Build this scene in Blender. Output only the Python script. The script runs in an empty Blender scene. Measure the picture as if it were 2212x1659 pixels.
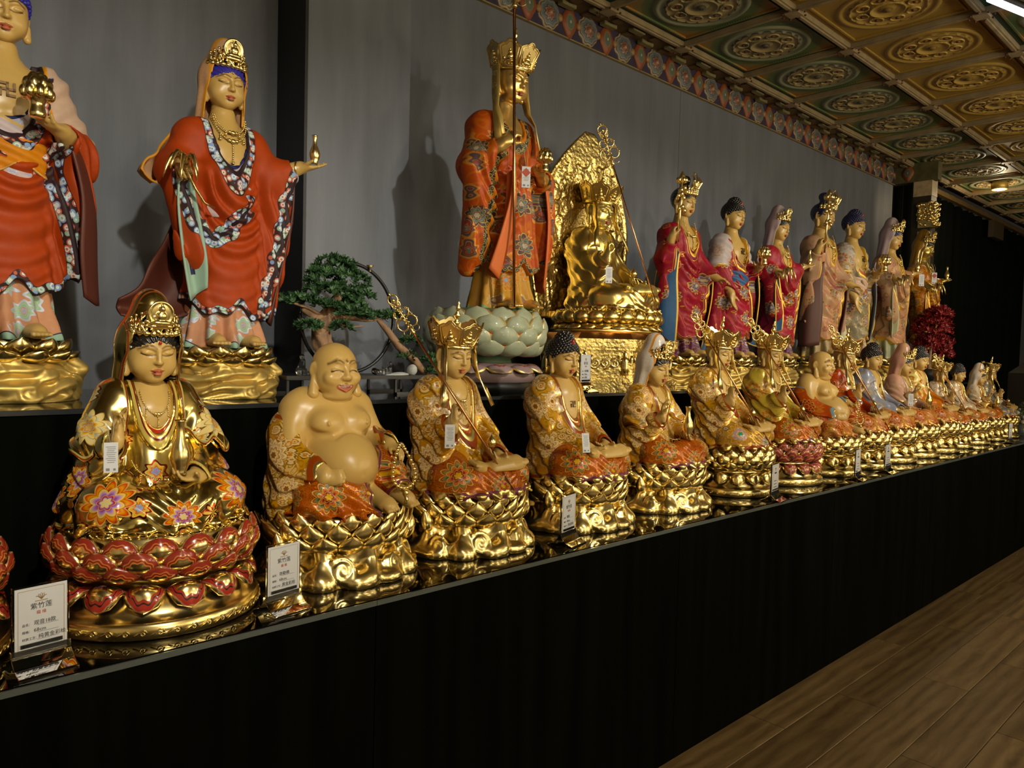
import bpy, bmesh, math, random
import numpy as np
from mathutils import Vector, Matrix

R = math.radians
PI = math.pi
rng = random.Random(7)
sc = bpy.context.scene
COL = sc.collection

# ---------------------------------------------------------------- camera
FPX, CW, CH = 1636.5, 2212.0, 1659.0
YAW, PITCH, ROLL = R(43.465), R(-2.445), R(1.460)
D1 = 1.43                      # distance to the front edge of the lower shelf
HC = 0.9612 * D1               # camera height
_f = Vector((math.sin(YAW) * math.cos(PITCH), math.cos(YAW) * math.cos(PITCH), math.sin(PITCH)))
_r = Vector((math.cos(YAW), -math.sin(YAW), 0))
_u = _r.cross(_f)
_c, _s = math.cos(ROLL), math.sin(ROLL)
CR, CU = _c * _r + _s * _u, -_s * _r + _c * _u
cam_d = bpy.data.cameras.new('camera')
cam_d.sensor_width = 36.0
cam_d.lens = FPX / CW * 36.0
cam_d.clip_start, cam_d.clip_end = 0.05, 60
cam = bpy.data.objects.new('camera', cam_d)
M_ = Matrix(((CR.x, CU.x, -_f.x), (CR.y, CU.y, -_f.y), (CR.z, CU.z, -_f.z)))
cam.matrix_world = Matrix.Translation((0, 0, HC)) @ M_.to_4x4()
COL.objects.link(cam)
sc.camera = cam

# ---------------------------------------------------------------- view, world, lights
sc.view_settings.view_transform = 'Standard'
sc.view_settings.look = 'None'
sc.view_settings.gamma = 1.0
sc.view_settings.use_curve_mapping = False
sc.view_settings.exposure = 0.36
cy = sc.cycles
cy.max_bounces, cy.diffuse_bounces, cy.glossy_bounces, cy.transmission_bounces = 6, 2, 3, 5
cy.caustics_reflective = cy.caustics_refractive = False
cy.use_adaptive_sampling, cy.adaptive_threshold = True, 0.025
w = bpy.data.worlds.new('room_air')
sc.world = w
w.use_nodes = True
w.node_tree.nodes['Background'].inputs[0].default_value = (1.0, 0.86, 0.66, 1)
w.node_tree.nodes['Background'].inputs[1].default_value = 0.012

WARM = (1.0, 0.955, 0.80)
def spot(loc, target, power, size=65, blend=0.6, radius=0.05, col=WARM):
    d = bpy.data.lights.new('track_spot', 'SPOT')
    d.energy, d.spot_size, d.spot_blend, d.shadow_soft_size, d.color = power, R(size), blend, radius, col
    o = bpy.data.objects.new('track_spot', d)
    o.location = loc
    o.rotation_euler = (Vector(target) - Vector(loc)).to_track_quat('-Z', 'Y').to_euler()
    COL.objects.link(o)
    return o

# track spotlights hung in the aisle, in front of the shelves and a little above the tall statues' heads
for lx, tx, pw_ in ((0.20, 0.58, 128), (2.25, 2.15, 112), (3.45, 3.40, 100), (4.65, 4.65, 100), (5.95, 5.95, 100)):
    spot((lx, -0.55, 2.55), (tx, 2.2, 1.50), pw_, 50, 0.9, 0.04)
# added unseen fill points brighten the ceiling, the floor and the gilding
for lx in (0.2, 2.6, 5.0, 7.4):
    for ly, lz, le in ((-1.25, 2.35, 21), (-3.05, 1.6, 40)):
        d_ = bpy.data.lights.new('added_fill', 'POINT'); d_.energy = le; d_.shadow_soft_size = 0.16; d_.color = (1.0, 0.90, 0.66)
        o_ = bpy.data.objects.new('added_fill', d_); o_.location = (lx, ly, lz); COL.objects.link(o_)
# ---------------------------------------------------------------- heights and rows
Z1 = HC - 0.39876 * D1         # top of the lower shelf
Z2 = 1.217                     # top of the upper shelf
Y2 = 1.96                      # front edge of the upper shelf
YW = 2.75                      # back wall
ZC = 3.168                     # ceiling
YC = 2.588                     # ceiling trim line
X_END = 7.40                   # end of the grey wall

# ---------------------------------------------------------------- scene helpers
def tag(o, label=None, cat=None, group=None, kind=None):
    if label: o['label'] = label
    if cat: o['category'] = cat
    if group: o['group'] = group
    if kind: o['kind'] = kind
    return o

def empty(name, loc=(0, 0, 0), rz=0.0, scale=1.0):
    o = bpy.data.objects.new(name, None)
    o.empty_display_size = 0.1
    COL.objects.link(o)
    o.location = loc
    o.rotation_euler = (0, 0, rz)
    o.scale = (scale,) * 3
    return o

def link(name, me, mat=None, parent=None, loc=None, rot=None, scale=None):
    o = bpy.data.objects.new(name, me)
    COL.objects.link(o)
    if mat is not None:
        if len(me.materials) == 0:
            me.materials.append(None)
        o.material_slots[0].link = 'OBJECT'
        o.material_slots[0].material = mat
    if parent is not None:
        o.parent = parent
    if loc is not None: o.location = loc
    if rot is not None: o.rotation_euler = rot
    if scale is not None: o.scale = scale if hasattr(scale, '__len__') else (scale,) * 3
    return o

def np_mesh(name, V, Q, smooth=True, attrs=None):
    """V (n,3) array, Q (m,4) or (m,3) int array."""
    V = np.asarray(V, np.float32); Q = np.asarray(Q, np.int32)
    me = bpy.data.meshes.new(name)
    n, k = Q.shape
    me.vertices.add(len(V)); me.vertices.foreach_set('co', V.ravel())
    me.loops.add(n * k); me.loops.foreach_set('vertex_index', Q.ravel())
    me.polygons.add(n)
    me.polygons.foreach_set('loop_start', np.arange(0, n * k, k, dtype=np.int32))
    me.polygons.foreach_set('loop_total', np.full(n, k, np.int32))
    me.polygons.foreach_set('use_smooth', np.full(n, smooth, bool))
    for an, av in (attrs or {}).items():
        av = np.asarray(av, np.float32)
        if av.ndim == 1:
            a = me.attributes.new(an, 'FLOAT', 'POINT'); a.data.foreach_set('value', av)
        elif av.shape[1] == 3:
            a = me.attributes.new(an, 'FLOAT_VECTOR', 'POINT'); a.data.foreach_set('vector', av.ravel())
        else:
            a = me.attributes.new(an, 'FLOAT_COLOR', 'POINT'); a.data.foreach_set('color', av.ravel())
    me.update(calc_edges=True)
    me.validate()
    return me

class MB:
    """small polygon collector for boxes, tubes, lathes and grids"""
    def __init__(s): s.v = []; s.f = []; s.sm = []
    def poly(s, vs, fs, smooth=False):
        b = len(s.v); s.v += [tuple(v) for v in vs]
        for f in fs: s.f.append(tuple(b + i for i in f)); s.sm.append(smooth)
        return s
    def box(s, c, d, rot=None, bev=0.0):
        hx, hy, hz = d[0] / 2, d[1] / 2, d[2] / 2
        vs = [Vector((x, y, z)) for x in (-hx, hx) for y in (-hy, hy) for z in (-hz, hz)]
        if rot is not None: vs = [rot @ v for v in vs]
        vs = [v + Vector(c) for v in vs]
        return s.poly(vs, [(0, 1, 3, 2), (4, 6, 7, 5), (0, 4, 5, 1), (2, 3, 7, 6), (0, 2, 6, 4), (1, 5, 7, 3)])
    def prism(s, outline, axis_from, axis_to, frame=None):
        """outline: list of (a,b); extruded along y from..to; frame maps (a, y, b)"""
        n = len(outline)
        vs = [(a, axis_from, b) for a, b in outline] + [(a, axis_to, b) for a, b in outline]
        if frame is not None: vs = [frame @ Vector(v) for v in vs]
        fs = [tuple(range(n)), tuple(range(2 * n - 1, n - 1, -1))]
        fs += [(i, i + n, (i + 1) % n + n, (i + 1) % n) for i in range(n)]
        return s.poly(vs, fs)
    def lathe(s, prof, c=(0, 0, 0), n=24, sx=1.0, sy=1.0, cap=True):
        vs = []; m = len(prof)
        for r, z in prof:
            for i in range(n):
                a = 2 * PI * i / n
                vs.append((c[0] + r * sx * math.cos(a), c[1] + r * sy * math.sin(a), c[2] + z))
        fs = []
        for j in range(m - 1):
            for i in range(n):
                fs.append((j * n + i, j * n + (i + 1) % n, (j + 1) * n + (i + 1) % n, (j + 1) * n + i))
        s.poly(vs, fs, True)
        if cap:
            b = len(s.v) - m * n
            s.f.append(tuple(b + i for i in reversed(range(n)))); s.sm.append(False)
            s.f.append(tuple(b + (m - 1) * n + i for i in range(n))); s.sm.append(False)
        return s
    def tube(s, pts, r, n=8, closed=False, cap=True):
        pts = [Vector(p) for p in pts]; m = len(pts)
        rad = r if hasattr(r, '__len__') else [r] * m
        vs = []; up = None
        for i, p in enumerate(pts):
            a = pts[(i - 1) % m] if (closed or i > 0) else p
            b = pts[(i + 1) % m] if (closed or i < m - 1) else p
            t = (b - a).normalized()
            if up is None:
                up = t.orthogonal().normalized()
            else:
                up = (up - t * up.dot(t)); up = up.normalized() if up.length > 1e-6 else t.orthogonal().normalized()
            q = t.cross(up)
            for k in range(n):
                an = 2 * PI * k / n
                vs.append(p + (up * math.cos(an) + q * math.sin(an)) * rad[i])
        fs = []
        for i in range(m if closed else m - 1):
            for k in range(n):
                fs.append((i * n + k, i * n + (k + 1) % n, ((i + 1) % m) * n + (k + 1) % n, ((i + 1) % m) * n + k))
        s.poly(vs, fs, True)
        if cap and not closed:
            b = len(s.v) - m * n
            s.f.append(tuple(b + i for i in reversed(range(n)))); s.sm.append(False)
            s.f.append(tuple(b + (m - 1) * n + i for i in range(n))); s.sm.append(False)
        return s
    def ball(s, c, r, n=8):
        rr = r if hasattr(r, '__len__') else (r, r, r)
        prof = [(math.sin(PI * j / (n // 2 + 1)), -math.cos(PI * j / (n // 2 + 1))) for j in range(n // 2 + 2)]
        vs = []
        for a, z in prof:
            for i in range(n):
                vs.append((c[0] + rr[0] * a * math.cos(2 * PI * i / n), c[1] + rr[1] * a * math.sin(2 * PI * i / n), c[2] + rr[2] * z))
        m = len(prof)
        fs = [(j * n + i, j * n + (i + 1) % n, (j + 1) * n + (i + 1) % n, (j + 1) * n + i) for j in range(m - 1) for i in range(n)]
        return s.poly(vs, fs, True)
    def grid(s, P, smooth=True):
        """P[i][j] points"""
        m, n = len(P), len(P[0])
        return s.poly([p for row in P for p in row],
                      [(i * n + j, i * n + j + 1, (i + 1) * n + j + 1, (i + 1) * n + j) for i in range(m - 1) for j in range(n - 1)], smooth)
    def mesh(s, name):
        me = bpy.data.meshes.new(name)
        me.from_pydata(s.v, [], s.f)
        me.polygons.foreach_set('use_smooth', s.sm)
        me.validate(); me.update()
        return me
    def build(s, name, mat=None, parent=None, **kw):
        return link(name, s.mesh(name), mat, parent, **kw)

def solid(me, t):
    """give an open sheet real thickness and return the mesh"""
    bm = bmesh.new(); bm.from_mesh(me)
    bmesh.ops.recalc_face_normals(bm, faces=bm.faces)
    bmesh.ops.solidify(bm, geom=bm.faces[:], thickness=t)
    for f in bm.faces: f.smooth = True
    bm.to_mesh(me); bm.free(); me.update()
    return me

def bevelled(me, w, seg=1):
    bm = bmesh.new(); bm.from_mesh(me)
    bmesh.ops.bevel(bm, geom=bm.edges[:], offset=w, segments=seg, affect='EDGES', clamp_overlap=True)
    bm.to_mesh(me); bm.free(); me.update()
    return me

# ---------------------------------------------------------------- distance fields -> smooth sculpted meshes
F32 = np.float32
def _v(p): return np.array(p, F32)

class Field:
    def __init__(s, lo, hi, h):
        s.lo = _v(lo); s.h = h
        s.n = np.ceil((_v(hi) - s.lo) / h).astype(int) + 1
        s.ax = [(s.lo[i] + h * np.arange(s.n[i])).astype(F32) for i in range(3)]
        s.D = np.full(tuple(s.n), 0.2, F32)
    def reg(s, lo, hi):
        a = np.clip(np.floor((_v(lo) - s.lo) / s.h).astype(int), 0, s.n)
        b = np.clip(np.ceil((_v(hi) - s.lo) / s.h).astype(int) + 1, 0, s.n)
        sl = tuple(slice(a[i], b[i]) for i in range(3))
        if np.any(b <= a): return None, None
        g = (s.ax[0][sl[0]][:, None, None], s.ax[1][sl[1]][None, :, None], s.ax[2][sl[2]][None, None, :])
        return sl, g
    def _bb(s, prim, k):
        lo, hi = prim[1], prim[2]
        m = k + 3 * s.h
        return _v(lo) - m, _v(hi) + m
    def add(s, prim, k=0.0):
        sl, g = s.reg(*s._bb(prim, k))
        if sl is None: return s
        d = prim[0](*g); a = s.D[sl]
        if k > 0:
            hh = np.maximum(k - np.abs(a - d), 0) / k
            s.D[sl] = np.minimum(a, d) - hh * hh * k * 0.25
        else:
            s.D[sl] = np.minimum(a, d)
        return s
    def sub(s, prim, k=0.0):
        sl, g = s.reg(*s._bb(prim, k))
        if sl is None: return s
        d = -prim[0](*g); a = s.D[sl]
        if k > 0:
            hh = np.maximum(k - np.abs(a - d), 0) / k
            s.D[sl] = np.maximum(a, d) + hh * hh * k * 0.25
        else:
            s.D[sl] = np.maximum(a, d)
        return s
    def keep(s, fn, k=0.0):
        """intersect with fn(x,y,z) <= 0 everywhere"""
        g = (s.ax[0][:, None, None], s.ax[1][None, :, None], s.ax[2][None, None, :])
        d = fn(*g)
        if k > 0:
            hh = np.maximum(k - np.abs(s.D - d), 0) / k
            s.D = np.maximum(s.D, d) + hh * hh * k * 0.25
        else:
            s.D = np.maximum(s.D, d)
        s.D = s.D.astype(F32)
        return s
    def disp(s, fn, lo=None, hi=None):
        """D -= fn(x,y,z)"""
        if lo is None:
            g = (s.ax[0][:, None, None], s.ax[1][None, :, None], s.ax[2][None, None, :])
            s.D -= fn(*g)
        else:
            sl, g = s.reg(lo, hi)
            if sl is not None: s.D[sl] -= fn(*g)
        return s
    def emboss(s, pts, w, amp):
        pts = [_v(p) for p in pts]
        P = np.array(pts)
        sl, g = s.reg(P.min(0) - 3 * w, P.max(0) + 3 * w)
        if sl is None: return s
        d = None
        for a, b in zip(pts[:-1], pts[1:]):
            q = _seg(g, a, b)
            d = q if d is None else np.minimum(d, q)
        s.D[sl] -= amp * np.exp(-(d / w) ** 2)
        return s
    def project(s, pts, sub=6):
        """move a polyline onto the surface"""
        P = []
        for a, b in zip(pts[:-1], pts[1:]):
            for k in range(sub): P.append(np.array(a) + (np.array(b) - np.array(a)) * k / sub)
        P.append(np.array(pts[-1])); P = np.array(P, F32); e = 1.5 * s.h
        for _ in range(14):
            d = s.sample(P)
            g = np.stack([s.sample(P + _v(o)) - s.sample(P - _v(o)) for o in ((e, 0, 0), (0, e, 0), (0, 0, e))], 1)
            g /= np.maximum(np.linalg.norm(g, axis=1, keepdims=True), 1e-6)
            P = P - np.clip(d, -0.02, 0.02)[:, None] * g * 0.8
        return [p for p in P]
    def copy(s):
        o = Field.__new__(Field); o.lo, o.h, o.n, o.ax = s.lo, s.h, s.n, s.ax; o.D = s.D.copy(); return o
    def offset(s, t): s.D = s.D - F32(t); return s
    def sample(s, P):
        q = (np.asarray(P, F32) - s.lo) / s.h
        i = np.clip(np.floor(q).astype(int), 0, s.n - 2); t = np.clip(q - i, 0, 1)
        x, y, z = i.T; u, v, w_ = t.T
        D = s.D
        c = lambda a, b, e: D[x + a, y + b, z + e]
        return (((c(0,0,0)*(1-u)+c(1,0,0)*u)*(1-v)+(c(0,1,0)*(1-u)+c(1,1,0)*u)*v)*(1-w_)
                + ((c(0,0,1)*(1-u)+c(1,0,1)*u)*(1-v)+(c(0,1,1)*(1-u)+c(1,1,1)*u)*v)*w_)
    def nets(s):
        D = s.D
        D[0], D[-1] = np.maximum(D[0], 1e-3), np.maximum(D[-1], 1e-3)
        D[:, 0], D[:, -1] = np.maximum(D[:, 0], 1e-3), np.maximum(D[:, -1], 1e-3)
        D[:, :, 0], D[:, :, -1] = np.maximum(D[:, :, 0], 1e-3), np.maximum(D[:, :, -1], 1e-3)
        I = D < 0
        nx, ny, nz = D.shape
        cnt = np.zeros((nx-1, ny-1, nz-1), np.uint8)
        for a in (0, 1):
            for b in (0, 1):
                for c in (0, 1):
                    cnt += I[a:nx-1+a, b:ny-1+b, c:nz-1+c]
        act = (cnt > 0) & (cnt < 8)
        cx, cy, cz = np.nonzero(act)
        n = len(cx)
        idx = np.full(act.shape, -1, np.int32); idx[cx, cy, cz] = np.arange(n)
        acc = np.zeros((n, 3), F32); num = np.zeros(n, F32)
        corners = [(a, b, c) for a in (0, 1) for b in (0, 1) for c in (0, 1)]
        val = {k: D[cx + k[0], cy + k[1], cz + k[2]] for k in corners}
        for k in corners:
            for axx in range(3):
                if k[axx] == 0:
                    k2 = tuple(1 if i == axx else k[i] for i in range(3))
                    v0, v1 = val[k], val[k2]
                    m = (v0 < 0) != (v1 < 0)
                    t = np.where(m, v0 / np.where(m, v0 - v1, 1), 0)
                    for i in range(3):
                        acc[:, i] += np.where(m, k[i] + (t if i == axx else 0), 0)
                    num += m
        V = s.lo + (np.stack([cx, cy, cz], 1) + acc / num[:, None]) * s.h
        quads = []
        for axx in range(3):
            o1, o2 = [(1, 2), (2, 0), (0, 1)][axx]
            sl0 = [slice(1, -1)] * 3; sl1 = [slice(1, -1)] * 3
            sl0[axx] = slice(0, -1); sl1[axx] = slice(1, None)
            A, B = I[tuple(sl0)], I[tuple(sl1)]
            for flip, m in ((False, A & ~B), (True, ~A & B)):
                e = np.stack(np.nonzero(m), 1)
                if len(e) == 0: continue
                off = np.ones(3, int); off[axx] = 0
                e = e + off
                def cell(d1, d2):
                    c = e.copy(); c[:, o1] -= d1; c[:, o2] -= d2
                    return idx[c[:, 0], c[:, 1], c[:, 2]]
                q = np.stack([cell(1, 1), cell(0, 1), cell(0, 0), cell(1, 0)], 1)
                if flip: q = q[:, ::-1]
                quads.append(q)
        return V, np.concatenate(quads)
    def mesh(s, name, attrs=None, warp=None):
        V, Q = s.nets()
        at = {k: f(V) for k, f in (attrs or {}).items()}
        return np_mesh(name, warp(V) if warp else V, Q, True, at)

def _seg(g, a, b):
    x, y, z = g
    ab = b - a; L = float(ab @ ab) + 1e-12
    t = np.clip(((x - a[0]) * ab[0] + (y - a[1]) * ab[1] + (z - a[2]) * ab[2]) / F32(L), 0, 1)
    return np.sqrt((x - a[0] - t * ab[0]) ** 2 + (y - a[1] - t * ab[1]) ** 2 + (z - a[2] - t * ab[2]) ** 2)

def ell(c, r, rot=None):
    c = _v(c); r = _v(r if hasattr(r, '__len__') else (r, r, r))
    if rot is None:
        def f(x, y, z):
            X, Y, Z = x - c[0], y - c[1], z - c[2]
            k0 = np.sqrt((X / r[0]) ** 2 + (Y / r[1]) ** 2 + (Z / r[2]) ** 2)
            k1 = np.sqrt((X / r[0] ** 2) ** 2 + (Y / r[1] ** 2) ** 2 + (Z / r[2] ** 2) ** 2)
            return k0 * (k0 - 1) / np.maximum(k1, 1e-6)
        return f, c - r, c + r
    m = np.array(Matrix(rot) if not isinstance(rot, Matrix) else rot, F32).T
    def f(x, y, z):
        X0, Y0, Z0 = x - c[0], y - c[1], z - c[2]
        X = m[0, 0] * X0 + m[0, 1] * Y0 + m[0, 2] * Z0
        Y = m[1, 0] * X0 + m[1, 1] * Y0 + m[1, 2] * Z0
        Z = m[2, 0] * X0 + m[2, 1] * Y0 + m[2, 2] * Z0
        k0 = np.sqrt((X / r[0]) ** 2 + (Y / r[1]) ** 2 + (Z / r[2]) ** 2)
        k1 = np.sqrt((X / r[0] ** 2) ** 2 + (Y / r[1] ** 2) ** 2 + (Z / r[2] ** 2) ** 2)
        return k0 * (k0 - 1) / np.maximum(k1, 1e-6)
    R_ = float(r.max())
    return f, c - R_, c + R_

def con(a, b, ra, rb, sq=None):
    """round cone from a to b; sq squashes space about a (sx,sy,sz)"""
    a = _v(a); b = _v(b)
    if sq is None:
        def f(x, y, z):
            ab = b - a; L = float(ab @ ab) + 1e-12
            t = np.clip(((x - a[0]) * ab[0] + (y - a[1]) * ab[1] + (z - a[2]) * ab[2]) / F32(L), 0, 1)
            return np.sqrt((x - a[0] - t * ab[0]) ** 2 + (y - a[1] - t * ab[1]) ** 2 + (z - a[2] - t * ab[2]) ** 2) - (ra + (rb - ra) * t)
        r = max(ra, rb)
        return f, np.minimum(a, b) - r, np.maximum(a, b) + r
    q = _v(sq); m = float(q.min())
    a2, b2 = a / q, b / q
    g = con(a2, b2, ra, rb)
    r = max(ra, rb)
    return (lambda x, y, z: g[0](x / q[0], y / q[1], z / q[2]) * m), np.minimum(a, b) - r * q, np.maximum(a, b) + r * q

def chain(pts, rad, sq=None):
    ps = [con(p, q, r0, r1, sq) for p, q, r0, r1 in zip(pts[:-1], pts[1:], rad[:-1], rad[1:])]
    def f(x, y, z):
        d = ps[0][0](x, y, z)
        for p in ps[1:]: d = np.minimum(d, p[0](x, y, z))
        return d
    return f, np.min([p[1] for p in ps], 0), np.max([p[2] for p in ps], 0)

def rbox(c, hd, r, rot=None):
    c = _v(c); hd = _v(hd)
    m = None if rot is None else np.array(rot, F32).T
    def f(x, y, z):
        X, Y, Z = x - c[0], y - c[1], z - c[2]
        if m is not None:
            X, Y, Z = (m[0, 0] * X + m[0, 1] * Y + m[0, 2] * Z, m[1, 0] * X + m[1, 1] * Y + m[1, 2] * Z, m[2, 0] * X + m[2, 1] * Y + m[2, 2] * Z)
        X, Y, Z = np.abs(X) - hd[0] + r, np.abs(Y) - hd[1] + r, np.abs(Z) - hd[2] + r
        return np.sqrt(np.maximum(X, 0) ** 2 + np.maximum(Y, 0) ** 2 + np.maximum(Z, 0) ** 2) + np.minimum(np.maximum(X, np.maximum(Y, Z)), 0) - r
    e = hd if m is None else np.full(3, float(np.sqrt((hd ** 2).sum())), F32)
    return f, c - e, c + e

def tor(c, R_, r, axis=2):
    c = _v(c)
    o = [i for i in range(3) if i != axis]
    def f(*g):
        a, b, e = g[o[0]] - c[o[0]], g[o[1]] - c[o[1]], g[axis] - c[axis]
        return np.sqrt((np.sqrt(a * a + b * b) - R_) ** 2 + e * e) - r
    return f, c - R_ - r, c + R_ + r

def prim(f, lo, hi): return f, _v(lo), _v(hi)

def rotm(rx=0, ry=0, rz=0):
    return Matrix.Rotation(R(rz), 3, 'Z') @ Matrix.Rotation(R(ry), 3, 'Y') @ Matrix.Rotation(R(rx), 3, 'X')

def sstep(a, b, x):
    t = np.clip((x - a) / (b - a), 0, 1); return t * t * (3 - 2 * t)

def seg_np(P, a, b):
    return _seg((P[:, 0], P[:, 1], P[:, 2]), _v(a), _v(b))

def poly_np(P, pts):
    d = None
    for a, b in zip(pts[:-1], pts[1:]):
        q = seg_np(P, a, b); d = q if d is None else np.minimum(d, q)
    return d

def motif(P, centres):
    """flat coordinates round each painted medallion: list of (centre, radius, u axis, v axis)"""
    out = np.full((len(P), 3), 10.0, F32)
    for k, (c, r, u, v) in enumerate(centres):
        d = P - _v(c)
        a = np.stack([d @ _v(u), d @ _v(v)], 1) / r
        dist = np.sqrt((d ** 2).sum(1)) / r
        m = dist < 1.12
        out[m, 0], out[m, 1], out[m, 2] = a[m, 0], a[m, 1], 0.0
    return out
# ---------------------------------------------------------------- materials
class NT:
    def __init__(s, name):
        s.m = bpy.data.materials.new(name); s.m.use_nodes = True
        s.t = s.m.node_tree; s.t.nodes.clear()
        s.out = s.t.nodes.new('ShaderNodeOutputMaterial')
    def n(s, typ, ins=None, **props):
        nd = s.t.nodes.new('ShaderNode' + typ)
        for k, v in props.items(): setattr(nd, k, v)
        for k, v in (ins or {}).items(): s.set(nd.inputs[k], v)
        return nd
    def set(s, sock, v):
        if isinstance(v, bpy.types.NodeSocket): s.t.links.new(v, sock)
        elif isinstance(v, bpy.types.Node): s.t.links.new(v.outputs[0], sock)
        else:
            if hasattr(v, '__len__') and len(v) == 3 and sock.type == 'RGBA': v = (*v, 1)
            sock.default_value = v
    def math(s, op, a, b=0.0, c=0.0, clamp=False):
        return s.n('Math', {0: a, 1: b, 2: c}, operation=op, use_clamp=clamp).outputs[0]
    def mix(s, f, a, b, blend='MIX'):
        nd = s.n('Mix', data_type='RGBA', blend_type=blend)
        s.set(nd.inputs[0], f); s.set(nd.inputs[6], a); s.set(nd.inputs[7], b)
        return nd.outputs[2]
    def ramp(s, f, stops, interp='LINEAR'):
        nd = s.n('ValToRGB', {0: f}); cr = nd.color_ramp; cr.interpolation = interp
        while len(cr.elements) < len(stops): cr.elements.new(0.5)
        for e, (p, c) in zip(cr.elements, stops): e.position = p; e.color = (*c[:3], 1)
        return nd.outputs[0]
    def fac(s, f, a, b):
        """smooth 0..1 as f runs a..b"""
        nd = s.n('MapRange', {0: f, 1: a, 2: b, 3: 0.0, 4: 1.0}); nd.clamp = True
        return nd.outputs[0]
    def attr(s, name, out='Fac'): return s.n('Attribute', attribute_name=name).outputs[out]
    def obj(s): return s.n('TexCoord').outputs['Object']
    def bsdf(s, **kw):
        b = s.n('BsdfPrincipled')
        for k, v in kw.items():
            key = {'color': 'Base Color', 'rough': 'Roughness', 'metal': 'Metallic', 'coat': 'Coat Weight', 'coat_rough': 'Coat Roughness',
                   'spec': 'Specular IOR Level', 'normal': 'Normal', 'trans': 'Transmission Weight', 'ior': 'IOR', 'alpha': 'Alpha',
                   'emit': 'Emission Color', 'emit_s': 'Emission Strength', 'sheen': 'Sheen Weight', 'sss': 'Subsurface Weight'}[k]
            s.set(b.inputs[key], v)
        s.t.links.new(b.outputs[0], s.out.inputs[0])
        return s.m
    def bump(s, h, strength=0.3, dist=0.01):
        return s.n('Bump', {'Strength': strength, 'Distance': dist, 'Height': h}).outputs[0]

def plain(name, col, rough=0.5, metal=0.0, coat=0.0, spec=0.5, bump=None, var=0.0, scale=20.0):
    t = NT(name)
    c = col
    kw = {}
    if var or bump:
        nz = t.n('TexNoise', {'Vector': t.obj(), 'Scale': scale, 'Detail': 4.0})
        if var:
            c = t.mix(t.fac(nz.outputs[0], 0.3, 0.7), tuple(x * (1 - var) for x in col), tuple(min(1, x * (1 + var)) for x in col))
        if bump: kw['normal'] = t.bump(nz.outputs[0], bump, 0.01)
    return t.bsdf(color=c, rough=rough, metal=metal, coat=coat, spec=spec, **kw)

GOLD = (1.0, 0.79, 0.34)
SKIN = (0.575, 0.362, 0.105)

def gold_mat(name, col=GOLD, rough=0.235, detail=0.0, scale=60.0, metal=1.0):
    t = NT(name)
    nz = t.n('TexNoise', {'Vector': t.obj(), 'Scale': 9.0, 'Detail': 3.0})
    c = t.mix(t.fac(nz.outputs[0], 0.35, 0.7), tuple(x * 0.86 for x in col), col)
    kw = {}
    if detail:
        vo = t.n('TexVoronoi', {'Vector': t.obj(), 'Scale': scale}, feature='SMOOTH_F1')
        nz2 = t.n('TexNoise', {'Vector': t.obj(), 'Scale': scale * 1.7, 'Detail': 2.0})
        kw['normal'] = t.bump(t.math('ADD', vo.outputs[0], nz2.outputs[0]), detail, 0.006)
    return t.bsdf(color=c, rough=rough, metal=metal, **kw)

def skin_mat(name, col=SKIN, rough=0.34, metal=0.0, paint=True):
    """matt gold body paint; vertex layer 'paint' carries lips, brows and lids"""
    t = NT(name)
    c = col
    if paint:
        a = t.n('Attribute', attribute_name='paint')
        c = t.mix(a.outputs['Alpha'], col, a.outputs['Color'])
        metal = t.math('MULTIPLY', metal, t.math('SUBTRACT', 1.0, a.outputs['Alpha']))
    return t.bsdf(color=c, rough=rough, metal=metal, spec=0.45, coat=0.12, coat_rough=0.35)

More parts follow.
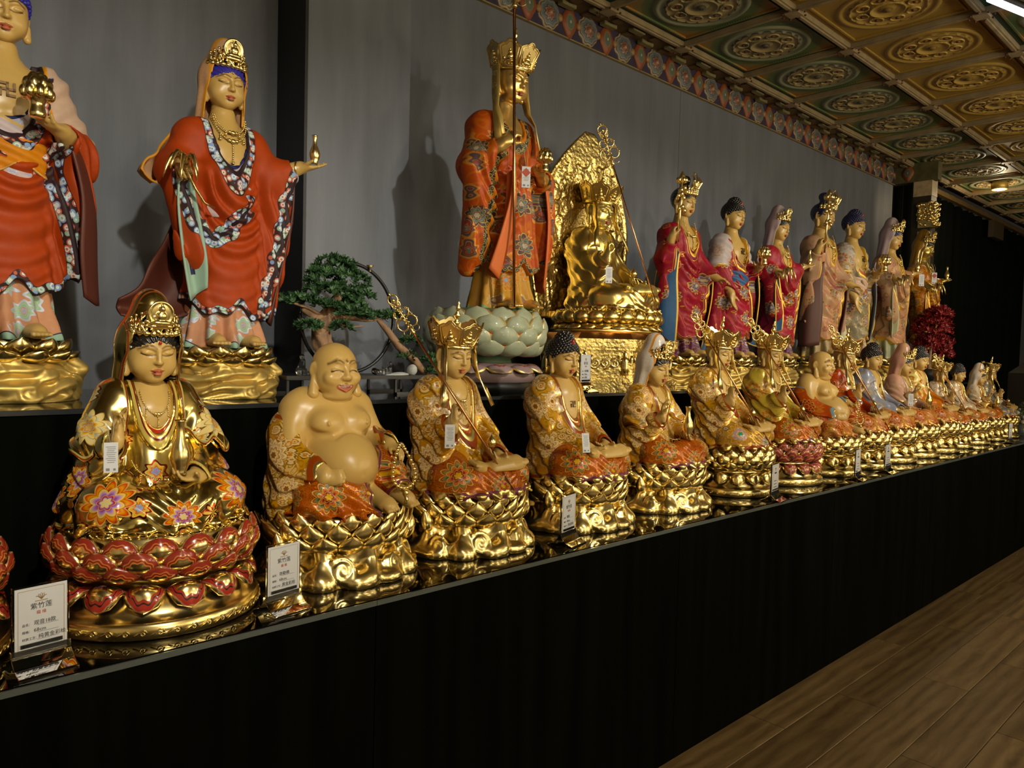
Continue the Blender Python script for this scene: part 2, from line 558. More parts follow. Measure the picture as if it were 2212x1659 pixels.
def robe_mat(name, base, flower=None, bg2=None, trim=None, trimw=(0.0, 1.0), scale=22.0, gold=0.35, metal_base=0.0,
             mot=None, rough=0.3, lining=None, scroll=0.5, seed=0.0, trim_flower=None, size=0.42, coat=0.25):
    """painted robe: ground, voronoi rosettes with petal outlines, gold scroll lines, hem band and knee medallions.
    flower = list of 5 colours from the centre outwards (last = outline), or None for plain cloth"""
    t = NT(name)
    ob = t.obj()
    co = t.n('VectorMath', {0: ob, 1: (seed, seed * 0.7, seed * 1.3)}, operation='ADD').outputs[0]
    nz = t.n('TexNoise', {'Vector': co, 'Scale': 30.0, 'Detail': 3.0})
    c = t.mix(t.fac(nz.outputs[0], 0.35, 0.65), tuple(x * 0.9 for x in base), tuple(min(1, x * 1.06) for x in base))
    metal = metal_base
    if bg2 is not None:
        w1 = t.n('TexNoise', {'Vector': co, 'Scale': scale * 0.35, 'Detail': 2.0})
        c = t.mix(t.fac(w1.outputs[0], 0.49, 0.53), c, bg2)
    if scroll > 0 and flower is not None:
        # gold scrollwork: contour lines of a smooth cell field
        wv = t.n('TexVoronoi', {'Vector': co, 'Scale': scale * 1.9}, feature='SMOOTH_F1')
        s_ = t.math('SINE', t.math('MULTIPLY', wv.outputs[0], 26.0))
        sm = t.fac(s_, 0.45, 0.7)
        line = t.math('MULTIPLY', sm, scroll)
        c = t.mix(line, c, flower[-1])
        metal = t.math('MAXIMUM', metal, t.math('MULTIPLY', line, gold))
    if flower is not None:
        vo = t.n('TexVoronoi', {'Vector': co, 'Scale': scale, 'Randomness': 0.75}, feature='F1')
        d = t.n('VectorMath', {0: co, 1: vo.outputs['Position']}, operation='SUBTRACT').outputs[0]
        sp = t.n('SeparateXYZ', {0: d})
        hx = t.math('ADD', sp.outputs[0], t.math('MULTIPLY', sp.outputs[1], 0.6))
        ang = t.math('ARCTAN2', sp.outputs[2], hx)
        rip = t.math('COSINE', t.math('MULTIPLY', ang, 7.0))
        rr = t.math('MULTIPLY', vo.outputs['Distance'], t.math('ADD', 1.0, t.math('MULTIPLY', rip, 0.16)))
        q = t.math('DIVIDE', rr, size)
        fl = t.ramp(q, [(0.0, flower[0]), (0.18, flower[1]), (0.36, flower[2]), (0.52, flower[3]), (0.80, flower[4]), (0.92, flower[4])], 'CONSTANT')
        ring = t.math('SINE', t.math('MULTIPLY', q, 34.0))
        fl = t.mix(t.math('MULTIPLY', t.fac(ring, 0.55, 0.85), 0.55), fl, flower[4])
        inside = t.fac(q, 1.0, 0.97)
        c = t.mix(inside, c, fl)
        gr = t.math('MULTIPLY', inside, t.fac(q, 0.79, 0.81))
        metal = t.math('MAXIMUM', t.math('MULTIPLY', metal, t.math('SUBTRACT', 1.0, inside)), t.math('MULTIPLY', gr, gold))
    if mot is not None:
        # large lotus medallion of three petal rings, colours from the centre outwards
        v = t.attr('mot', 'Vector'); sp = t.n('SeparateXYZ', {0: v})
        py = t.math('MULTIPLY', sp.outputs[1], 1.22)
        r0 = t.math('SQRT', t.math('ADD', t.math('MULTIPLY', sp.outputs[0], sp.outputs[0]), t.math('MULTIPLY', py, py)))
        ang = t.math('ARCTAN2', py, sp.outputs[0])
        k_ = list(mot) + [mot[-1]] * 7
        fl = None; rr = None
        for n_, R_, ph, ca, cb, cc in ((11.0, 0.96, 0.0, k_[3], k_[4], k_[5]), (8.0, 0.64, 0.5, k_[1], k_[2], k_[6]), (6.0, 0.34, 0.0, k_[0], k_[1], k_[3])):
            p_ = t.math('MULTIPLY', t.math('PINGPONG', t.math('ADD', t.math('MULTIPLY', ang, n_ / (2 * PI)), 40.0 + ph * 0.5), 0.5), 2.0)
            e_ = t.math('MULTIPLY', t.math('SUBTRACT', 1.0, t.math('MULTIPLY', t.math('POWER', p_, 1.6), 0.34)), R_)
            q_ = t.math('DIVIDE', r0, e_)
            c_ = t.ramp(q_, [(0.0, ca), (0.52, ca), (0.70, cb), (0.86, cc), (0.93, (0.85, 0.58, 0.20)), (0.985, (0.04, 0.02, 0.02))])
            if fl is None: fl, rr = c_, q_
            else: fl = t.mix(t.fac(q_, 1.0, 0.97), fl, c_)
        inside = t.math('MULTIPLY', t.fac(rr, 1.0, 0.97), t.fac(sp.outputs[2], 5.0, 0.5))
        c = t.mix(inside, c, fl)
        metal = t.math('MULTIPLY', metal, t.math('SUBTRACT', 1.0, inside))
    if trim is not None:
        a = t.attr('trim')
        for (lo_, hi_, colr, mt) in trim:
            m = t.math('MULTIPLY', t.fac(a, lo_ - 0.02, lo_ + 0.02), t.fac(a, hi_ + 0.02, hi_ - 0.02))
            cc = colr
            if trim_flower is not None and mt == 0.5:
                v2 = t.n('TexVoronoi', {'Vector': co, 'Scale': 60.0 if not isinstance(trim_flower[0], float) else trim_flower[0]}, feature='F1')
                cols = [x for x in trim_flower if not isinstance(x, float)]
                k = t.math('SINE', t.math('MULTIPLY', v2.outputs[0], 15.0))
                pick = t.n('SeparateColor', {0: v2.outputs['Color']})
                fc = t.mix(t.fac(pick.outputs[0], 0.42, 0.44), cols[0], t.mix(t.fac(pick.outputs[0], 0.74, 0.76), cols[1], cols[2]))
                fc = t.mix(t.fac(k, -0.2, 0.0), cols[3], fc)
                cc = t.mix(t.fac(v2.outputs[0], 0.62, 0.57), colr, fc)
                mt = 0.0
            c = t.mix(m, c, cc)
            metal = t.math('ADD', t.math('MULTIPLY', metal, t.math('SUBTRACT', 1.0, m)), t.math('MULTIPLY', m, float(mt)))
    return t.bsdf(color=t.n('HueSaturation', {'Saturation': 1.12, 'Value': 0.92, 'Color': c}).outputs[0], rough=rough, metal=metal, coat=coat, coat_rough=0.2, spec=0.35)
# ---------------------------------------------------------------- heads
LIP = (0.46, 0.12, 0.055)
BROW = (0.16, 0.08, 0.03)
def poly_xz(P, pts):
    Q = P.copy(); Q[:, 1] = 0
    return poly_np(Q, [(a, 0, c) for a, b, c in pts])
def paint_rgba(P, layers):
    out = np.zeros((len(P), 4), F32)
    for m, col in layers:
        m = np.clip(m, 0, 1)[:, None]
        out[:, :3] = out[:, :3] * (1 - m) + np.array(col, F32) * m
        out[:, 3:] = np.maximum(out[:, 3:], m)
    return out

def make_head():
    """calm round face, long ear lobes; 1 unit from chin to crown, looks along -Y"""
    f = Field((-0.52, -0.58, -0.86), (0.52, 0.56, 0.58), 0.0115)
    f.add(ell((0, 0.05, 0.12), (0.375, 0.43, 0.40)))
    f.add(ell((0, -0.05, -0.14), (0.365, 0.335, 0.36)), 0.12)
    f.add(ell((0, -0.235, -0.40), (0.13, 0.10, 0.085)), 0.10)
    for s in (-1, 1):
        f.add(ell((s * 0.175, -0.20, -0.20), (0.15, 0.13, 0.16)), 0.08)
        f.sub(ell((s * 0.155, -0.425, 0.035), (0.115, 0.07, 0.055)), 0.07)
        f.add(con((s * 0.045, -0.375, 0.095), (s * 0.15, -0.345, 0.125), 0.018, 0.020), 0.06)
        f.add(con((s * 0.15, -0.345, 0.125), (s * 0.26, -0.27, 0.085), 0.020, 0.012), 0.06)
        f.add(ell((s * 0.152, -0.305, 0.03), (0.098, 0.072, 0.052)), 0.02)
        f.emboss([(s * 0.055, -0.375, -0.005), (s * 0.11, -0.372, -0.022), (s * 0.17, -0.358, -0.020), (s * 0.245, -0.30, 0.004)], 0.011, -0.017)
        f.add(ell((s * 0.043, -0.395, -0.130), (0.031, 0.038, 0.030)), 0.03)
        f.add(con((0, -0.405, -0.262), (s * 0.088, -0.358, -0.262), 0.026, 0.012), 0.012)
        f.add(ell((s * 0.385, 0.05, -0.02), (0.035, 0.085, 0.17), rotm(0, 0, s * -22)), 0.03)
        f.sub(ell((s * 0.415, 0.03, 0.0), (0.02, 0.05, 0.11), rotm(0, 0, s * -22)), 0.02)
        f.add(con((s * 0.385, 0.02, -0.17), (s * 0.375, -0.01, -0.36), 0.04, 0.062, ), 0.04)
    f.add(con((0, -0.375, 0.09), (0, -0.440, -0.115), 0.026, 0.036), 0.045)
    f.add(ell((0, -0.435, -0.125), (0.038, 0.036, 0.032)), 0.03)
    f.add(ell((0, -0.395, -0.312), (0.066, 0.038, 0.028)), 0.015)
    f.emboss([(-0.105, -0.345, -0.278), (-0.04, -0.415, -0.286), (0, -0.42, -0.282), (0.04, -0.415, -0.286), (0.105, -0.345, -0.278)], 0.010, -0.016)
    f.add(ell((0, -0.40, 0.20), (0.023, 0.028, 0.023)), 0.0)
    f.add(con((0, 0.06, -0.40), (0, 0.09, -0.90), 0.205, 0.235), 0.05)
    for z in (-0.56, -0.64, -0.73):
        f.disp(lambda x, y, z_, zz=z: 0.010 * np.exp(-((z_ - zz - 0.06 * y) / 0.012) ** 2) * -1.0, (-0.5, -0.5, -0.86), (0.5, 0.5, -0.45))
    def paint(P):
        x = np.abs(P[:, 0]); y = P[:, 1]; z = P[:, 2]
        front = y < -0.2
        Q = np.stack([x, y, z], 1)
        brow = poly_xz(Q, [(0.04, -0.40, 0.105), (0.10, -0.39, 0.142), (0.17, -0.36, 0.145), (0.27, -0.275, 0.085)])
        lid = poly_xz(Q, [(0.055, -0.375, -0.005), (0.11, -0.372, -0.022), (0.17, -0.358, -0.020), (0.25, -0.295, 0.006)])
        up = ((x / 0.098) ** 2 + ((z + 0.268) / 0.034) ** 2) < 1
        lo = ((x / 0.082) ** 2 + ((z + 0.308) / 0.036) ** 2) < 1
        lips = ((up | lo) & (y < -0.33)).astype(F32)
        return paint_rgba(P, [(lips, LIP), (np.clip(1.6 - brow / 0.012, 0, 1) * 0.9 * front, BROW), (np.clip(1.4 - lid / 0.010, 0, 1) * 0.9 * front, (0.07, 0.04, 0.03))])
    return f.mesh('head', {'paint': paint})

def make_laughing_head():
    f = Field((-0.66, -0.62, -0.70), (0.66, 0.56, 0.58), 0.0125)
    f.add(ell((0, 0.04, 0.10), (0.395, 0.43, 0.41)))
    f.add(ell((0, -0.06, -0.16), (0.41, 0.36, 0.33)), 0.12)
    f.add(ell((0, -0.22, -0.40), (0.20, 0.14, 0.10)), 0.10)
    f.add(ell((0, -0.10, -0.47), (0.30, 0.24, 0.10)), 0.06)
    for s in (-1, 1):
        f.add(ell((s * 0.22, -0.27, -0.12), (0.15, 0.12, 0.13)), 0.05)
        f.sub(ell((s * 0.165, -0.46, 0.04), (0.12, 0.07, 0.045)), 0.06)
        f.add(con((s * 0.06, -0.385, 0.15), (s * 0.17, -0.355, 0.195), 0.02, 0.02), 0.05)
        f.add(con((s * 0.17, -0.355, 0.195), (s * 0.28, -0.27, 0.135), 0.02, 0.012), 0.05)
        f.add(ell((s * 0.165, -0.325, 0.025), (0.10, 0.06, 0.04)), 0.02)
        f.emboss([(s * 0.07, -0.385, 0.0), (s * 0.13, -0.385, 0.025), (s * 0.19, -0.37, 0.022), (s * 0.26, -0.31, -0.005)], 0.012, -0.02)
        f.add(ell((s * 0.065, -0.42, -0.12), (0.05, 0.05, 0.042)), 0.03)
        f.emboss([(s * 0.10, -0.44, -0.13), (s * 0.19, -0.41, -0.20), (s * 0.215, -0.36, -0.29)], 0.018, -0.018)
        f.add(ell((s * 0.41, 0.06, 0.0), (0.04, 0.09, 0.15), rotm(0, 0, s * -25)), 0.03)
        f.sub(ell((s * 0.45, 0.03, 0.02), (0.02, 0.05, 0.09), rotm(0, 0, s * -25)), 0.02)
        f.add(con((s * 0.42, 0.03, -0.14), (s * 0.45, -0.03, -0.42), 0.05, 0.105), 0.04)
    f.add(con((0, -0.385, 0.08), (0, -0.46, -0.09), 0.035, 0.05), 0.05)
    f.add(ell((0, -0.455, -0.11), (0.06, 0.05, 0.045)), 0.03)
    f.sub(ell((0, -0.43, -0.275), (0.165, 0.10, 0.062)), 0.02)
    for s in (-1, 1):
        f.add(chain([(0, -0.425, -0.240), (s * 0.10, -0.395, -0.235), (s * 0.185, -0.335, -0.195)], [0.019, 0.017, 0.010]), 0.010)
        f.add(ell((s * 0.215, -0.315, -0.185), (0.05, 0.05, 0.05)), 0.04)
    f.add(chain([(-0.18, -0.335, -0.200), (-0.11, -0.375, -0.300), (0, -0.405, -0.350), (0.11, -0.375, -0.300), (0.18, -0.335, -0.200)], [0.010, 0.020, 0.024, 0.020, 0.010]), 0.010)
    f.add(ell((0, -0.36, -0.315), (0.09, 0.045, 0.022)), 0.01)
    f.add(ell((0, -0.43, 0.22), (0.026, 0.03, 0.026)), 0.0)
    f.add(con((0, 0.05, -0.38), (0, 0.06, -0.72), 0.26, 0.36), 0.06)
    def paint(P):
        x = np.abs(P[:, 0]); y = P[:, 1]; z = P[:, 2]
        Q = np.stack([x, y, z], 1); front = y < -0.2
        brow = poly_xz(Q, [(0.06, -0.405, 0.155), (0.11, -0.395, 0.195), (0.18, -0.37, 0.205), (0.29, -0.275, 0.135)])
        lid = poly_xz(Q, [(0.07, -0.385, 0.0), (0.13, -0.385, 0.025), (0.19, -0.37, 0.022), (0.265, -0.305, -0.008)])
        zz = z - 0.9 * x * x
        mo = ((x / 0.178) ** 2 + ((zz + 0.296) / 0.066) ** 2) < 1
        inn = ((x / 0.130) ** 2 + ((zz + 0.270) / 0.026) ** 2) < 1
        mo = mo & (y < -0.25) & (zz < -0.225)
        inn = inn & (y < -0.25)
        return paint_rgba(P, [(mo.astype(F32), (0.50, 0.13, 0.07)), (inn.astype(F32), (0.80, 0.66, 0.56)),
                              (np.clip(1.7 - brow / 0.013, 0, 1) * 0.85 * front, BROW), (np.clip(1.6 - lid / 0.011, 0, 1) * 0.9 * front, (0.08, 0.045, 0.03))])
    return f.mesh('head', {'paint': paint})

def hair_cut(x, y, z):
    """positive in front of / below the hairline"""
    front = (-(y + 0.10) - 0.9 * (z - 0.26) * -1.0)
    return front

def make_curls():
    """snail-curl cap with the low crown bump"""
    f = Field((-0.50, -0.50, -0.25), (0.50, 0.60, 0.86), 0.0125)
    f.add(ell((0, 0.06, 0.14), (0.40, 0.445, 0.40)))
    f.add(ell((0, 0.06, 0.50), (0.225, 0.24, 0.20)), 0.10)
    n = 330
    base = f.copy()
    for i in range(n):
        zz = 1 - 1.75 * (i + 0.5) / n
        a = i * 2.399963
        r = math.sqrt(max(0, 1 - zz * zz))
        d = np.array([r * math.cos(a), r * math.sin(a), zz])
        # march to the surface
        o = np.array([0, 0.06, 0.20]); t = 0.1
        for _ in range(24):
            dd = float(base.sample((o + d * t)[None])[0])
            t -= dd * 0.9
        p = o + d * t
        f.add(ell(p, 0.040), 0.008)
    f.keep(lambda x, y, z: np.maximum(-0.05 - z - 0.25 * (y < -0.0) * 0 - 0.55 * (y - 0.05), (0.235 - z - 0.30 * np.abs(x)) * 0.8 + 0.9 * np.minimum(0, -y - 0.16) ), 0.02)
    f.add(ell((0, -0.255, 0.475), (0.055, 0.045, 0.05)), 0.0)
    def paint(P):
        d = np.sqrt(((P - np.array([0, -0.27, 0.475])) ** 2).sum(1))
        return paint_rgba(P, [(np.clip(1.6 - d / 0.06, 0, 1), (0.5, 0.03, 0.02))])
    return f.mesh('hair', {'paint': paint})

def make_hair_cap(knot=False):
    """combed-back hair; front edge follows the forehead"""
    f = Field((-0.50, -0.52, -0.45), (0.50, 0.62, 1.06 if knot else 0.72), 0.0125)
    f.add(ell((0, 0.06, 0.13), (0.405, 0.45, 0.41)))
    if knot:
        f.add(con((0, 0.08, 0.45), (0, 0.08, 0.66), 0.14, 0.16), 0.05)
        f.add(ell((0, 0.10, 0.76), (0.20, 0.21, 0.18)), 0.04)
    else:
        f.add(ell((0, 0.08, 0.50), (0.18, 0.2, 0.17)), 0.06)
    for s in (-1, 1):
        f.add(chain([(s * 0.37, -0.12, 0.12), (s * 0.39, -0.09, -0.05), (s * 0.395, -0.02, -0.16)], [0.055, 0.045, 0.02]), 0.04)
    f.disp(lambda x, y, z: 0.010 * np.sin(np.arctan2(x, z - 0.0) * 26))
    f.keep(lambda x, y, z: np.maximum(-0.20 - z - 0.55 * (y - 0.05) - 0.35 * np.abs(x) , (0.225 - z - 0.50 * np.abs(x)) * 0.75 + 0.9 * np.minimum(0, -y - 0.12)), 0.02)
    return f.mesh('hair', {'paint': lambda P: np.zeros((len(P), 4), F32)})

def make_hood(tall=0.30, spread=0.5, drop=-1.05):
    """veil drawn over the crown and falling behind the ears to the shoulders"""
    f = Field((-0.75, -0.60, drop - 0.05), (0.75, 0.75, 1.08), 0.016)
    f.add(ell((0, 0.08, 0.18), (0.505, 0.52, 0.50)))
    f.add(ell((0, 0.10, 0.66), (0.29, 0.31, 0.36)), 0.18)
    f.add(con((0, 0.14, 0.0), (0, 0.20, drop), 0.50, 0.40 + spread * 0.28, (1.0, 0.82, 1.0)), 0.12)
    f.disp(lambda x, y, z: 0.014 * np.sin(np.arctan2(x, y - 0.1) * 11 + 3 * z) * sstep(0.6, -0.6, z))
    g = f.copy()
    f.sub(prim(lambda x, y, z: g.D[:x.shape[0], :y.shape[1], :z.shape[2]] + 0.05, f.lo, f.lo + f.n * f.h))
    g2 = g.copy()
    f.D = np.maximum(f.D, -(g.D + 0.045))
    op = ell((0, -0.52, 0.0), (0.42, 0.62, 0.72))
    f.sub(op, 0.03)
    f.sub(prim(lambda x, y, z: np.maximum(np.abs(x) - 0.385 - 0.08 * np.clip(-z, 0, 1), y + 0.02 + 0 * z), (-0.6, -0.7, drop - .1), (0.6, 0.05, 0.05)), 0.03)
    def trim(P):
        a = (np.sqrt((P[:, 0] / 0.42) ** 2 + ((P[:, 1] + 0.52) / 0.62) ** 2 + ((P[:, 2]) / 0.72) ** 2) - 1) * 0.4
        b = np.maximum(np.abs(P[:, 0]) - 0.385 - 0.08 * np.clip(-P[:, 2], 0, 1), P[:, 1] + 0.02)
        return np.minimum(np.abs(a), np.abs(b)) * 10
    return f.mesh('hood', {'trim': trim})

# ---------------------------------------------------------------- hands
def hand(fl, W, fdir, nrm, L, curls=(0.3, 0.35, 0.4, 0.45), thumb=(0.7, 0.6, 0.25), side=1, k=0.004, fat=1.0):
    """adds a five-fingered hand: W wrist, fdir fingers, nrm palm normal (fingers curl towards it)"""
    W = np.array(W, float); fd = np.array(fdir, float); fd /= np.linalg.norm(fd)
    n = np.array(nrm, float); n -= fd * (n @ fd); n /= np.linalg.norm(n)
    s = np.cross(fd, n) * side
    rot = Matrix(((s[0], fd[0], n[0]), (s[1], fd[1], n[1]), (s[2], fd[2], n[2])))
    fl.add(con(W - fd * 0.25 * L, W + fd * 0.12 * L, 0.15 * L * fat, 0.14 * L * fat), k * 2)
    fl.add(ell(W + fd * 0.28 * L, (0.24 * L * fat, 0.33 * L, 0.11 * L * fat), rot), k * 2)
    for i, (ln, cu) in enumerate(zip((0.42, 0.47, 0.44, 0.34), curls)):
        p = W + fd * (0.50 - 0.03 * abs(i - 1)) * L + s * (0.165 - 0.112 * i) * L
        spread = (0.10 - 0.07 * i)
        d = fd + s * spread; d /= np.linalg.norm(d)
        r = 0.060 * L * fat
        a = 0.0
        for j, fr in enumerate((0.42, 0.32, 0.26)):
            a += cu * (0.9 if j == 0 else 1.0)
            dd = d * math.cos(a) + n * math.sin(a)
            q = p + dd * ln * L * fr
            fl.add(con(p, q, r, r * 0.88), k * 0.5)
            p = q; r *= 0.88
    p = W + fd * 0.12 * L + s * 0.17 * L + n * 0.04 * L
    d = fd * thumb[1] + s * thumb[0] + n * thumb[2]; d /= np.linalg.norm(d)
    q = p + d * 0.22 * L
    fl.add(con(p, q, 0.085 * L * fat, 0.068 * L * fat), k * 1.5)
    d2 = d * 0.8 + fd * 0.5 + n * 0.15; d2 /= np.linalg.norm(d2)
    fl.add(con(q, q + d2 * 0.20 * L, 0.066 * L * fat, 0.052 * L * fat), k * 0.5)

# ---------------------------------------------------------------- lotus petals and bases
def petal_mesh(name, wd, ht, bulge, curl, cup=0.30, nu=6, nv=7, point=0.9, thick=0.004, heart=0.0):
    V, Q, uv = [], [], []
    for j in range(nv + 1):
        v = j / nv
        if v < 0.35: ww = wd * (0.72 + 0.28 * math.sin(v / 0.35 * PI / 2))
        else:
            t = (v - 0.35) / 0.65
            ww = wd * max(0.0, 1 - t ** 2.2) ** point
        for i in range(nu + 1):
            u = -1 + 2 * i / nu
            x = u * ww
            z = v * ht - heart * ht * (1 - abs(u)) * 0.0
            y = -bulge * math.sin(PI * min(1, v * 0.95 + 0.02)) * (1 - 0.55 * u * u) - curl * v ** 3 + cup * ww * u * u
            V.append((x, y, z)); uv.append((u * ww / wd, v, 0.0))
    n = nu + 1
    for j in range(nv):
        for i in range(nu):
            Q.append((j * n + i, j * n + i + 1, (j + 1) * n + i + 1, (j + 1) * n + i))
    m = len(V)
    V2 = [(x * 0.94, y + thick, z * 0.985) for x, y, z in V]
    Q2 = [tuple(reversed([m + a for a in q])) for q in Q]
    rim = []
    edge = [j * n for j in range(nv + 1)], [j * n + nu for j in range(nv + 1)]
    for e, fl in zip(edge, (False, True)):
        for a, b in zip(e[:-1], e[1:]):
            q = (a, b, b + m, a + m)
            rim.append(tuple(reversed(q)) if fl else q)
    for i in range(nu): rim.append((i + 1, i, i + m, i + 1 + m))
    return np_mesh(name, np.array(V + V2), np.array(Q + Q2 + rim), True, {'mot': np.array(uv + uv)})

def petal_paint(name, stops, rough=0.2, tear=None, metal=(1, 0)):
    """painted lotus petal: stops from base to rim [(pos, colour, metal)]"""
    t = NT(name)
    v = t.attr('mot', 'Vector'); sp = t.n('SeparateXYZ', {0: v})
    u2 = t.math('MULTIPLY', sp.outputs[0], sp.outputs[0])
    dv = t.math('MULTIPLY', t.math('SUBTRACT', sp.outputs[1], 0.30), 1.35)
    q = t.math('SQRT', t.math('ADD', u2, t.math('MULTIPLY', dv, dv)))
    sc_ = t.math('MULTIPLY', t.math('SINE', t.math('MULTIPLY', t.math('ARCTAN2', dv, sp.outputs[0]), 9.0)), 0.035)
    q2 = t.math('ADD', q, sc_)
    c = t.ramp(q2, [(p, k) for p, k, m in stops], 'CONSTANT')
    mt = t.ramp(q2, [(p, (m, m, m)) for p, k, m in stops], 'CONSTANT')
    edge = t.fac(q, 0.90, 0.95)
    c = t.mix(edge, c, GOLD)
    mtl = t.math('MAXIMUM', t.n('SeparateColor', {0: mt}).outputs[0], edge)
    return t.bsdf(color=c, rough=rough, metal=mtl, coat=0.4, coat_rough=0.1)

def ring_petals(parent, me, mat, n, r, z, tilt, off=0.0, ex=1.0, ey=1.0, sc_=1.0, flip=False, arc=None):
    for i in range(n):
        a = 2 * PI * (i + off) / n
        if arc is not None and abs(((a + PI / 2 + PI) % (2 * PI)) - PI) > arc: continue
        x, y = math.cos(a) * r * ex, math.sin(a) * r * ey
        link('petal', me, mat, parent, (x, y, z), (tilt if not flip else PI - tilt, 0, a + PI / 2), sc_)
    return parent

# ---------------------------------------------------------------- lettering
DG = bpy.context.evaluated_depsgraph_get
def text_mesh(body, size, align='CENTER'):
    cu = bpy.data.curves.new('print', 'FONT'); cu.body = body; cu.size = size; cu.align_x = align; cu.resolution_u = 2; cu.extrude = 0.0002
    ob = bpy.data.objects.new('tmp_text', cu); COL.objects.link(ob)
    dg = DG(); dg.update()
    me = bpy.data.meshes.new_from_object(ob.evaluated_get(dg))
    bpy.data.objects.remove(ob); bpy.data.curves.remove(cu)
    me.materials.clear()
    return me
# ---------------------------------------------------------------- seated figures (seat plane at z = 0, look along -Y)
SH = 0.0031
def warp_seat(V):
    V = np.array(V, F32); z = V[:, 2]
    g = 0.90 + (0.74 - 0.90) * sstep(0.05, 0.14, z)
    return np.stack([V[:, 0] * g, V[:, 1] * 0.95 + 0.036 * sstep(0.06, 0.22, z), z * 0.95], 1)
def warp_tall(V):
    V = np.array(V, F32); z = V[:, 2]
    g = 0.90 + (0.74 - 0.90) * sstep(0.05, 0.14, z)
    return np.stack([V[:, 0] * g, V[:, 1] * 0.95 + 0.070 * sstep(0.06, 0.24, z), z * 0.95 + 0.034 * sstep(0.07, 0.27, z)], 1)
WARP = {'guanyin': warp_seat, 'dizang': warp_tall, 'buddha': warp_tall}
def warp_bud(V):
    V = np.array(V, F32); z = V[:, 2]
    g = 0.80 + (0.72 - 0.80) * sstep(0.05, 0.13, z)
    return np.stack([V[:, 0] * g, V[:, 1] * 0.92 + 0.030 * sstep(0.05, 0.25, z), z * 0.97], 1)
def ws(p, fn=None): return tuple(float(a) for a in (fn or warp_seat)(np.array([p]))[0])
def wb(p): return tuple(float(a) for a in warp_bud(np.array([p]))[0])
def warp_me(me, fn):
    n = len(me.vertices); a = np.empty(n * 3, F32); me.vertices.foreach_get('co', a)
    me.vertices.foreach_set('co', fn(a.reshape(-1, 3)).ravel()); me.update(); return me
NOPAINT = lambda P: np.zeros((len(P), 4), F32)
def torso(f, o=0.0):
    f.add(ell((0, 0.035, 0.06), (0.115 + o, 0.085 + o, 0.085 + o)))
    f.add(ell((0, 0.03, 0.15), (0.086 + o, 0.068 + o, 0.11)), 0.03)
    f.add(ell((0, 0.022, 0.228), (0.100 + o, 0.069 + o, 0.066 + o)), 0.03)
    f.add(con((-0.072, 0.03, 0.262), (0.072, 0.03, 0.262), 0.036 + o, 0.036 + o), 0.03)
    f.add(con((0, 0.03, 0.26), (0, 0.022, 0.315), 0.055 + o, 0.030), 0.03)

def neckline(x, y, z, w, zc, hz):
    return (np.sqrt((x / w) ** 2 + ((z - zc) / hz) ** 2) - 1) * w

def seated_skin(foot=True, raised='staff', left='jewel', wf=None):
    f = Field((-0.17, -0.20, 0.03), (0.19, 0.12, 0.34), 0.0026)
    torso(f)
    f.emboss([(-0.075, -0.03, 0.195), (-0.04, -0.048, 0.183), (-0.005, -0.05, 0.19)], 0.012, -0.002)
    f.emboss([(0.075, -0.03, 0.195), (0.04, -0.048, 0.183), (0.005, -0.05, 0.19)], 0.012, -0.002)
    if raised == 'staff':
        f.add(con((-0.145, -0.02, 0.14), (-0.128, -0.112, 0.188), 0.026, 0.0175), 0.01)
        f.add(con((-0.09, 0.028, 0.25), (-0.145, -0.01, 0.14), 0.030, 0.028), 0.01)
        hand(f, (-0.128, -0.114, 0.192), (0.10, -0.25, 0.9), (0.85, -0.35, 0.0), 0.074, (1.0, 1.05, 1.1, 1.15), (0.2, 0.6, 0.8), side=-1)
    elif raised == 'mudra':
        f.add(con((-0.145, -0.02, 0.13), (-0.132, -0.112, 0.192), 0.026, 0.0175), 0.01)
        f.add(con((-0.09, 0.028, 0.25), (-0.145, -0.01, 0.13), 0.030, 0.028), 0.01)
        hand(f, (-0.132, -0.115, 0.198), (0.06, -0.12, 1.0), (0.35, -1, 0), 0.076, (0.75, 0.9, 0.35, 0.2), (0.3, 0.8, 0.7), side=-1)
    else:
        f.add(con((-0.13, -0.02, 0.13), (-0.045, -0.105, 0.098), 0.026, 0.0175), 0.01)
        hand(f, (-0.047, -0.106, 0.098), (1, -0.22, -0.1), (0, -0.15, 1), 0.088, (0.12, 0.14, 0.16, 0.2), (0.9, 0.4, 0.3), side=1)
    # left hand palm up in the lap
    f.add(con((0.13, -0.02, 0.12), (0.062, -0.105, 0.100), 0.026, 0.018), 0.01)
    cu = (0.35, 0.4, 0.45, 0.5) if left else (0.12, 0.14, 0.16, 0.2)
    hand(f, (0.060, -0.107, 0.101), (-1, -0.28, 0.02), (0, -0.15, 1), 0.086, cu, (0.9, 0.4, 0.5), side=-1)
    if foot:
        # bare sole resting on the far thigh, toes outwards
        f.add(chain([(-0.01, -0.135, 0.078), (0.06, -0.144, 0.084), (0.108, -0.138, 0.088)], [0.020, 0.023, 0.021], ), 0.012)
        for i in range(5):
            f.add(con((0.112, -0.154 + 0.008 * i, 0.088), (0.130 - 0.002 * i, -0.155 + 0.0085 * i, 0.092), 0.0085, 0.0075), 0.003)
        f.add(chain([(-0.03, -0.12, 0.075), (-0.075, -0.135, 0.088)], [0.018, 0.015]), 0.012)
        for i in range(5):
            f.add(con((-0.072, -0.145 + 0.007 * i, 0.090 + 0.002 * i), (-0.092, -0.146 + 0.008 * i, 0.092 + 0.002 * i), 0.0058, 0.005), 0.003)
    f.keep(lambda x, y, z: 0.0 * x + 0.0 * y + (0.07 - z))
    return f.mesh('skin', {'paint': NOPAINT}, wf or warp_seat)

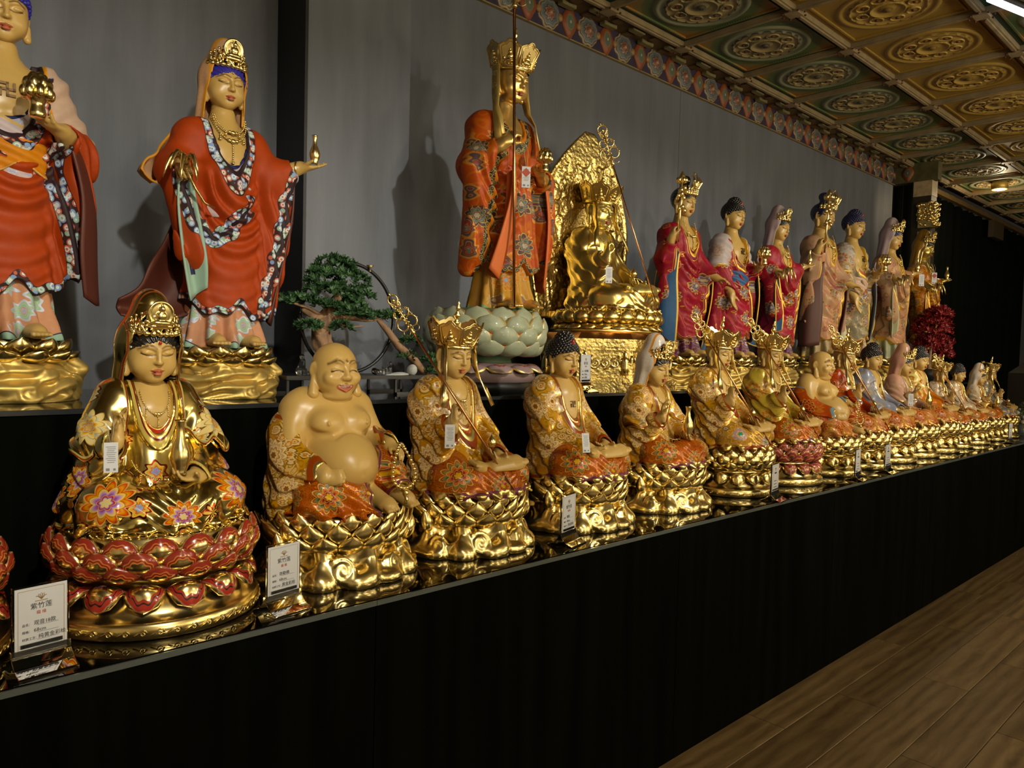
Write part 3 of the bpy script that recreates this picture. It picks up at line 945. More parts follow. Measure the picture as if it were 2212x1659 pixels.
KNEE = [((-0.128, -0.098, 0.060), 0.062, (0.82, -0.57, 0), (0.12, 0.16, 0.98)),
        ((0.128, -0.098, 0.060), 0.062, (0.82, 0.57, 0), (-0.12, 0.16, 0.98)),
        ((-0.185, -0.02, 0.055), 0.045, (0.15, -0.99, 0), (0.2, 0.0, 0.98)),
        ((0.0, -0.155, 0.022), 0.048, (1, 0, 0), (0, 0.45, 0.9))]
def seated_skirt():
    f = Field((-0.225, -0.20, -0.012), (0.225, 0.14, 0.16), SH)
    for s in (-1, 1):
        f.add(con((s * 0.045, 0.02, 0.06), (s * 0.125, -0.055, 0.055), 0.068, 0.060), 0.03)
        f.add(ell((s * 0.128, -0.052, 0.052), (0.062, 0.066, 0.052)), 0.02)
    f.add(con((-0.118, -0.098, 0.046), (0.06, -0.125, 0.042), 0.047, 0.038), 0.02)
    f.add(con((0.118, -0.098, 0.050), (-0.02, -0.112, 0.058), 0.047, 0.038), 0.012)
    f.add(ell((0, -0.03, 0.006), (0.195, 0.15, 0.018)), 0.018)
    f.add(con((0, -0.11, 0.03), (0, -0.15, 0.006), 0.045, 0.03, (1.5, 1, 1)), 0.02)
    f.disp(lambda x, y, z: 0.0035 * np.sin(np.sqrt((np.abs(x) - 0.02) ** 2 + (y + 0.03) ** 2) * 190 + 60 * z) * sstep(0.065, 0.02, z) * sstep(0.0, -0.06, y))
    f.disp(lambda x, y, z: 0.0030 * np.sin((np.abs(x) * 0.8 - z * 1.1 + y * 0.3) * 170) * sstep(0.10, 0.04, np.abs(x)) * sstep(-0.02, -0.08, y))
    f.disp(lambda x, y, z: 0.006 * np.sin(np.arctan2(y + 0.03, x) * 17) * sstep(0.022, 0.004, z))
    f.keep(lambda x, y, z: 0.0 * x + 0.0 * y - z - 0.008)
    def trim(P):
        d = np.sqrt((P[:, 0] / 0.195) ** 2 + ((P[:, 1] + 0.03) / 0.15) ** 2)
        e = np.clip(1.02 - d, 0, 9) * 15
        return np.where(P[:, 2] < 0.02, e, 9.0)
    return f.mesh('skirt', {'trim': trim, 'mot': lambda P: motif(P, KNEE)}, warp_seat)

ROBE_MOT = [((-0.165, -0.015, 0.10), 0.046, (0.35, -0.94, 0), (0.1, 0, 1)), ((-0.135, -0.01, 0.215), 0.042, (0.5, -0.86, 0), (0.2, 0, 1)),
            ((0.165, -0.015, 0.10), 0.046, (0.35, 0.94, 0), (-0.1, 0, 1)), ((0.135, -0.01, 0.215), 0.042, (0.5, 0.86, 0), (-0.2, 0, 1)),
            ((-0.16, 0.06, 0.05), 0.045, (0.1, -1, 0), (0, 0, 1)), ((-0.145, 0.05, 0.17), 0.04, (0.1, -1, 0), (0.1, 0, 1))]
def seated_robe(raised='staff', w=0.060, zc=0.270, hz=0.125, name='robe', wf=None):
    f = Field((-0.215, -0.175, -0.012), (0.215, 0.155, 0.33), SH)
    torso(f, 0.007)
    for s in (-1, 1):
        f.add(con((s * 0.095, 0.028, 0.255), (s * 0.142, 0.010, 0.135), 0.043, 0.047), 0.03)
        f.add(con((s * 0.120, 0.045, 0.22), (s * 0.148, 0.055, 0.02), 0.045, 0.050), 0.03)
        up = s < 0 and raised in ('staff', 'mudra')
        wr = (-0.136, -0.088, 0.172) if up else (s * 0.072, -0.092, 0.104)
        f.add(con((s * 0.142, 0.005, 0.135), wr, 0.046, 0.030), 0.025)
        # hanging sleeve panel below the forearm
        f.add(chain([(s * 0.145, 0.02, 0.12), (s * 0.155, -0.02, 0.06), (s * 0.165, 0.01, 0.01)], [0.045, 0.036, 0.035]), 0.03)
        f.add(chain([wr, (wr[0] * 1.18, wr[1] + 0.035, wr[2] - 0.055), (s * 0.14, 0.0, 0.085)], [0.027, 0.024, 0.03]), 0.02)
        d = np.array(wr) - np.array((s * 0.142, 0.005, 0.135)); d = d / np.linalg.norm(d)
        e = np.array(wr) + d * 0.045
        f.sub(con(np.array(wr) - d * 0.012, e, 0.020, 0.034), 0.006)
    f.add(con((0, 0.075, 0.02), (0, 0.055, 0.20), 0.075, 0.05, (1.5, 0.9, 1)), 0.04)
    # drape folds on sleeves, back and sides
    f.disp(lambda x, y, z: 0.0042 * np.sin((z * 0.9 + np.abs(x) * 1.0 - y * 0.8) * 150) * sstep(0.085, 0.13, np.abs(x)) * sstep(0.25, 0.18, z))
    f.disp(lambda x, y, z: 0.0030 * np.sin((z * 1.0 + np.abs(x) * 0.55) * 120 + y * 50) * sstep(-0.01, 0.03, y))
    f.sub(prim(lambda x, y, z: np.maximum(neckline(x, y, z, w, zc, hz), y - 0.022), (-0.1, -0.2, zc - hz - .02), (0.1, 0.05, 0.36)), 0.004)
    f.sub(ell((0, -0.17, 0.02), (0.12, 0.13, 0.085)), 0.02)
    f.disp(lambda x, y, z: 0.0030 * sstep(0.018, 0.014, np.abs(neckline(x, y, z, w, zc, hz))) * (y < 0.022))
    f.keep(lambda x, y, z: 0.0 * x + 0.0 * y - z - 0.008)
    f.keep(lambda x, y, z: np.sqrt((x / 0.055) ** 2 + ((y - 0.03) / 0.05) ** 2) * -0.05 + 0.05 + 0.0 * z - 0.9 * (z < 0.28), 0.004)
    def trim(P):
        n = neckline(P[:, 0], P[:, 1], P[:, 2], w, zc, hz) * 100
        a = np.where(P[:, 1] < 0.03, np.clip(n, 0, 9), 9.0)
        hemz = np.where(P[:, 1] < 0.05, np.clip((np.sqrt((P[:, 0] / 0.12) ** 2 + ((P[:, 1] + 0.17) / 0.13) ** 2 + ((P[:, 2] - 0.02) / 0.085) ** 2) - 1) * 9, 0, 9), 9)
        bot = np.clip(P[:, 2] * 100 + 0.6, 0, 9)
        c = np.full(len(P), 9.0)
        for s in (-1, 1):
            up = s < 0 and raised in ('staff', 'mudra')
            wr = np.array((-0.136, -0.088, 0.172) if up else (s * 0.072, -0.092, 0.104))
            d = wr - np.array((s * 0.142, 0.005, 0.135)); d = d / np.linalg.norm(d)
            c = np.minimum(c, np.where(np.sqrt(((P - wr) ** 2).sum(1)) < 0.06, np.clip(((wr + d * 0.02 - P) @ d) * 100, 0, 9), 9))
        return np.minimum(np.minimum(a, hemz), np.minimum(bot, c))
    return f.mesh(name, {'trim': trim, 'mot': lambda P: motif(P, ROBE_MOT)}, wf or warp_seat)

def seated_inner(w=0.055, zc=0.275, hz=0.10, wf=None):
    """the under-garment crossing the belly below the bare chest"""
    f = Field((-0.13, -0.10, 0.04), (0.13, 0.08, 0.30), SH)
    torso(f, 0.0035)
    f.disp(lambda x, y, z: 0.003 * np.sin((z + 0.5 * x) * 230) * sstep(0.20, 0.12, z))
    f.sub(prim(lambda x, y, z: np.maximum(neckline(x, y, z, w, zc, hz), y - 0.08), (-0.1, -0.2, zc - hz - .02), (0.1, 0.1, 0.36)), 0.003)
    f.keep(lambda x, y, z: np.maximum(0.05 - z, z - 0.225) + 0.0 * x + 0.0 * y)
    return f.mesh('inner_robe', {'trim': lambda P: np.where(P[:, 1] < 0.0, np.clip(neckline(P[:, 0], P[:, 1], P[:, 2], w, zc, hz) * 100, 0, 9), 9.0)}, wf or warp_seat)

def seated_shawl():
    """mantle over the right shoulder, its hem falling in a diagonal"""
    f = Field((-0.20, -0.11, 0.06), (0.03, 0.13, 0.33), SH)
    torso(f, 0.010)
    f.add(con((-0.095, 0.028, 0.255), (-0.142, 0.010, 0.135), 0.048, 0.053), 0.03)
    f.add(con((-0.120, 0.045, 0.22), (-0.148, 0.055, 0.02), 0.050, 0.055), 0.03)
    f.disp(lambda x, y, z: 0.0034 * np.sin((z * 1.0 - x * 0.4 - y * 0.7) * 130))
    hem = lambda x, y, z: (0.150 + 0.55 * (y - 0.02) - 0.12 * (x + 0.1)) - z
    f.keep(hem, 0.003)
    f.sub(prim(lambda x, y, z: np.maximum(neckline(x, y, z, 0.062, 0.270, 0.125), y - 0.022), (-0.1, -0.2, 0.12), (0.1, 0.05, 0.36)), 0.004)
    f.keep(lambda x, y, z: np.maximum(x - 0.0 + 1.2 * np.maximum(0, 0.24 - z), np.sqrt((x / 0.06) ** 2 + ((y - 0.03) / 0.055) ** 2) * -0.05 + 0.05 - 0.9 * (z < 0.28)), 0.004)
    def trim(P):
        h = (P[:, 2] - 0.150 - 0.55 * (P[:, 1] - 0.02) + 0.12 * (P[:, 0] + 0.1)) * 100 * 0.85
        n = np.where(P[:, 1] < 0.025, np.abs(neckline(P[:, 0], P[:, 1], P[:, 2], 0.062, 0.270, 0.125)) * 100, 9)
        return np.clip(np.minimum(h, n), 0, 9)
    return f.mesh('shawl', {'trim': trim, 'mot': lambda P: motif(P, [((-0.158, 0.015, 0.205), 0.05, (0.2, -0.98, 0), (0.2, 0, 1)), ((-0.12, -0.035, 0.225), 0.035, (0.6, -0.8, 0), (0.2, 0, 1))])}, warp_tall)

def seated_cape():
    """short pointed cape of the hooded figures"""
    f = Field((-0.225, -0.13, 0.09), (0.225, 0.15, 0.33), SH)
    torso(f, 0.011)
    for s in (-1, 1):
        f.add(con((s * 0.095, 0.028, 0.258), (s * 0.152, 0.0, 0.145), 0.050, 0.066), 0.03)
    f.disp(lambda x, y, z: 0.0034 * np.sin((z * 0.8 - np.abs(x) * 1.1 - y * 0.5) * 110) * sstep(0.26, 0.2, z))
    g = f.copy(); f.D = np.maximum(f.D, -(g.D + 0.016))
    hem = lambda x, y, z: (0.180 - 0.26 * (np.abs(x) - 0.08) + 0.012 * np.sin(np.abs(x) * 90)) - z
    f.keep(hem, 0.003)
    f.sub(prim(lambda x, y, z: np.maximum(np.abs(x) - 0.070 - 0.10 * np.maximum(0, 0.25 - z), y - 0.0), (-0.12, -0.2, 0.05), (0.12, 0.02, 0.36)), 0.006)
    f.sub(prim(lambda x, y, z: np.maximum(neckline(x, y, z, 0.064, 0.290, 0.10), y - 0.03), (-0.1, -0.2, 0.12), (0.1, 0.05, 0.36)), 0.004)
    f.keep(lambda x, y, z: np.sqrt((x / 0.058) ** 2 + ((y - 0.03) / 0.053) ** 2) * -0.05 + 0.05 - 0.9 * (z < 0.28), 0.004)
    def trim(P):
        x = np.abs(P[:, 0])
        h = (P[:, 2] - (0.180 - 0.26 * (x - 0.08) + 0.012 * np.sin(x * 90))) * 100
        s = np.where(P[:, 1] < 0.01, (x - 0.070 - 0.10 * np.maximum(0, 0.25 - P[:, 2])) * 100, 9)
        return np.clip(np.minimum(h, np.maximum(s, 0)), 0, 9)
    return f.mesh('cape', {'trim': trim, 'mot': lambda P: motif(P, [((-0.162, -0.02, 0.205), 0.055, (0.5, -0.86, 0), (0.3, 0.1, 0.95)), ((0.162, -0.02, 0.205), 0.055, (0.5, 0.86, 0), (-0.3, 0.1, 0.95))])}, warp_seat)

# ---- the laughing figure with the bare belly
def budai_skin():
    f = Field((-0.20, -0.22, -0.005), (0.215, 0.12, 0.345), 0.0028)
    f.add(ell((0, 0.03, 0.08), (0.135, 0.11, 0.10)))
    f.add(ell((0.0, -0.025, 0.125), (0.120, 0.120, 0.088)), 0.03)
    f.add(ell((0, 0.02, 0.22), (0.135, 0.088, 0.075)), 0.025)
    f.add(con((-0.095, 0.03, 0.262), (0.095, 0.03, 0.262), 0.050, 0.050), 0.04)
    for s in (-1, 1):
        f.add(ell((s * 0.055, -0.042, 0.222), (0.062, 0.042, 0.036)), 0.014)
        f.add(ell((s * 0.075, -0.082, 0.222), (0.0055, 0.0055, 0.0055)), 0.003)
        f.add(con((s * 0.135, 0.03, 0.245), (s * 0.17, 0.0, 0.16), 0.046, 0.040), 0.03)
    f.emboss([(-0.115, -0.04, 0.20), (-0.06, -0.085, 0.186), (0, -0.08, 0.195), (0.06, -0.085, 0.186), (0.115, -0.04, 0.20)], 0.010, -0.006)
    f.emboss([(0, -0.146, 0.095), (0.001, -0.147, 0.094)], 0.006, -0.010)
    # right fist in front (holds the sack), left hand on the raised knee
    f.add(con((-0.17, 0.0, 0.15), (-0.135, -0.125, 0.105), 0.036, 0.024), 0.02)
    hand(f, (-0.128, -0.135, 0.100), (0.65, -0.72, 0.1), (0.72, 0.65, 0.0), 0.074, (0.95, 1.0, 1.0, 1.05), (0.3, 0.7, 0.6), side=-1, fat=1.15)
    f.add(con((0.17, 0.0, 0.16), (0.150, -0.098, 0.158), 0.036, 0.024), 0.02)
    hand(f, (0.150, -0.104, 0.160), (0.12, -0.9, -0.25), (0.0, -0.3, -1), 0.070, (0.5, 0.55, 0.6, 0.6), (0.8, 0.6, 0.2), side=-1, fat=1.15)
    # bare feet
    f.add(chain([(0.055, -0.10, 0.035), (0.060, -0.165, 0.022)], [0.030, 0.022]), 0.02)
    f.add(ell((0.060, -0.172, 0.020), (0.028, 0.028, 0.016)), 0.015)
    for i in range(5):
        f.add(con((0.040 + 0.010 * i, -0.188, 0.018), (0.038 + 0.0112 * i, -0.205 + 0.003 * i, 0.012), 0.0072 - 0.0005 * i, 0.0062 - 0.0004 * i), 0.003)
    f.add(chain([(0.145, -0.09, 0.045), (0.158, -0.145, 0.022)], [0.028, 0.022]), 0.02)
    for i in range(5):
        f.add(con((0.143 + 0.009 * i, -0.158, 0.018), (0.144 + 0.0098 * i, -0.176 + 0.003 * i, 0.011), 0.0068 - 0.0005 * i, 0.006 - 0.0004 * i), 0.003)
    f.keep(lambda x, y, z: 0.0 * x + 0.0 * y - z)
    return f.mesh('skin', {'paint': NOPAINT}, warp_bud)

BUD_MOT = [((-0.12, -0.135, 0.052), 0.055, (0.85, -0.52, 0), (0.1, 0.2, 0.97)), ((0.13, -0.13, 0.095), 0.05, (0.8, 0.6, 0), (0, 0.2, 0.97)),
           ((-0.175, -0.06, 0.05), 0.042, (0.3, -0.95, 0), (0, 0, 1)), ((0.0, -0.14, 0.05), 0.03, (1, 0, 0), (0, 0.3, 0.95))]
def budai_skirt():
    f = Field((-0.235, -0.215, -0.012), (0.235, 0.15, 0.175), SH)
    f.add(con((-0.05, -0.01, 0.055), (-0.130, -0.078, 0.050), 0.070, 0.064), 0.03)
    f.add(con((-0.125, -0.090, 0.048), (0.02, -0.125, 0.035), 0.052, 0.036), 0.025)
    f.add(con((0.06, 0.0, 0.06), (0.150, -0.075, 0.115), 0.066, 0.046), 0.03)
    f.add(con((0.150, -0.080, 0.115), (0.148, -0.100, 0.05), 0.046, 0.042), 0.02)
    f.add(ell((0, 0.02, 0.06), (0.165, 0.11, 0.07)), 0.03)
    f.add(ell((0, -0.03, 0.005), (0.20, 0.145, 0.016)), 0.018)
    f.disp(lambda x, y, z: 0.0036 * np.sin((x * 0.6 + z * 1.0 + y * 0.3) * 150) * sstep(-0.04, -0.09, y))
    f.disp(lambda x, y, z: 0.006 * np.sin(np.arctan2(y + 0.03, x) * 17) * sstep(0.02, 0.004, z))
    f.sub(ell((0.0, -0.03, 0.155), (0.117, 0.127, 0.10)), 0.006)
    f.sub(con((0.055, -0.135, 0.045), (0.07, -0.22, 0.03), 0.036, 0.05), 0.008)
    f.sub(con((0.150, -0.125, 0.03), (0.165, -0.2, 0.03), 0.034, 0.04), 0.008)
    f.keep(lambda x, y, z: 0.0 * x + 0.0 * y - z - 0.008)
    def trim(P):
        a = np.abs(np.sqrt((P[:, 0] / 0.117) ** 2 + ((P[:, 1] + 0.03) / 0.127) ** 2 + ((P[:, 2] - 0.155) / 0.10) ** 2) - 1) * 11
        b = np.clip((seg_np(P, (0.055, -0.135, 0.045), (0.07, -0.22, 0.03)) - 0.042) * 100, 0, 9)
        c = np.clip((seg_np(P, (0.15, -0.125, 0.03), (0.165, -0.2, 0.03)) - 0.036) * 100, 0, 9)
        return np.minimum(np.minimum(a, b), c)
    return f.mesh('trousers', {'trim': trim, 'mot': lambda P: motif(P, BUD_MOT)}, warp_bud)

def budai_robe():
    f = Field((-0.245, -0.17, -0.012), (0.245, 0.165, 0.29), SH)
    for s in (-1, 1):
        f.add(con((s * 0.150, 0.035, 0.20), (s * 0.178, 0.005, 0.135), 0.055, 0.054), 0.03)
        if s < 0:
            f.add(con((-0.178, 0.0, 0.13), (-0.150, -0.095, 0.108), 0.052, 0.040), 0.03)
            f.add(chain([(-0.175, -0.03, 0.10), (-0.190, -0.02, 0.05), (-0.205, 0.0, 0.012)], [0.045, 0.036, 0.026]), 0.03)
            f.sub(con((-0.145, -0.11, 0.106), (-0.125, -0.17, 0.10), 0.028, 0.04), 0.006)
        else:
            f.add(con((0.178, 0.0, 0.145), (0.155, -0.080, 0.160), 0.050, 0.036), 0.03)
            f.add(chain([(0.178, -0.01, 0.12), (0.188, -0.005, 0.06)], [0.045, 0.04]), 0.03)
            f.sub(con((0.155, -0.085, 0.160), (0.15, -0.14, 0.162), 0.026, 0.036), 0.006)
        f.add(con((s * 0.150, 0.06, 0.17), (s * 0.165, 0.05, 0.02), 0.055, 0.05), 0.03)
    f.add(con((0, 0.085, 0.03), (0, 0.085, 0.19), 0.09, 0.06, (1.6, 0.8, 1)), 0.04)
    f.disp(lambda x, y, z: 0.0042 * np.sin((z * 0.9 + np.abs(x) * 0.9 - y * 0.7) * 135) * sstep(0.24, 0.18, z))
    # slipped off the shoulders
    f.keep(lambda x, y, z: z - (0.243 + 0.10 * np.maximum(0, y)) + 0.42 * np.maximum(0, 0.165 - np.abs(x)) * (y < 0.05) + 0.0 * y, 0.006)
    f.sub(ell((0, -0.02, 0.17), (0.137, 0.125, 0.13)), 0.006)
    f.keep(lambda x, y, z: 0.0 * x + 0.0 * y - z - 0.008)
    def trim(P):
        a = (np.sqrt((P[:, 0] / 0.137) ** 2 + ((P[:, 1] + 0.02) / 0.125) ** 2 + ((P[:, 2] - 0.17) / 0.13) ** 2) - 1) * 13
        b = ((0.243 + 0.10 * np.maximum(0, P[:, 1])) - 0.42 * np.maximum(0, 0.165 - np.abs(P[:, 0])) * (P[:, 1] < 0.05) - P[:, 2]) * 100
        c = np.clip((seg_np(P, (-0.145, -0.11, 0.106), (-0.125, -0.17, 0.10)) - 0.030) * 100, 0, 9)
        e = np.clip((seg_np(P, (0.155, -0.085, 0.160), (0.15, -0.14, 0.162)) - 0.028) * 100, 0, 9)
        return np.clip(np.minimum(np.minimum(np.abs(a), np.abs(b)), np.minimum(c, e)), 0, 9)
    return f.mesh('robe', {'trim': trim, 'mot': lambda P: motif(P, [((-0.22, 0.0, 0.145), 0.05, (0.3, -0.95, 0), (0, 0, 1)), ((0.22, 0.0, 0.12), 0.05, (0.3, 0.95, 0), (0, 0, 1)), ((-0.20, -0.05, 0.07), 0.04, (0.5, -0.86, 0), (0, 0, 1))])}, warp_bud)
# ---------------------------------------------------------------- pedestals
_cache = {}
def once(key, fn):
    if key not in _cache: _cache[key] = fn()
    return _cache[key]

def swirl_pts(c, u, v, r0, turns=1.6, n=22, start=0.0, flip=1):
    c, u, v = Vector(c), Vector(u), Vector(v)
    out = []
    for i in range(n + 1):
        t = i / n; a = start + flip * t * turns * 2 * PI; r = r0 * (1 - 0.88 * t)
        out.append(c + u * (r * math.cos(a)) + v * (r * math.sin(a)))
    return out

def wave_core(h=0.098, rb=0.205, rt=0.160, ey=0.86, swirls=True, vox=0.0034, seed=3):
    """rolling cloud-and-wave rock under a lotus"""
    rg = random.Random(seed)
    f = Field((-rb - 0.035, -rb * ey - 0.035, -0.006), (rb + 0.035, rb * ey + 0.035, h + 0.03), vox)
    def body(x, y, z):
        a = np.arctan2(y / ey, x); r = np.sqrt(x * x + (y / ey) ** 2)
        t = np.clip(z / h, 0, 1)
        R0 = rb + (rt - rb) * (t ** 0.7) - 0.010 * np.sin(PI * t)
        R0 = R0 + 0.007 * np.sin(a * 5 + 5 * t + 0.6) + 0.005 * np.sin(a * 11 - 7 * t)
        return np.maximum((r - R0) * 0.7, z - h - 0.01)
    f.D = np.minimum(f.D, body(f.ax[0][:, None, None], f.ax[1][None, :, None], f.ax[2][None, None, :])).astype(F32)
    # foot rolls
    n = 13
    for i in range(n):
        a = 2 * PI * i / n + 0.2
        r = rb * (0.97 + 0.05 * rg.random())
        c = (math.cos(a) * r, math.sin(a) * r * ey, 0.012)
        f.add(ell(c, (0.035 + 0.012 * rg.random(), 0.030, 0.016 + 0.012 * rg.random()), rotm(0, 0, math.degrees(a) + 90)), 0.014)
    if swirls:
        for i, (az, zz, rr, fl) in enumerate([(-150, 0.034, 0.030, 1), (-112, 0.040, 0.036, -1), (-68, 0.036, 0.036, 1), (-28, 0.042, 0.032, -1), (-190, 0.04, 0.034, 1), (12, 0.04, 0.034, -1), (60, .04, .034, 1), (115, .04, .034, -1)]):
            a = R(az); rad = rb * 0.97
            o = Vector((math.cos(a), math.sin(a) * ey, 0)); nn = Vector((math.cos(a), math.sin(a), 0.30)).normalized()
            c = o * rad + Vector((0, 0, zz))
            u = Vector((-math.sin(a), math.cos(a), 0)); v = nn.cross(u).normalized()
            f.add(ell(c - nn * 0.004, (rr * 0.95, rr * 0.95, 0.017), Matrix((u, v, nn)).transposed()), 0.012)
            f.emboss(swirl_pts(c + nn * 0.008, u, v, rr, 1.7, 20, a * 2, fl), 0.0052, 0.006)
            f.emboss([c + u * rr * 1.0 * fl + v * 0.0, c + u * rr * 1.6 * fl + v * rr * 0.5, c + u * rr * 2.2 * fl + v * rr * 1.2], 0.007, 0.006)
    # upright wave crests between the swirls
    for az in (-170, -131, -90, -48, -8, 40, 90, 140):
        a = R(az)
        p0 = Vector((math.cos(a) * rb * 0.97, math.sin(a) * rb * 0.97 * ey, 0.02))
        p1 = Vector((math.cos(a + 0.06) * rb * 0.86, math.sin(a + 0.06) * rb * 0.86 * ey, 0.06))
        p2 = Vector((math.cos(a + 0.02) * rt * 1.06, math.sin(a + 0.02) * rt * 1.06 * ey, h))
        f.add(chain([p0, p1, p2], [0.020, 0.018, 0.022]), 0.03)
        f.emboss([p0 + Vector((0, 0, 0.0)), p1 * 1.02, p2 * 1.0], 0.010, 0.003)
    f.keep(lambda x, y, z: -z + 0.0 * x + 0.0 * y)
    return f.mesh('wave_rock')

def wave_base(parent, mat, pmat=None, zs=1.0):
    """lotus over waves, top at 0.172"""
    pmat = pmat or mat
    b = link('pedestal', once('wave_core', wave_core), mat, parent)
    seat = once('seat_plate', lambda: MB().lathe([(0.0, 0.100), (0.135, 0.102), (0.172, 0.120), (0.183, 0.140), (0.176, 0.158), (0.168, 0.166), (0.0, 0.166)], n=40, sy=0.86, cap=False).mesh('seat_plate'))
    link('seat_plate', seat, mat, b)
    pm = once('wave_petal', lambda: petal_mesh('petal', 0.037, 0.060, 0.015, 0.007, cup=0.16, point=1.15))
    pb = once('wave_petal_big', lambda: petal_mesh('petal', 0.050, 0.085, 0.026, 0.018, cup=0.22))
    ring_petals(b, pm, pmat, 17, 0.178, 0.120, R(6), 0.0, 1, 0.86)
    ring_petals(b, pm, pmat, 17, 0.180, 0.097, R(15), 0.5, 1, 0.87)
    ring_petals(b, pm, pmat, 17, 0.172, 0.074, R(28), 0.0, 1, 0.87)
    lm = once('wave_leaf', lambda: petal_mesh('leaf', 0.058, 0.085, 0.016, 0.014, cup=0.12, point=1.4))
    for az in (-178, -20, 150, 20):
        a = R(az)
        link('leaf', lm, mat, b, (math.cos(a) * 0.178, math.sin(a) * 0.155, 0.085), (R(22), 0, a + PI / 2))
    # lotus buds at the corners
    bud = once('bud', lambda: MB().lathe([(0.0, -0.03), (0.012, -0.024), (0.021, -0.006), (0.020, 0.012), (0.010, 0.03), (0.0, 0.040)], n=12, cap=False).mesh('lotus_bud'))
    for az in (-162, -22):
        a = R(az)
        link('lotus_bud', bud, mat, b, (math.cos(a) * 0.205, math.sin(a) * 0.178, 0.095), (R(18), 0, a + PI / 2))
    return b

def scroll_band(r, z, h, n=44, ey=1.0):
    m = MB()
    for i in range(n):
        a = 2 * PI * i / n
        t = Vector((-math.sin(a), math.cos(a) * ey, 0)).normalized(); o = Vector((math.cos(a) * r, math.sin(a) * r * ey, z))
        nn = Vector((math.cos(a), math.sin(a), 0)) * 0.0015
        w_ = 2 * PI * r / n
        fl = 1
        pts = [o + nn + t * (w_ * 0.5 * (-1 + 0.5 * k)) + Vector((0, 0, 1)) * (h * 0.30 * math.sin(-1 + 0.9 * k)) for k in range(3)]
        sw = [o + nn + t * (w_ * 0.1 + 0.42 * h * (1 - 0.8 * k / 9) * math.cos(k * 0.95)) + Vector((0, 0, 1)) * (0.42 * h * (1 - 0.8 * k / 9) * math.sin(k * 0.95)) for k in range(10)]
        m.tube(pts + sw, 0.0016, 4)
    return m.mesh('scroll_band')

def round_base(parent, mat, up_mat=None, dn_mat=None, s=1.0):
    """round double lotus, top at 0.195"""
    up_mat = up_mat or mat; dn_mat = dn_mat or mat
    core = once('round_core', lambda: MB().lathe([(0.205, 0.0), (0.213, 0.004), (0.213, 0.028), (0.206, 0.034), (0.196, 0.036), (0.192, 0.046), (0.176, 0.066), (0.150, 0.086),
        (0.140, 0.094), (0.142, 0.104), (0.158, 0.116), (0.178, 0.140), (0.184, 0.165), (0.178, 0.186), (0.170, 0.195), (0.0, 0.196)], n=56).mesh('lotus_core'))
    b = link('pedestal', core, mat, parent)
    link('scroll_band', once('scroll_band', lambda: scroll_band(0.213, 0.016, 0.018)), mat, b)
    pm = once('up_petal', lambda: petal_mesh('petal', 0.039, 0.058, 0.020, 0.005, cup=0.20, point=0.6))
    for k, (r, z, tl, of) in enumerate(((0.186, 0.138, 4, 0.0), (0.184, 0.120, 22, 0.5), (0.166, 0.104, 44, 0.0))):
        ring_petals(b, pm, up_mat, 17, r, z, R(tl), of)
    dm = once('dn_petal', lambda: petal_mesh('petal', 0.038, 0.068, -0.036, 0.0, cup=-0.04, point=0.42, thick=-0.004, nu=8))
    ring_petals(b, dm, dn_mat, 15, 0.148, 0.084, R(62), 0.25, flip=True)
    bead = once('seat_beads', lambda: _beads(0.176, 0.193, 70, 0.0036))
    link('bead_row', bead, mat, b)
    return b

def _beads(r, z, n, br, ey=1.0):
    m = MB()
    for i in range(n):
        a = 2 * PI * i / n
        m.ball((r * math.cos(a), r * ey * math.sin(a), z), br, 6)
    return m.mesh('bead_row')

# ---------------------------------------------------------------- crowns, staffs, ornaments
def panel_mesh(h=0.50, wb=0.19, wt=0.27):
    """one leaf of the five-leaf crown with raised rim and a little seated figure"""
    out = []
    for i in range(15):
        t = i / 14; a = -1 + 2 * t
        z = h * (0.78 + 0.22 * (1 - abs(a) ** 1.6) + (0.06 if abs(a) < 0.2 else 0) - (0.05 if 0.35 < abs(a) < 0.55 else 0))
        out.append((wt * a, z))
    pts = [(-wb, 0)] + out + [(wb, 0)]
    m = MB()
    m.prism([(x, z) for x, z in pts], -0.012, 0.012)
    rim = [(x * 0.97, -0.016, z * 0.985 + 0.005) for x, z in pts]
    m.tube(rim + [rim[0]], 0.017, 6)
    rim2 = [(x * 0.74, -0.014, z * 0.84 + 0.03) for x, z in pts]
    m.tube(rim2 + [rim2[0]], 0.009, 5)
    m.ball((0, -0.025, 0.25), (0.045, 0.03, 0.05), 10)
    m.ball((0, -0.03, 0.165), (0.075, 0.04, 0.065), 10)
    m.ball((0, -0.035, 0.09), (0.12, 0.045, 0.05), 10)
    m.ball((0, -0.02, 0.31), (0.022, 0.02, 0.03), 8)
    for s in (-1, 1):
        m.ball((s * 0.12, -0.02, 0.13), (0.03, 0.02, 0.04), 8)
        m.ball((s * 0.10, -0.02, 0.05), (0.04, 0.025, 0.03), 8)
    return m.mesh('crown_panel')

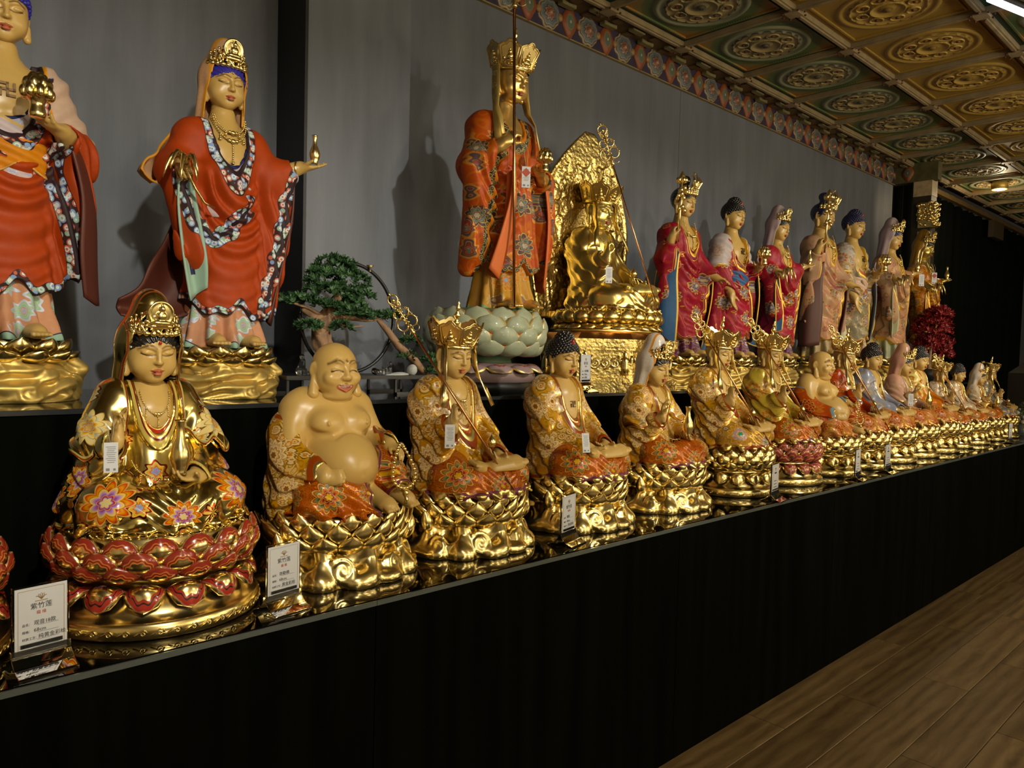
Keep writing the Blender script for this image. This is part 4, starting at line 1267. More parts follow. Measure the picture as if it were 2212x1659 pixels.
def five_leaf_crown(parent, mat, straps=True, loc=(0, 0, 0), sc_=1.0):
    """head units; parent is the head-scaled node"""
    band = once('crown_band', lambda: MB().lathe([(0.40, 0.20), (0.425, 0.205), (0.43, 0.24), (0.415, 0.25), (0.435, 0.27), (0.425, 0.30), (0.40, 0.31), (0.39, 0.25)], n=36, sy=1.06, c=(0, 0.05, 0), cap=False).mesh('crown'))
    c = link('crown', band, mat, parent, loc, None, sc_)
    pm = once('crown_panel', panel_mesh)
    for i in range(7):
        a = -PI / 2 + 2 * PI * i / 7
        link('crown_panel', pm, mat, c, (math.cos(a) * 0.415, 0.05 + math.sin(a) * 0.43, 0.28), (R(17), 0, a + PI / 2))
    fin = once('finial', lambda: MB().lathe([(r_, 0.36 + (z_ - 0.36) * 1.3) for r_, z_ in [(0.16, 0.36), (0.17, 0.46), (0.09, 0.54), (0.05, 0.60), (0.085, 0.63), (0.05, 0.66), (0.035, 0.70), (0.065, 0.735), (0.075, 0.76), (0.045, 0.80), (0.028, 0.83), (0.05, 0.86), (0.05, 0.89), (0.02, 0.93), (0.035, 0.96), (0.0, 1.0)]], n=16, c=(0, 0.05, 0), cap=False).mesh('finial'))
    link('finial', fin, mat, c)
    beads = once('crown_beads', lambda: _crown_beads())
    link('bead_row', beads, mat, c)
    return c

def _crown_beads():
    m = MB()
    for i in range(40):
        a = 2 * PI * i / 40
        m.ball((0.435 * math.cos(a), 0.05 + 0.46 * math.sin(a), 0.30), 0.024, 6)
        if i % 2 == 0: m.ball((0.43 * math.cos(a), 0.05 + 0.455 * math.sin(a), 0.345), (0.03, 0.03, 0.035), 6)
    return m.mesh('bead_row')

def strap_mesh(side, pts, wd, th=0.003):
    """ribbon following pts (list of (pos, across vector))"""
    m = MB(); P = [Vector(p) for p, _ in pts]; A = [Vector(a).normalized() * wd / 2 for _, a in pts]
    top = []; 
    for i, (p, a) in enumerate(zip(P, A)):
        t = (P[min(i + 1, len(P) - 1)] - P[max(i - 1, 0)]).normalized()
        n = t.cross(a).normalized() * th
        top.append((p - a, p + a, p + a + n, p - a + n))
    vs = [v for q in top for v in q]; fs = []
    for i in range(len(P) - 1):
        for k in range(4): fs.append((i * 4 + k, i * 4 + (k + 1) % 4, i * 4 + 4 + (k + 1) % 4, i * 4 + 4 + k))
    fs += [(3, 2, 1, 0), tuple(4 * (len(P) - 1) + k for k in range(4))]
    m.poly(vs, fs, True)
    return m.mesh('strap')

def guanyin_crown():
    """openwork gold diadem round a little seated figure (head units)"""
    f = Field((-0.46, -0.60, 0.16), (0.46, 0.12, 0.92), 0.0135)
    rg = random.Random(4)
    for i in range(11):
        t = -1 + 2 * i / 10; a = -PI / 2 + t * 1.15
        x, y = 0.43 * math.cos(a), 0.06 + 0.47 * math.sin(a)
        hh = 0.36 - 0.16 * abs(t) ** 1.5
        f.add(ell((x, y, 0.27), 0.052), 0.01)
        f.add(tor((x * 0.98, y * 0.98, 0.27 + hh * 0.5), 0.045, 0.016, 1 if abs(t) < 0.6 else 0), 0.008)
        f.add(con((x * 0.97, y * 0.97, 0.28), (x * 0.90, y * 0.9, 0.27 + hh), 0.026, 0.016), 0.01)
        f.add(ell((x * 0.90, y * 0.9, 0.29 + hh), 0.030), 0.006)
    f.add(ell((0, -0.39, 0.60), (0.19, 0.03, 0.22)), 0.01)
    f.add(tor((0, -0.40, 0.60), 0.185, 0.022, 1), 0.006)
    f.add(ell((0, -0.455, 0.46), (0.15, 0.06, 0.05)), 0.01)
    f.add(ell((0, -0.45, 0.56), (0.085, 0.05, 0.085)), 0.01)
    f.add(ell((0, -0.455, 0.68), (0.045, 0.045, 0.055)), 0.006)
    f.add(ell((0, -0.45, 0.74), 0.024), 0.004)
    f.add(ell((0, -0.43, 0.40), (0.20, 0.06, 0.045)), 0.01)
    for i in range(46):
        t = rg.uniform(-1, 1); a = -PI / 2 + t * 1.1
        z = rg.uniform(0.28, 0.56 - 0.2 * abs(t))
        f.add(ell((0.45 * math.cos(a), 0.06 + 0.49 * math.sin(a), z), rg.uniform(0.022, 0.036)), 0.006)
    return f.mesh('crown')

def phoenix_crown():
    """spray of gold leaves round a topknot (head units)"""
    f = Field((-0.50, -0.66, 0.18), (0.50, 0.20, 1.10), 0.0145)
    rg = random.Random(9)
    for i in range(13):
        t = -1 + 2 * i / 12; a = -PI / 2 + t * 1.35
        x, y = 0.43 * math.cos(a), 0.06 + 0.47 * math.sin(a)
        hh = 0.40 - 0.2 * abs(t)
        f.add(ell((x, y, 0.30), 0.055), 0.012)
        f.add(chain([(x, y, 0.30), (x * 1.03, y * 1.05, 0.30 + hh * 0.5), (x * 0.86, y * 0.92, 0.30 + hh)], [0.035, 0.03, 0.014]), 0.01)
        f.add(ell((x * 1.02, y * 1.04, 0.38), 0.05), 0.008)
    for s in (-1, 0, 1):
        f.add(chain([(s * 0.12, -0.42, 0.5), (s * 0.22, -0.46, 0.72), (s * 0.16, -0.36, 0.90 + 0.1 * (s == 0))], [0.05, 0.05, 0.015]), 0.01)
        f.add(tor((s * 0.15, -0.45, 0.62), 0.07, 0.02, 1), 0.006)
    f.add(chain([(0, -0.2, 0.92), (0.03, -0.28, 1.0), (0.0, -0.2, 1.07)], [0.03, 0.02, 0.012]), 0.01)
    for i in range(40):
        t = rg.uniform(-1, 1); a = -PI / 2 + t * 1.3
        f.add(ell((0.45 * math.cos(a), 0.06 + 0.49 * math.sin(a), rg.uniform(0.28, 0.55)), rg.uniform(0.022, 0.036)), 0.006)
    return f.mesh('crown')

def staff_head_mesh():
    """tip of the ringed staff, about 0.30 tall, facing -Y, joint at origin"""
    m = MB()
    m.lathe([(0.009, -0.01), (0.016, 0.0), (0.009, 0.012), (0.014, 0.022), (0.008, 0.034)], n=10)
    m.tube([(0, 0, 0.03), (0, 0, 0.25)], 0.006, 8)
    for s in (-1, 1):
        def arc(cx, cz, r, a0, a1, rad, n=14):
            m.tube([(s * (cx + r * math.cos(R(a0 + (a1 - a0) * k / n))), 0, cz + r * 1.15 * math.sin(R(a0 + (a1 - a0) * k / n))) for k in range(n + 1)], rad, 6)
        arc(0.034, 0.075, 0.034, 200, 520, 0.0062)
        arc(0.028, 0.150, 0.025, 200, 520, 0.0050)
        arc(0.006, 0.215, 0.022, -70, 100, 0.0045)
        m.ball((s * 0.070, 0, 0.075), 0.008, 8); m.ball((s * 0.055, 0, 0.152), 0.007, 8)
        for k in range(7):
            m.ball((s * 0.010, 0.0, 0.05 + 0.026 * k), 0.0085, 8)
            m.ball((s * (0.062 - 0.004 * k), 0.004, 0.10 + 0.011 * k), 0.0055, 6)
        m.tube([(s * (0.034 + 0.022 * math.cos(2 * PI * k / 16)), 0.006 * math.sin(2 * PI * k / 16), 0.032 + 0.022 * math.sin(2 * PI * k / 16) - 0.012) for k in range(16)], 0.0016, 5, closed=True)
    m.tube([(0.0 + 0.030 * math.sin(2 * PI * k / 20) * (1 - 0.35 * math.cos(2 * PI * k / 20)), 0, 0.245 + 0.035 * -math.cos(2 * PI * k / 20)) for k in range(20)], 0.0055, 6, closed=True)
    m.ball((0, 0, 0.245), (0.012, 0.012, 0.016), 8); m.ball((0, 0, 0.292), (0.006, 0.006, 0.014), 8)
    for s in (-1, 1):
        for k in range(9):
            a = -1.2 + 0.3 * k
            m.ball((s * 0.034 * math.cos(a * 0.9), 0, 0.245 + 0.040 * math.sin(a)), 0.0050, 6)
    return m.mesh('staff_head')

def staff(parent, p0, p1, mat_head, mat_rod, hs=1.0, name='staff', rad=0.0036):
    """rod from p0 (foot) to p1 with the ringed head on top; frame's x axis stays level"""
    p0, p1 = Vector(p0), Vector(p1)
    d = (p1 - p0)
    m = MB(); m.tube([(0, 0, 0), (0, 0, d.length)], rad, 10)
    zz = d.normalized(); xx = Vector((0.74, -0.67, 0)); xx = (xx - zz * xx.dot(zz)).normalized(); yy = zz.cross(xx)
    q = Matrix((xx, yy, zz)).transposed().to_quaternion()
    rod = m.build(name, mat_rod, parent, loc=p0)
    rod.rotation_euler = q.to_euler()
    link('staff_head', once('staff_head', staff_head_mesh), mat_head, rod, (0, 0, d.length), None, hs)
    return rod

def vase_mesh():
    return MB().lathe([(0.0, 0.0), (0.012, 0.0), (0.010, 0.004), (0.016, 0.018), (0.019, 0.032), (0.015, 0.048), (0.008, 0.064), (0.0065, 0.082), (0.009, 0.094), (0.0105, 0.097), (0.0075, 0.095), (0.0, 0.06)], n=18, cap=False).mesh('vase')

def necklace_mesh(c, rx, rz, y, drops, br=0.0022, n=30, span=1.0, dy=0.5):
    """bead chain hanging in front of the chest with pendants"""
    m = MB()
    def at(t):
        a = t * span * PI / 2
        return Vector((c[0] + rx * math.sin(a), y + dy * rx * (1 - math.cos(a)), c[2] - rz * math.cos(a)))
    for i in range(n + 1):
        m.ball(at(-1 + 2 * i / n), br, 6)
    for t, ln in drops:
        p = at(t)
        k = int(ln / (br * 2.0)) + 1
        for j in range(1, k + 1):
            m.ball((p.x, p.y - 0.001, p.z - j * br * 2.0), br * (1.0 if j < k else 1.7), 6)
    p = at(0)
    m.ball((p.x, p.y - 0.002, p.z), (br * 2.6, br * 1.4, br * 2.4), 10)
    for s in (-1, 1): m.ball((p.x + s * br * 3.6, p.y - 0.001, p.z + br * 0.6), (br * 1.7, br * 1.2, br * 1.7), 8)
    return m.mesh('necklace')

def swastika_mesh(s=0.02, th=0.0016):
    """auspicious chest mark, arms turning left"""
    m = MB(); w_ = s * 0.17
    def bar(x, z, dx, dz): m.box((x, 0, z), (dx, th, dz))
    bar(0, 0, w_, s * 2 * 0.5 + 0 * w_); bar(0, 0, s, w_)
    e = s * 0.5 - w_ / 2
    bar(e, -(e / 2 + w_ * 0) if False else e / 2, w_, e + w_)   # right arm turns up
    bar(-e, -e / 2, w_, e + w_)                                    # left arm turns down
    bar(-e / 2, e, e + w_, w_)                                     # top arm turns left
    bar(e / 2, -e, e + w_, w_)                                     # bottom arm turns right
    return m.mesh('chest_mark')
# ---------------------------------------------------------------- shared materials
M = {}
M['gold'] = gold_mat('polished_gold')
M['gold_detail'] = gold_mat('chased_gold', rough=0.22, detail=0.5, scale=70)
M['gold_matt'] = gold_mat('matt_gold', (0.76, 0.53, 0.15), rough=0.45, metal=0.7)
M['gold_dark'] = plain('dark_gilt', (0.16, 0.09, 0.03), 0.4, 0.5)
M['gold_pale'] = gold_mat('pale_gold', (0.88, 0.66, 0.22), rough=0.28)
M['copper'] = gold_mat('copper_rod', (0.72, 0.36, 0.16), rough=0.25)
M['skin'] = skin_mat('gold_skin')
M['skin_metal'] = skin_mat('bright_gold_skin', (0.80, 0.52, 0.16), rough=0.3, metal=0.75)
def hair_mat(name, col, rough=0.25):
    t = NT(name); a = t.n('Attribute', attribute_name='paint')
    return t.bsdf(color=t.mix(a.outputs['Alpha'], col, a.outputs['Color']), rough=rough, coat=0.5, coat_rough=0.12)
M['hair'] = hair_mat('black_hair', (0.008, 0.007, 0.008))
M['hair_blue'] = hair_mat('blue_hair', (0.025, 0.02, 0.33), 0.5)
M['hair_navy'] = hair_mat('navy_hair', (0.012, 0.013, 0.07), 0.45)

# ---------------------------------------------------------------- seated statues
def head_node(parent, loc, hs, tilt=6, turn=0):
    e = empty('head_pose', loc)
    e.parent = parent; e.scale = (hs,) * 3; e.rotation_euler = (R(tilt), 0, R(turn))
    return e

def place_head(o, loc, hs, tilt=8):
    o.location = loc; o.scale = (hs,) * 3; o.rotation_euler = (R(tilt), 0, 0)
    return o

HEAD = lambda: once('head', make_head)

def seated(kind, loc, label, pal, base='wave', rz=0.0, sc_=1.0, group=None, cat='statue', staff_on=True):
    """kind: guanyin | dizang | buddha | budai.  pal: dict of materials"""
    t = empty({'guanyin': 'hooded_statue', 'dizang': 'crowned_statue', 'buddha': 'seated_buddha_statue', 'budai': 'laughing_buddha_statue'}[kind], loc, rz, sc_)
    tag(t, label, cat, group)
    g = pal.get('gold', M['gold'])
    if base == 'wave':
        wave_base(t, g, pal.get('petal')).scale = (0.93, 0.93, 1.0); zb = 0.166
    elif base == 'round': round_base(t, g, pal.get('petal'), pal.get('petal_dn')); zb = 0.196
    elif base == 'narrow':
        round_base(t, g, pal.get('petal'), pal.get('petal_dn')).scale = (0.88, 0.88, 1.0); zb = 0.196
    else: zb = base
    U = lambda x, y, z: (x, y, zb + z)
    skin = pal.get('skin', M['skin'])
    off = (0, 0, zb)
    if kind == 'budai':
        link('body', once('budai_skin', budai_skin), skin, t, off)
        link('trousers', once('budai_skirt', budai_skirt), pal['skirt'], t, off)
        link('robe', once('budai_robe', budai_robe), pal['robe'], t, off)
        place_head(link('head', once('laugh', make_laughing_head), skin, t), U(0, 0.020, 0.345), 0.138, 2)
        bm = once('prayer_beads', lambda: _loop_beads(0.036, 0.056, 30, 0.0052))
        link('prayer_beads', bm, pal.get('beads', M['gold']), t, U(*wb((0.150, -0.150, 0.112))), (R(-10), 0, R(12)))
        return t
    raised = {'guanyin': 'mudra', 'dizang': 'staff', 'buddha': 'lap'}[kind]
    left = {'guanyin': 'vase', 'dizang': 'jewel', 'buddha': None}[kind]
    link('body', once('skin_' + kind, lambda: seated_skin(kind != 'guanyin', raised, left, WARP[kind])), skin, t, off)
    link('skirt', once('seated_skirt', seated_skirt), pal['skirt'], t, off)
    w_, zc, hz = (0.050, 0.285, 0.10) if kind == 'guanyin' else (0.062, 0.272, 0.125)
    link('robe', once('robe_' + kind, lambda: seated_robe(raised, w_, zc, hz, wf=WARP[kind])), pal['robe'], t, off)
    link('inner_robe', once('inner_' + ('g' if kind == 'guanyin' else 'n'), lambda: seated_inner(0.046, 0.285, 0.082) if kind == 'guanyin' else seated_inner(wf=warp_tall)), pal['inner'], t, off)
    hl, hs, tilt = (U(0, 0.034, 0.356), 0.132, 9) if kind == 'guanyin' else (U(0, 0.072, 0.388), 0.130, 9)
    place_head(link('head', HEAD(), skin, t), hl, hs, tilt)
    if 'dot' in pal:
        place_head(link('forehead_mark', once('dot', lambda: MB().ball((0, -0.418, 0.20), (0.028, 0.022, 0.030), 10).mesh('forehead_mark')), pal['dot'], t), hl, hs, tilt)
    if kind == 'guanyin':
        link('cape', once('cape', seated_cape), pal['cape'], t, off)
        place_head(link('hair', once('hair_cap', make_hair_cap), pal.get('hair', M['hair']), t), hl, hs, tilt)
        place_head(link('hood', once('hood', make_hood), pal['hood'], t), hl, hs, tilt * 0.5)
        place_head(link('crown', once('guanyin_crown', guanyin_crown), g, t), (hl[0], hl[1] + 0.004, hl[2] + 0.07 * hs), hs, tilt)
        link('vase', once('vase', vase_mesh), g, t, U(*ws((0.012, -0.130, 0.112))), None, 1.15)
        link('necklace', once('neck_g', lambda: warp_me(necklace_mesh((0, 0, 0.285), 0.040, 0.052, -0.052, [(-0.55, 0.022), (0, 0.026), (0.55, 0.022)], dy=0.65), warp_seat)), g, t, off)
        link('waist_beads', once('waist_g', lambda: warp_me(necklace_mesh((0, 0, 0.135), 0.075, 0.040, -0.085, [(-0.6, 0.02), (-0.3, 0.025), (0, 0.03), (0.3, 0.025), (0.6, 0.02)], 0.0024, 44, 1.0, 0.6), warp_seat)), g, t, off)
    if kind in ('dizang', 'buddha'):
        link('shawl', once('shawl', seated_shawl), pal['shawl'], t, off)
    if kind == 'dizang':
        place_head(five_leaf_crown(t, g), hl, hs * 1.06, tilt)
        for s in (-1, 1):
            st = once('strap%d' % s, lambda: strap_mesh(s, [((s * 0.055, 0.048, 0.422), (0, 1, 0)), ((s * 0.058, 0.044, 0.357), (0, 1, 0)), ((s * 0.064, 0.030, 0.320), (0.3, 0.9, 0.2)),
                    ((s * 0.080, 0.016, 0.288), (s * 0.75, 0.5, 0.35)), ((s * 0.094, -0.002, 0.240), (s * 0.85, 0.45, 0.15))], 0.022))
            link('ribbon', st, g, t, off)
        link('necklace', once('neck_d', lambda: warp_me(necklace_mesh((0, 0, 0.285), 0.044, 0.050, -0.052, [(-0.16, 0.02), (0, 0.04), (0.16, 0.02)], dy=0.65), warp_tall)), g, t, off)
        jw = once('jewel', lambda: MB().lathe([(0.0, -0.014), (0.012, -0.008), (0.016, 0.002), (0.011, 0.013), (0.004, 0.02), (0, 0.026)], n=14, cap=False).mesh('jewel'))
        link('jewel', jw, g, t, U(*ws((0.022, -0.122, 0.138), warp_tall)))
        if staff_on:
            staff(t, U(0.035, -0.166, 0.012), U(-0.195, 0.010, 0.450), g, M['copper'], 0.42)
    if kind == 'buddha':
        place_head(link('hair', once('curls', make_curls), pal.get('hair', M['hair']), t), hl, hs, tilt)
        link('chest_mark', once('mark', swastika_mesh), pal.get('mark', M['gold_dark']), t, U(*ws((0.0, -0.049, 0.215), warp_tall)), (R(-6), 0, 0), 1.1)
    return t

def _loop_beads(rx, rz, n, br):
    m = MB()
    for i in range(n):
        a = 2 * PI * i / n
        m.ball((rx * math.cos(a), 0.01 * math.sin(2 * a), rz * math.sin(a)), br, 8)
    m.ball((0, 0, -rz - 0.012), (br * 1.3, br * 1.3, br * 1.8), 8); m.tube([(0, 0, -rz - 0.015), (0, 0, -rz - 0.04)], [br * 0.6, br * 1.1], 6)
    return m.mesh('prayer_beads')
# ---------------------------------------------------------------- standing figures (soles at z = 0, look along -Y, about 0.92 tall)
STH = 0.0042
def stand_core(f, o=0.0, sway=0.0, lo=0.10, lower=0.118):
    f.add(con((-0.078, 0.012, 0.625), (0.078, 0.012, 0.625), 0.042 + o, 0.042 + o))
    f.add(ell((0, 0.0, 0.575), (0.098 + o, 0.070 + o, 0.085)), 0.03)
    f.add(ell((sway * 0.4, 0.0, 0.46), (0.090 + o, 0.072 + o, 0.12)), 0.03)
    f.add(ell((sway, 0.0, 0.34), (0.103 + o, 0.084 + o, 0.14)), 0.03)
    f.add(con((sway * 0.9, 0.0, 0.30), (sway * 0.3, 0.0, lo), 0.100 + o, lower + o, (1, 0.84, 1)), 0.03)

def stand_skirt(sway=0.0):
    f = Field((-0.19, -0.17, -0.012), (0.19, 0.16, 0.36), STH)
    f.add(con((sway * 0.7, 0.005, 0.30), (0, 0.0, 0.05), 0.082, 0.098, (1, 0.85, 1)))
    f.add(con((0, 0.0, 0.08), (0, -0.005, 0.0), 0.094, 0.118, (1, 0.88, 1)), 0.03)
    f.disp(lambda x, y, z: (0.007 + 0.010 * sstep(0.12, 0.0, z)) * np.sin(np.arctan2(y, x) * 11 + 5 * z + 0.7))
    for s in (-1, 1):
        f.sub(ell((s * 0.052, -0.105, -0.006), (0.034, 0.06, 0.040)), 0.008)
    f.keep(lambda x, y, z: -z - 0.004 + 0.0 * x + 0.0 * y)
    return f.mesh('skirt', {'trim': lambda P: np.clip(P[:, 2] * 100 - 0.9 * np.sin(np.arctan2(P[:, 1], P[:, 0]) * 11 + 1), 0, 9),
                            'mot': lambda P: motif(P, [((-0.05, -0.085, 0.10), 0.055, (0.9, -0.4, 0), (0, 0.1, 1)), ((0.06, -0.08, 0.13), 0.05, (0.9, 0.4, 0), (0, 0.1, 1))])})

def stand_foot(s):
    f = Field((min(0, s * 0.11), -0.17, -0.004), (max(0, s * 0.11), -0.02, 0.06), 0.003)
    f.add(chain([(s * 0.048, -0.05, 0.024), (s * 0.054, -0.115, 0.015)], [0.026, 0.020]))
    for i in range(5):
        f.add(con((s * (0.040 + 0.0085 * i), -0.128, 0.012), (s * (0.038 + 0.0097 * i), -0.148 + 0.0035 * i, 0.010), 0.0074 - 0.0005 * i, 0.0066 - 0.0004 * i), 0.002)
    f.keep(lambda x, y, z: -z + 0.0 * x + 0.0 * y)
    return f.mesh('foot', {'paint': NOPAINT})

def stand_skin(arms):
    f = Field((-0.31, -0.26, -0.002), (0.33, 0.12, 0.72), 0.0042)
    f.add(con((-0.078, 0.012, 0.625), (0.078, 0.012, 0.625), 0.042, 0.042))
    f.add(ell((0, 0.0, 0.575), (0.098, 0.070, 0.085)), 0.03)
    f.add(ell((0, 0.0, 0.49), (0.086, 0.070, 0.10)), 0.03)
    f.add(con((0, 0.012, 0.63), (0, 0.006, 0.70), 0.060, 0.036), 0.03)
    for s in (-1, 1):
        f.emboss([(s * 0.075, -0.055, 0.545), (s * 0.04, -0.07, 0.530), (s * 0.006, -0.07, 0.540)], 0.012, -0.003)
    f.keep(lambda x, y, z: 0.42 - z + 0.0 * x + 0.0 * y)
    for a in arms:
        f.add(con(a['sh'], a['elbow'], 0.036, 0.033), 0.02)
        f.add(con(a['elbow'], a['wrist'], 0.032, 0.0205), 0.01)
        d = np.array(a['wrist']) - np.array(a['elbow'])
        hand(f, a['wrist'], a['fdir'], a['n'], a.get('L', 0.092), a['curl'], a.get('thumb', (0.7, 0.6, 0.3)), a['side'], 0.006)
    return f.mesh('skin', {'paint': NOPAINT})

def stand_robe(arms, neck=(0.055, 0.665, 0.15), sway=0.0, lo=0.10, edges=(), folds=(0.02, 0.80), tail=None, slope=0.0, wide=0.0, bare=True, lower=0.118):
    f = Field((-0.36, -0.20, -0.004), (0.34, 0.20, 0.70), STH)
    stand_core(f, 0.010 + wide, sway, lo, lower)
    for a in arms:
        sh = a['sh']
        f.add(con(sh, a['elbow'], 0.050, 0.050), 0.04)
        f.add(con(a['elbow'], a['cuff'], 0.048, 0.036), 0.03)
        for pts, rad, sq in a['drop']:
            f.add(chain(pts, rad, sq), 0.03)
        d = np.array(a['cuff']) - np.array(a['elbow']); d = d / np.linalg.norm(d)
        f.sub(con(np.array(a['cuff']) - d * 0.006, np.array(a['cuff']) + d * 0.07, 0.025, 0.045), 0.008)
    if tail is not None:
        f.add(chain(*tail), 0.03)
    cx_, cz_ = folds
    # catenary folds hanging from the shoulders, vertical folds at the sides
    def ufold(x, y, z):
        q = np.sqrt(((x - cx_ - 0.10 * (z - 0.3)) * 2.1) ** 2 + (z - cz_) ** 2)
        return 0.0075 * np.sin(q * 112 + 1.6 * np.sin(q * 23)) * sstep(0.54, 0.47, z) * sstep(0.02, -0.03, y) * sstep(0.105, 0.06, np.abs(x - cx_)) * (0.35 + 0.65 * sstep(0.12, 0.34, z))
    f.disp(ufold)
    f.disp(lambda x, y, z: 0.0065 * np.sin(x * 150 + z * 38 + y * 60) * sstep(0.055, 0.10, np.abs(x - cx_)) * sstep(0.55, 0.45, z))
    f.disp(lambda x, y, z: 0.0050 * np.sin(x * 130 + z * 30) * sstep(0.02, 0.06, y))
    edges = [f.project(e) for e in edges]
    for e in edges:
        f.emboss(e, 0.016, 0.0035)
    w_, zc, hz = neck
    if bare:
        f.sub(prim(lambda x, y, z: np.maximum(neckline(x, y, z, w_, zc, hz), y - 0.012), (-0.12, -0.2, zc - hz - .02), (0.12, 0.03, 0.74)), 0.005)
        f.disp(lambda x, y, z: 0.0035 * sstep(0.026, 0.020, np.abs(neckline(x, y, z, w_, zc, hz))) * (y < 0.012))
    f.keep(lambda x, y, z: np.sqrt((x / 0.062) ** 2 + ((y - 0.012) / 0.056) ** 2) * -0.05 + 0.05 - 0.9 * (z < 0.64), 0.004)
    hem = lambda x, y, z: lo + slope * x + 0.016 * np.sin(x * 48 + 1.0) + 0.010 * np.sin(x * 95) - z
    f.keep(lambda x, y, z: np.where(np.abs(x - sway * 0.5) < 0.16, hem(x, y, z), -0.03 - z + 0.0 * x) + 0.0 * y, 0.004)
    def trim(P):
        x, y, z = P.T
        n = np.where(y < 0.015, np.clip(neckline(x, y, z, w_, zc, hz) * 100, 0, 9), 9.0) if bare else np.full(len(P), 9.0)
        h = np.where(np.abs(x - sway * 0.5) < 0.16, np.clip(-hem(x, y, z) * 100, 0, 9), 9.0)
        t = np.minimum(n, h)
        for e in edges: t = np.minimum(t, np.clip((poly_np(P, e) - 0.004) * 100, 0, 9))
        return t
    mots = [((0.0, -0.10, 0.36), 0.06, (1, 0, 0), (0, 0, 1)), ((-0.14, -0.04, 0.52), 0.05, (0.5, -0.86, 0), (0, 0, 1)), ((0.02, -0.10, 0.22), 0.06, (1, 0, 0), (0, 0, 1)),
            ((-0.14, -0.05, 0.30), 0.055, (0.5, -0.86, 0), (0, 0, 1)), ((0.13, -0.06, 0.40), 0.05, (0.6, 0.8, 0), (0, 0, 1)), ((-0.10, 0.05, 0.15), .05, (.5, -.86, 0), (0, 0, 1))]
    return f.mesh('robe', {'trim': trim, 'mot': lambda P: motif(P, mots)})

def stand_inner(neck=(0.048, 0.66, 0.11), o=0.005):
    f = Field((-0.13, -0.11, 0.36), (0.13, 0.10, 0.68), STH)
    stand_core(f, o)
    f.disp(lambda x, y, z: 0.003 * np.sin((z + 0.4 * x) * 190))
    w_, zc, hz = neck
    f.sub(prim(lambda x, y, z: np.maximum(neckline(x, y, z, w_, zc, hz), y - 0.1), (-0.12, -0.2, zc - hz - .02), (0.12, 0.11, 0.74)), 0.004)
    f.keep(lambda x, y, z: np.maximum(0.38 - z, z - 0.60) + 0.0 * x + 0.0 * y)
    return f.mesh('inner_robe', {'trim': lambda P: np.clip(neckline(P[:, 0], P[:, 1], P[:, 2], w_, zc, hz) * 100, 0, 9)})

def cloth(pts_rows, th, name='cloth', attrs=True):
    """thin hanging cloth lofted through rows of points (each row same length), smoothed"""
    A = np.array(pts_rows, float)               # (m, n, 3)
    def up(B, k):
        m = B.shape[0]; t = np.linspace(0, m - 1, (m - 1) * k + 1)
        out = []
        for s in t:
            i = min(int(s), m - 2); u = s - i
            p0, p1, p2, p3 = B[max(i - 1, 0)], B[i], B[i + 1], B[min(i + 2, m - 1)]
            out.append(0.5 * ((2 * p1) + (p2 - p0) * u + (2 * p0 - 5 * p1 + 4 * p2 - p3) * u * u + (3 * p1 - p0 - 3 * p2 + p3) * u ** 3))
        return np.array(out)
    A = up(A, 5); A = np.swapaxes(up(np.swapaxes(A, 0, 1), 4), 0, 1)
    m = MB().grid(A.tolist())
    me = m.mesh(name)
    M_, N_ = A.shape[:2]
    tv = np.minimum(np.minimum(np.arange(N_), N_ - 1 - np.arange(N_))[None, :] * 1.0 + np.zeros((M_, 1)), (M_ - 1 - np.arange(M_))[:, None] + np.zeros((1, N_)))
    a = me.attributes.new('trim', 'FLOAT', 'POINT'); a.data.foreach_set('value', (tv * 0.55).ravel().astype(F32))
    bm = bmesh.new(); bm.from_mesh(me)
    bmesh.ops.solidify(bm, geom=bm.faces[:], thickness=th)
    for fc in bm.faces: fc.smooth = True
    bm.to_mesh(me); bm.free(); me.update()
    return me

# ---- per-figure data
G_ARMS = [dict(side=-1, sh=(-0.092, 0.015, 0.612), elbow=(-0.142, 0.005, 0.515), wrist=(-0.150, -0.085, 0.512), cuff=(-0.148, -0.070, 0.512), fdir=(-0.3, -0.9, -0.35), n=(0.5, 0.2, -0.8),
               curl=(0.8, 0.8, 0.75, 0.7), thumb=(0.3, 0.8, 0.5), L=0.088,
               drop=[([(-0.140, -0.03, 0.50), (-0.125, -0.050, 0.40), (-0.10, -0.055, 0.28)], [0.046, 0.050, 0.055], (1, 0.8, 1)),
                     ([(-0.04, -0.055, 0.50), (0.0, -0.07, 0.42)], [0.055, 0.05], None)]),
          dict(side=1, sh=(0.092, 0.015, 0.612), elbow=(0.150, -0.015, 0.535), wrist=(0.222, -0.062, 0.575), cuff=(0.196, -0.046, 0.560), fdir=(0.85, -0.35, 0.12), n=(-0.1, -0.1, 1),
               curl=(0.12, 0.14, 0.2, 0.25), thumb=(0.7, 0.6, 0.4), L=0.088,
               drop=[([(0.165, -0.025, 0.53), (0.165, -0.03, 0.40), (0.135, -0.03, 0.24), (0.11, -0.02, 0.10)], [0.046, 0.042, 0.045, 0.040], (1, 0.75, 1))])]
G_EDGES = [[(-0.150, -0.085, 0.49), (-0.125, -0.105, 0.40), (-0.085, -0.118, 0.325), (-0.035, -0.118, 0.325), (0.015, -0.108, 0.385), (0.060, -0.095, 0.44)],
           [(0.205, -0.07, 0.545), (0.185, -0.075, 0.44), (0.160, -0.075, 0.32), (0.130, -0.075, 0.20), (0.10, -0.085, 0.11)]]
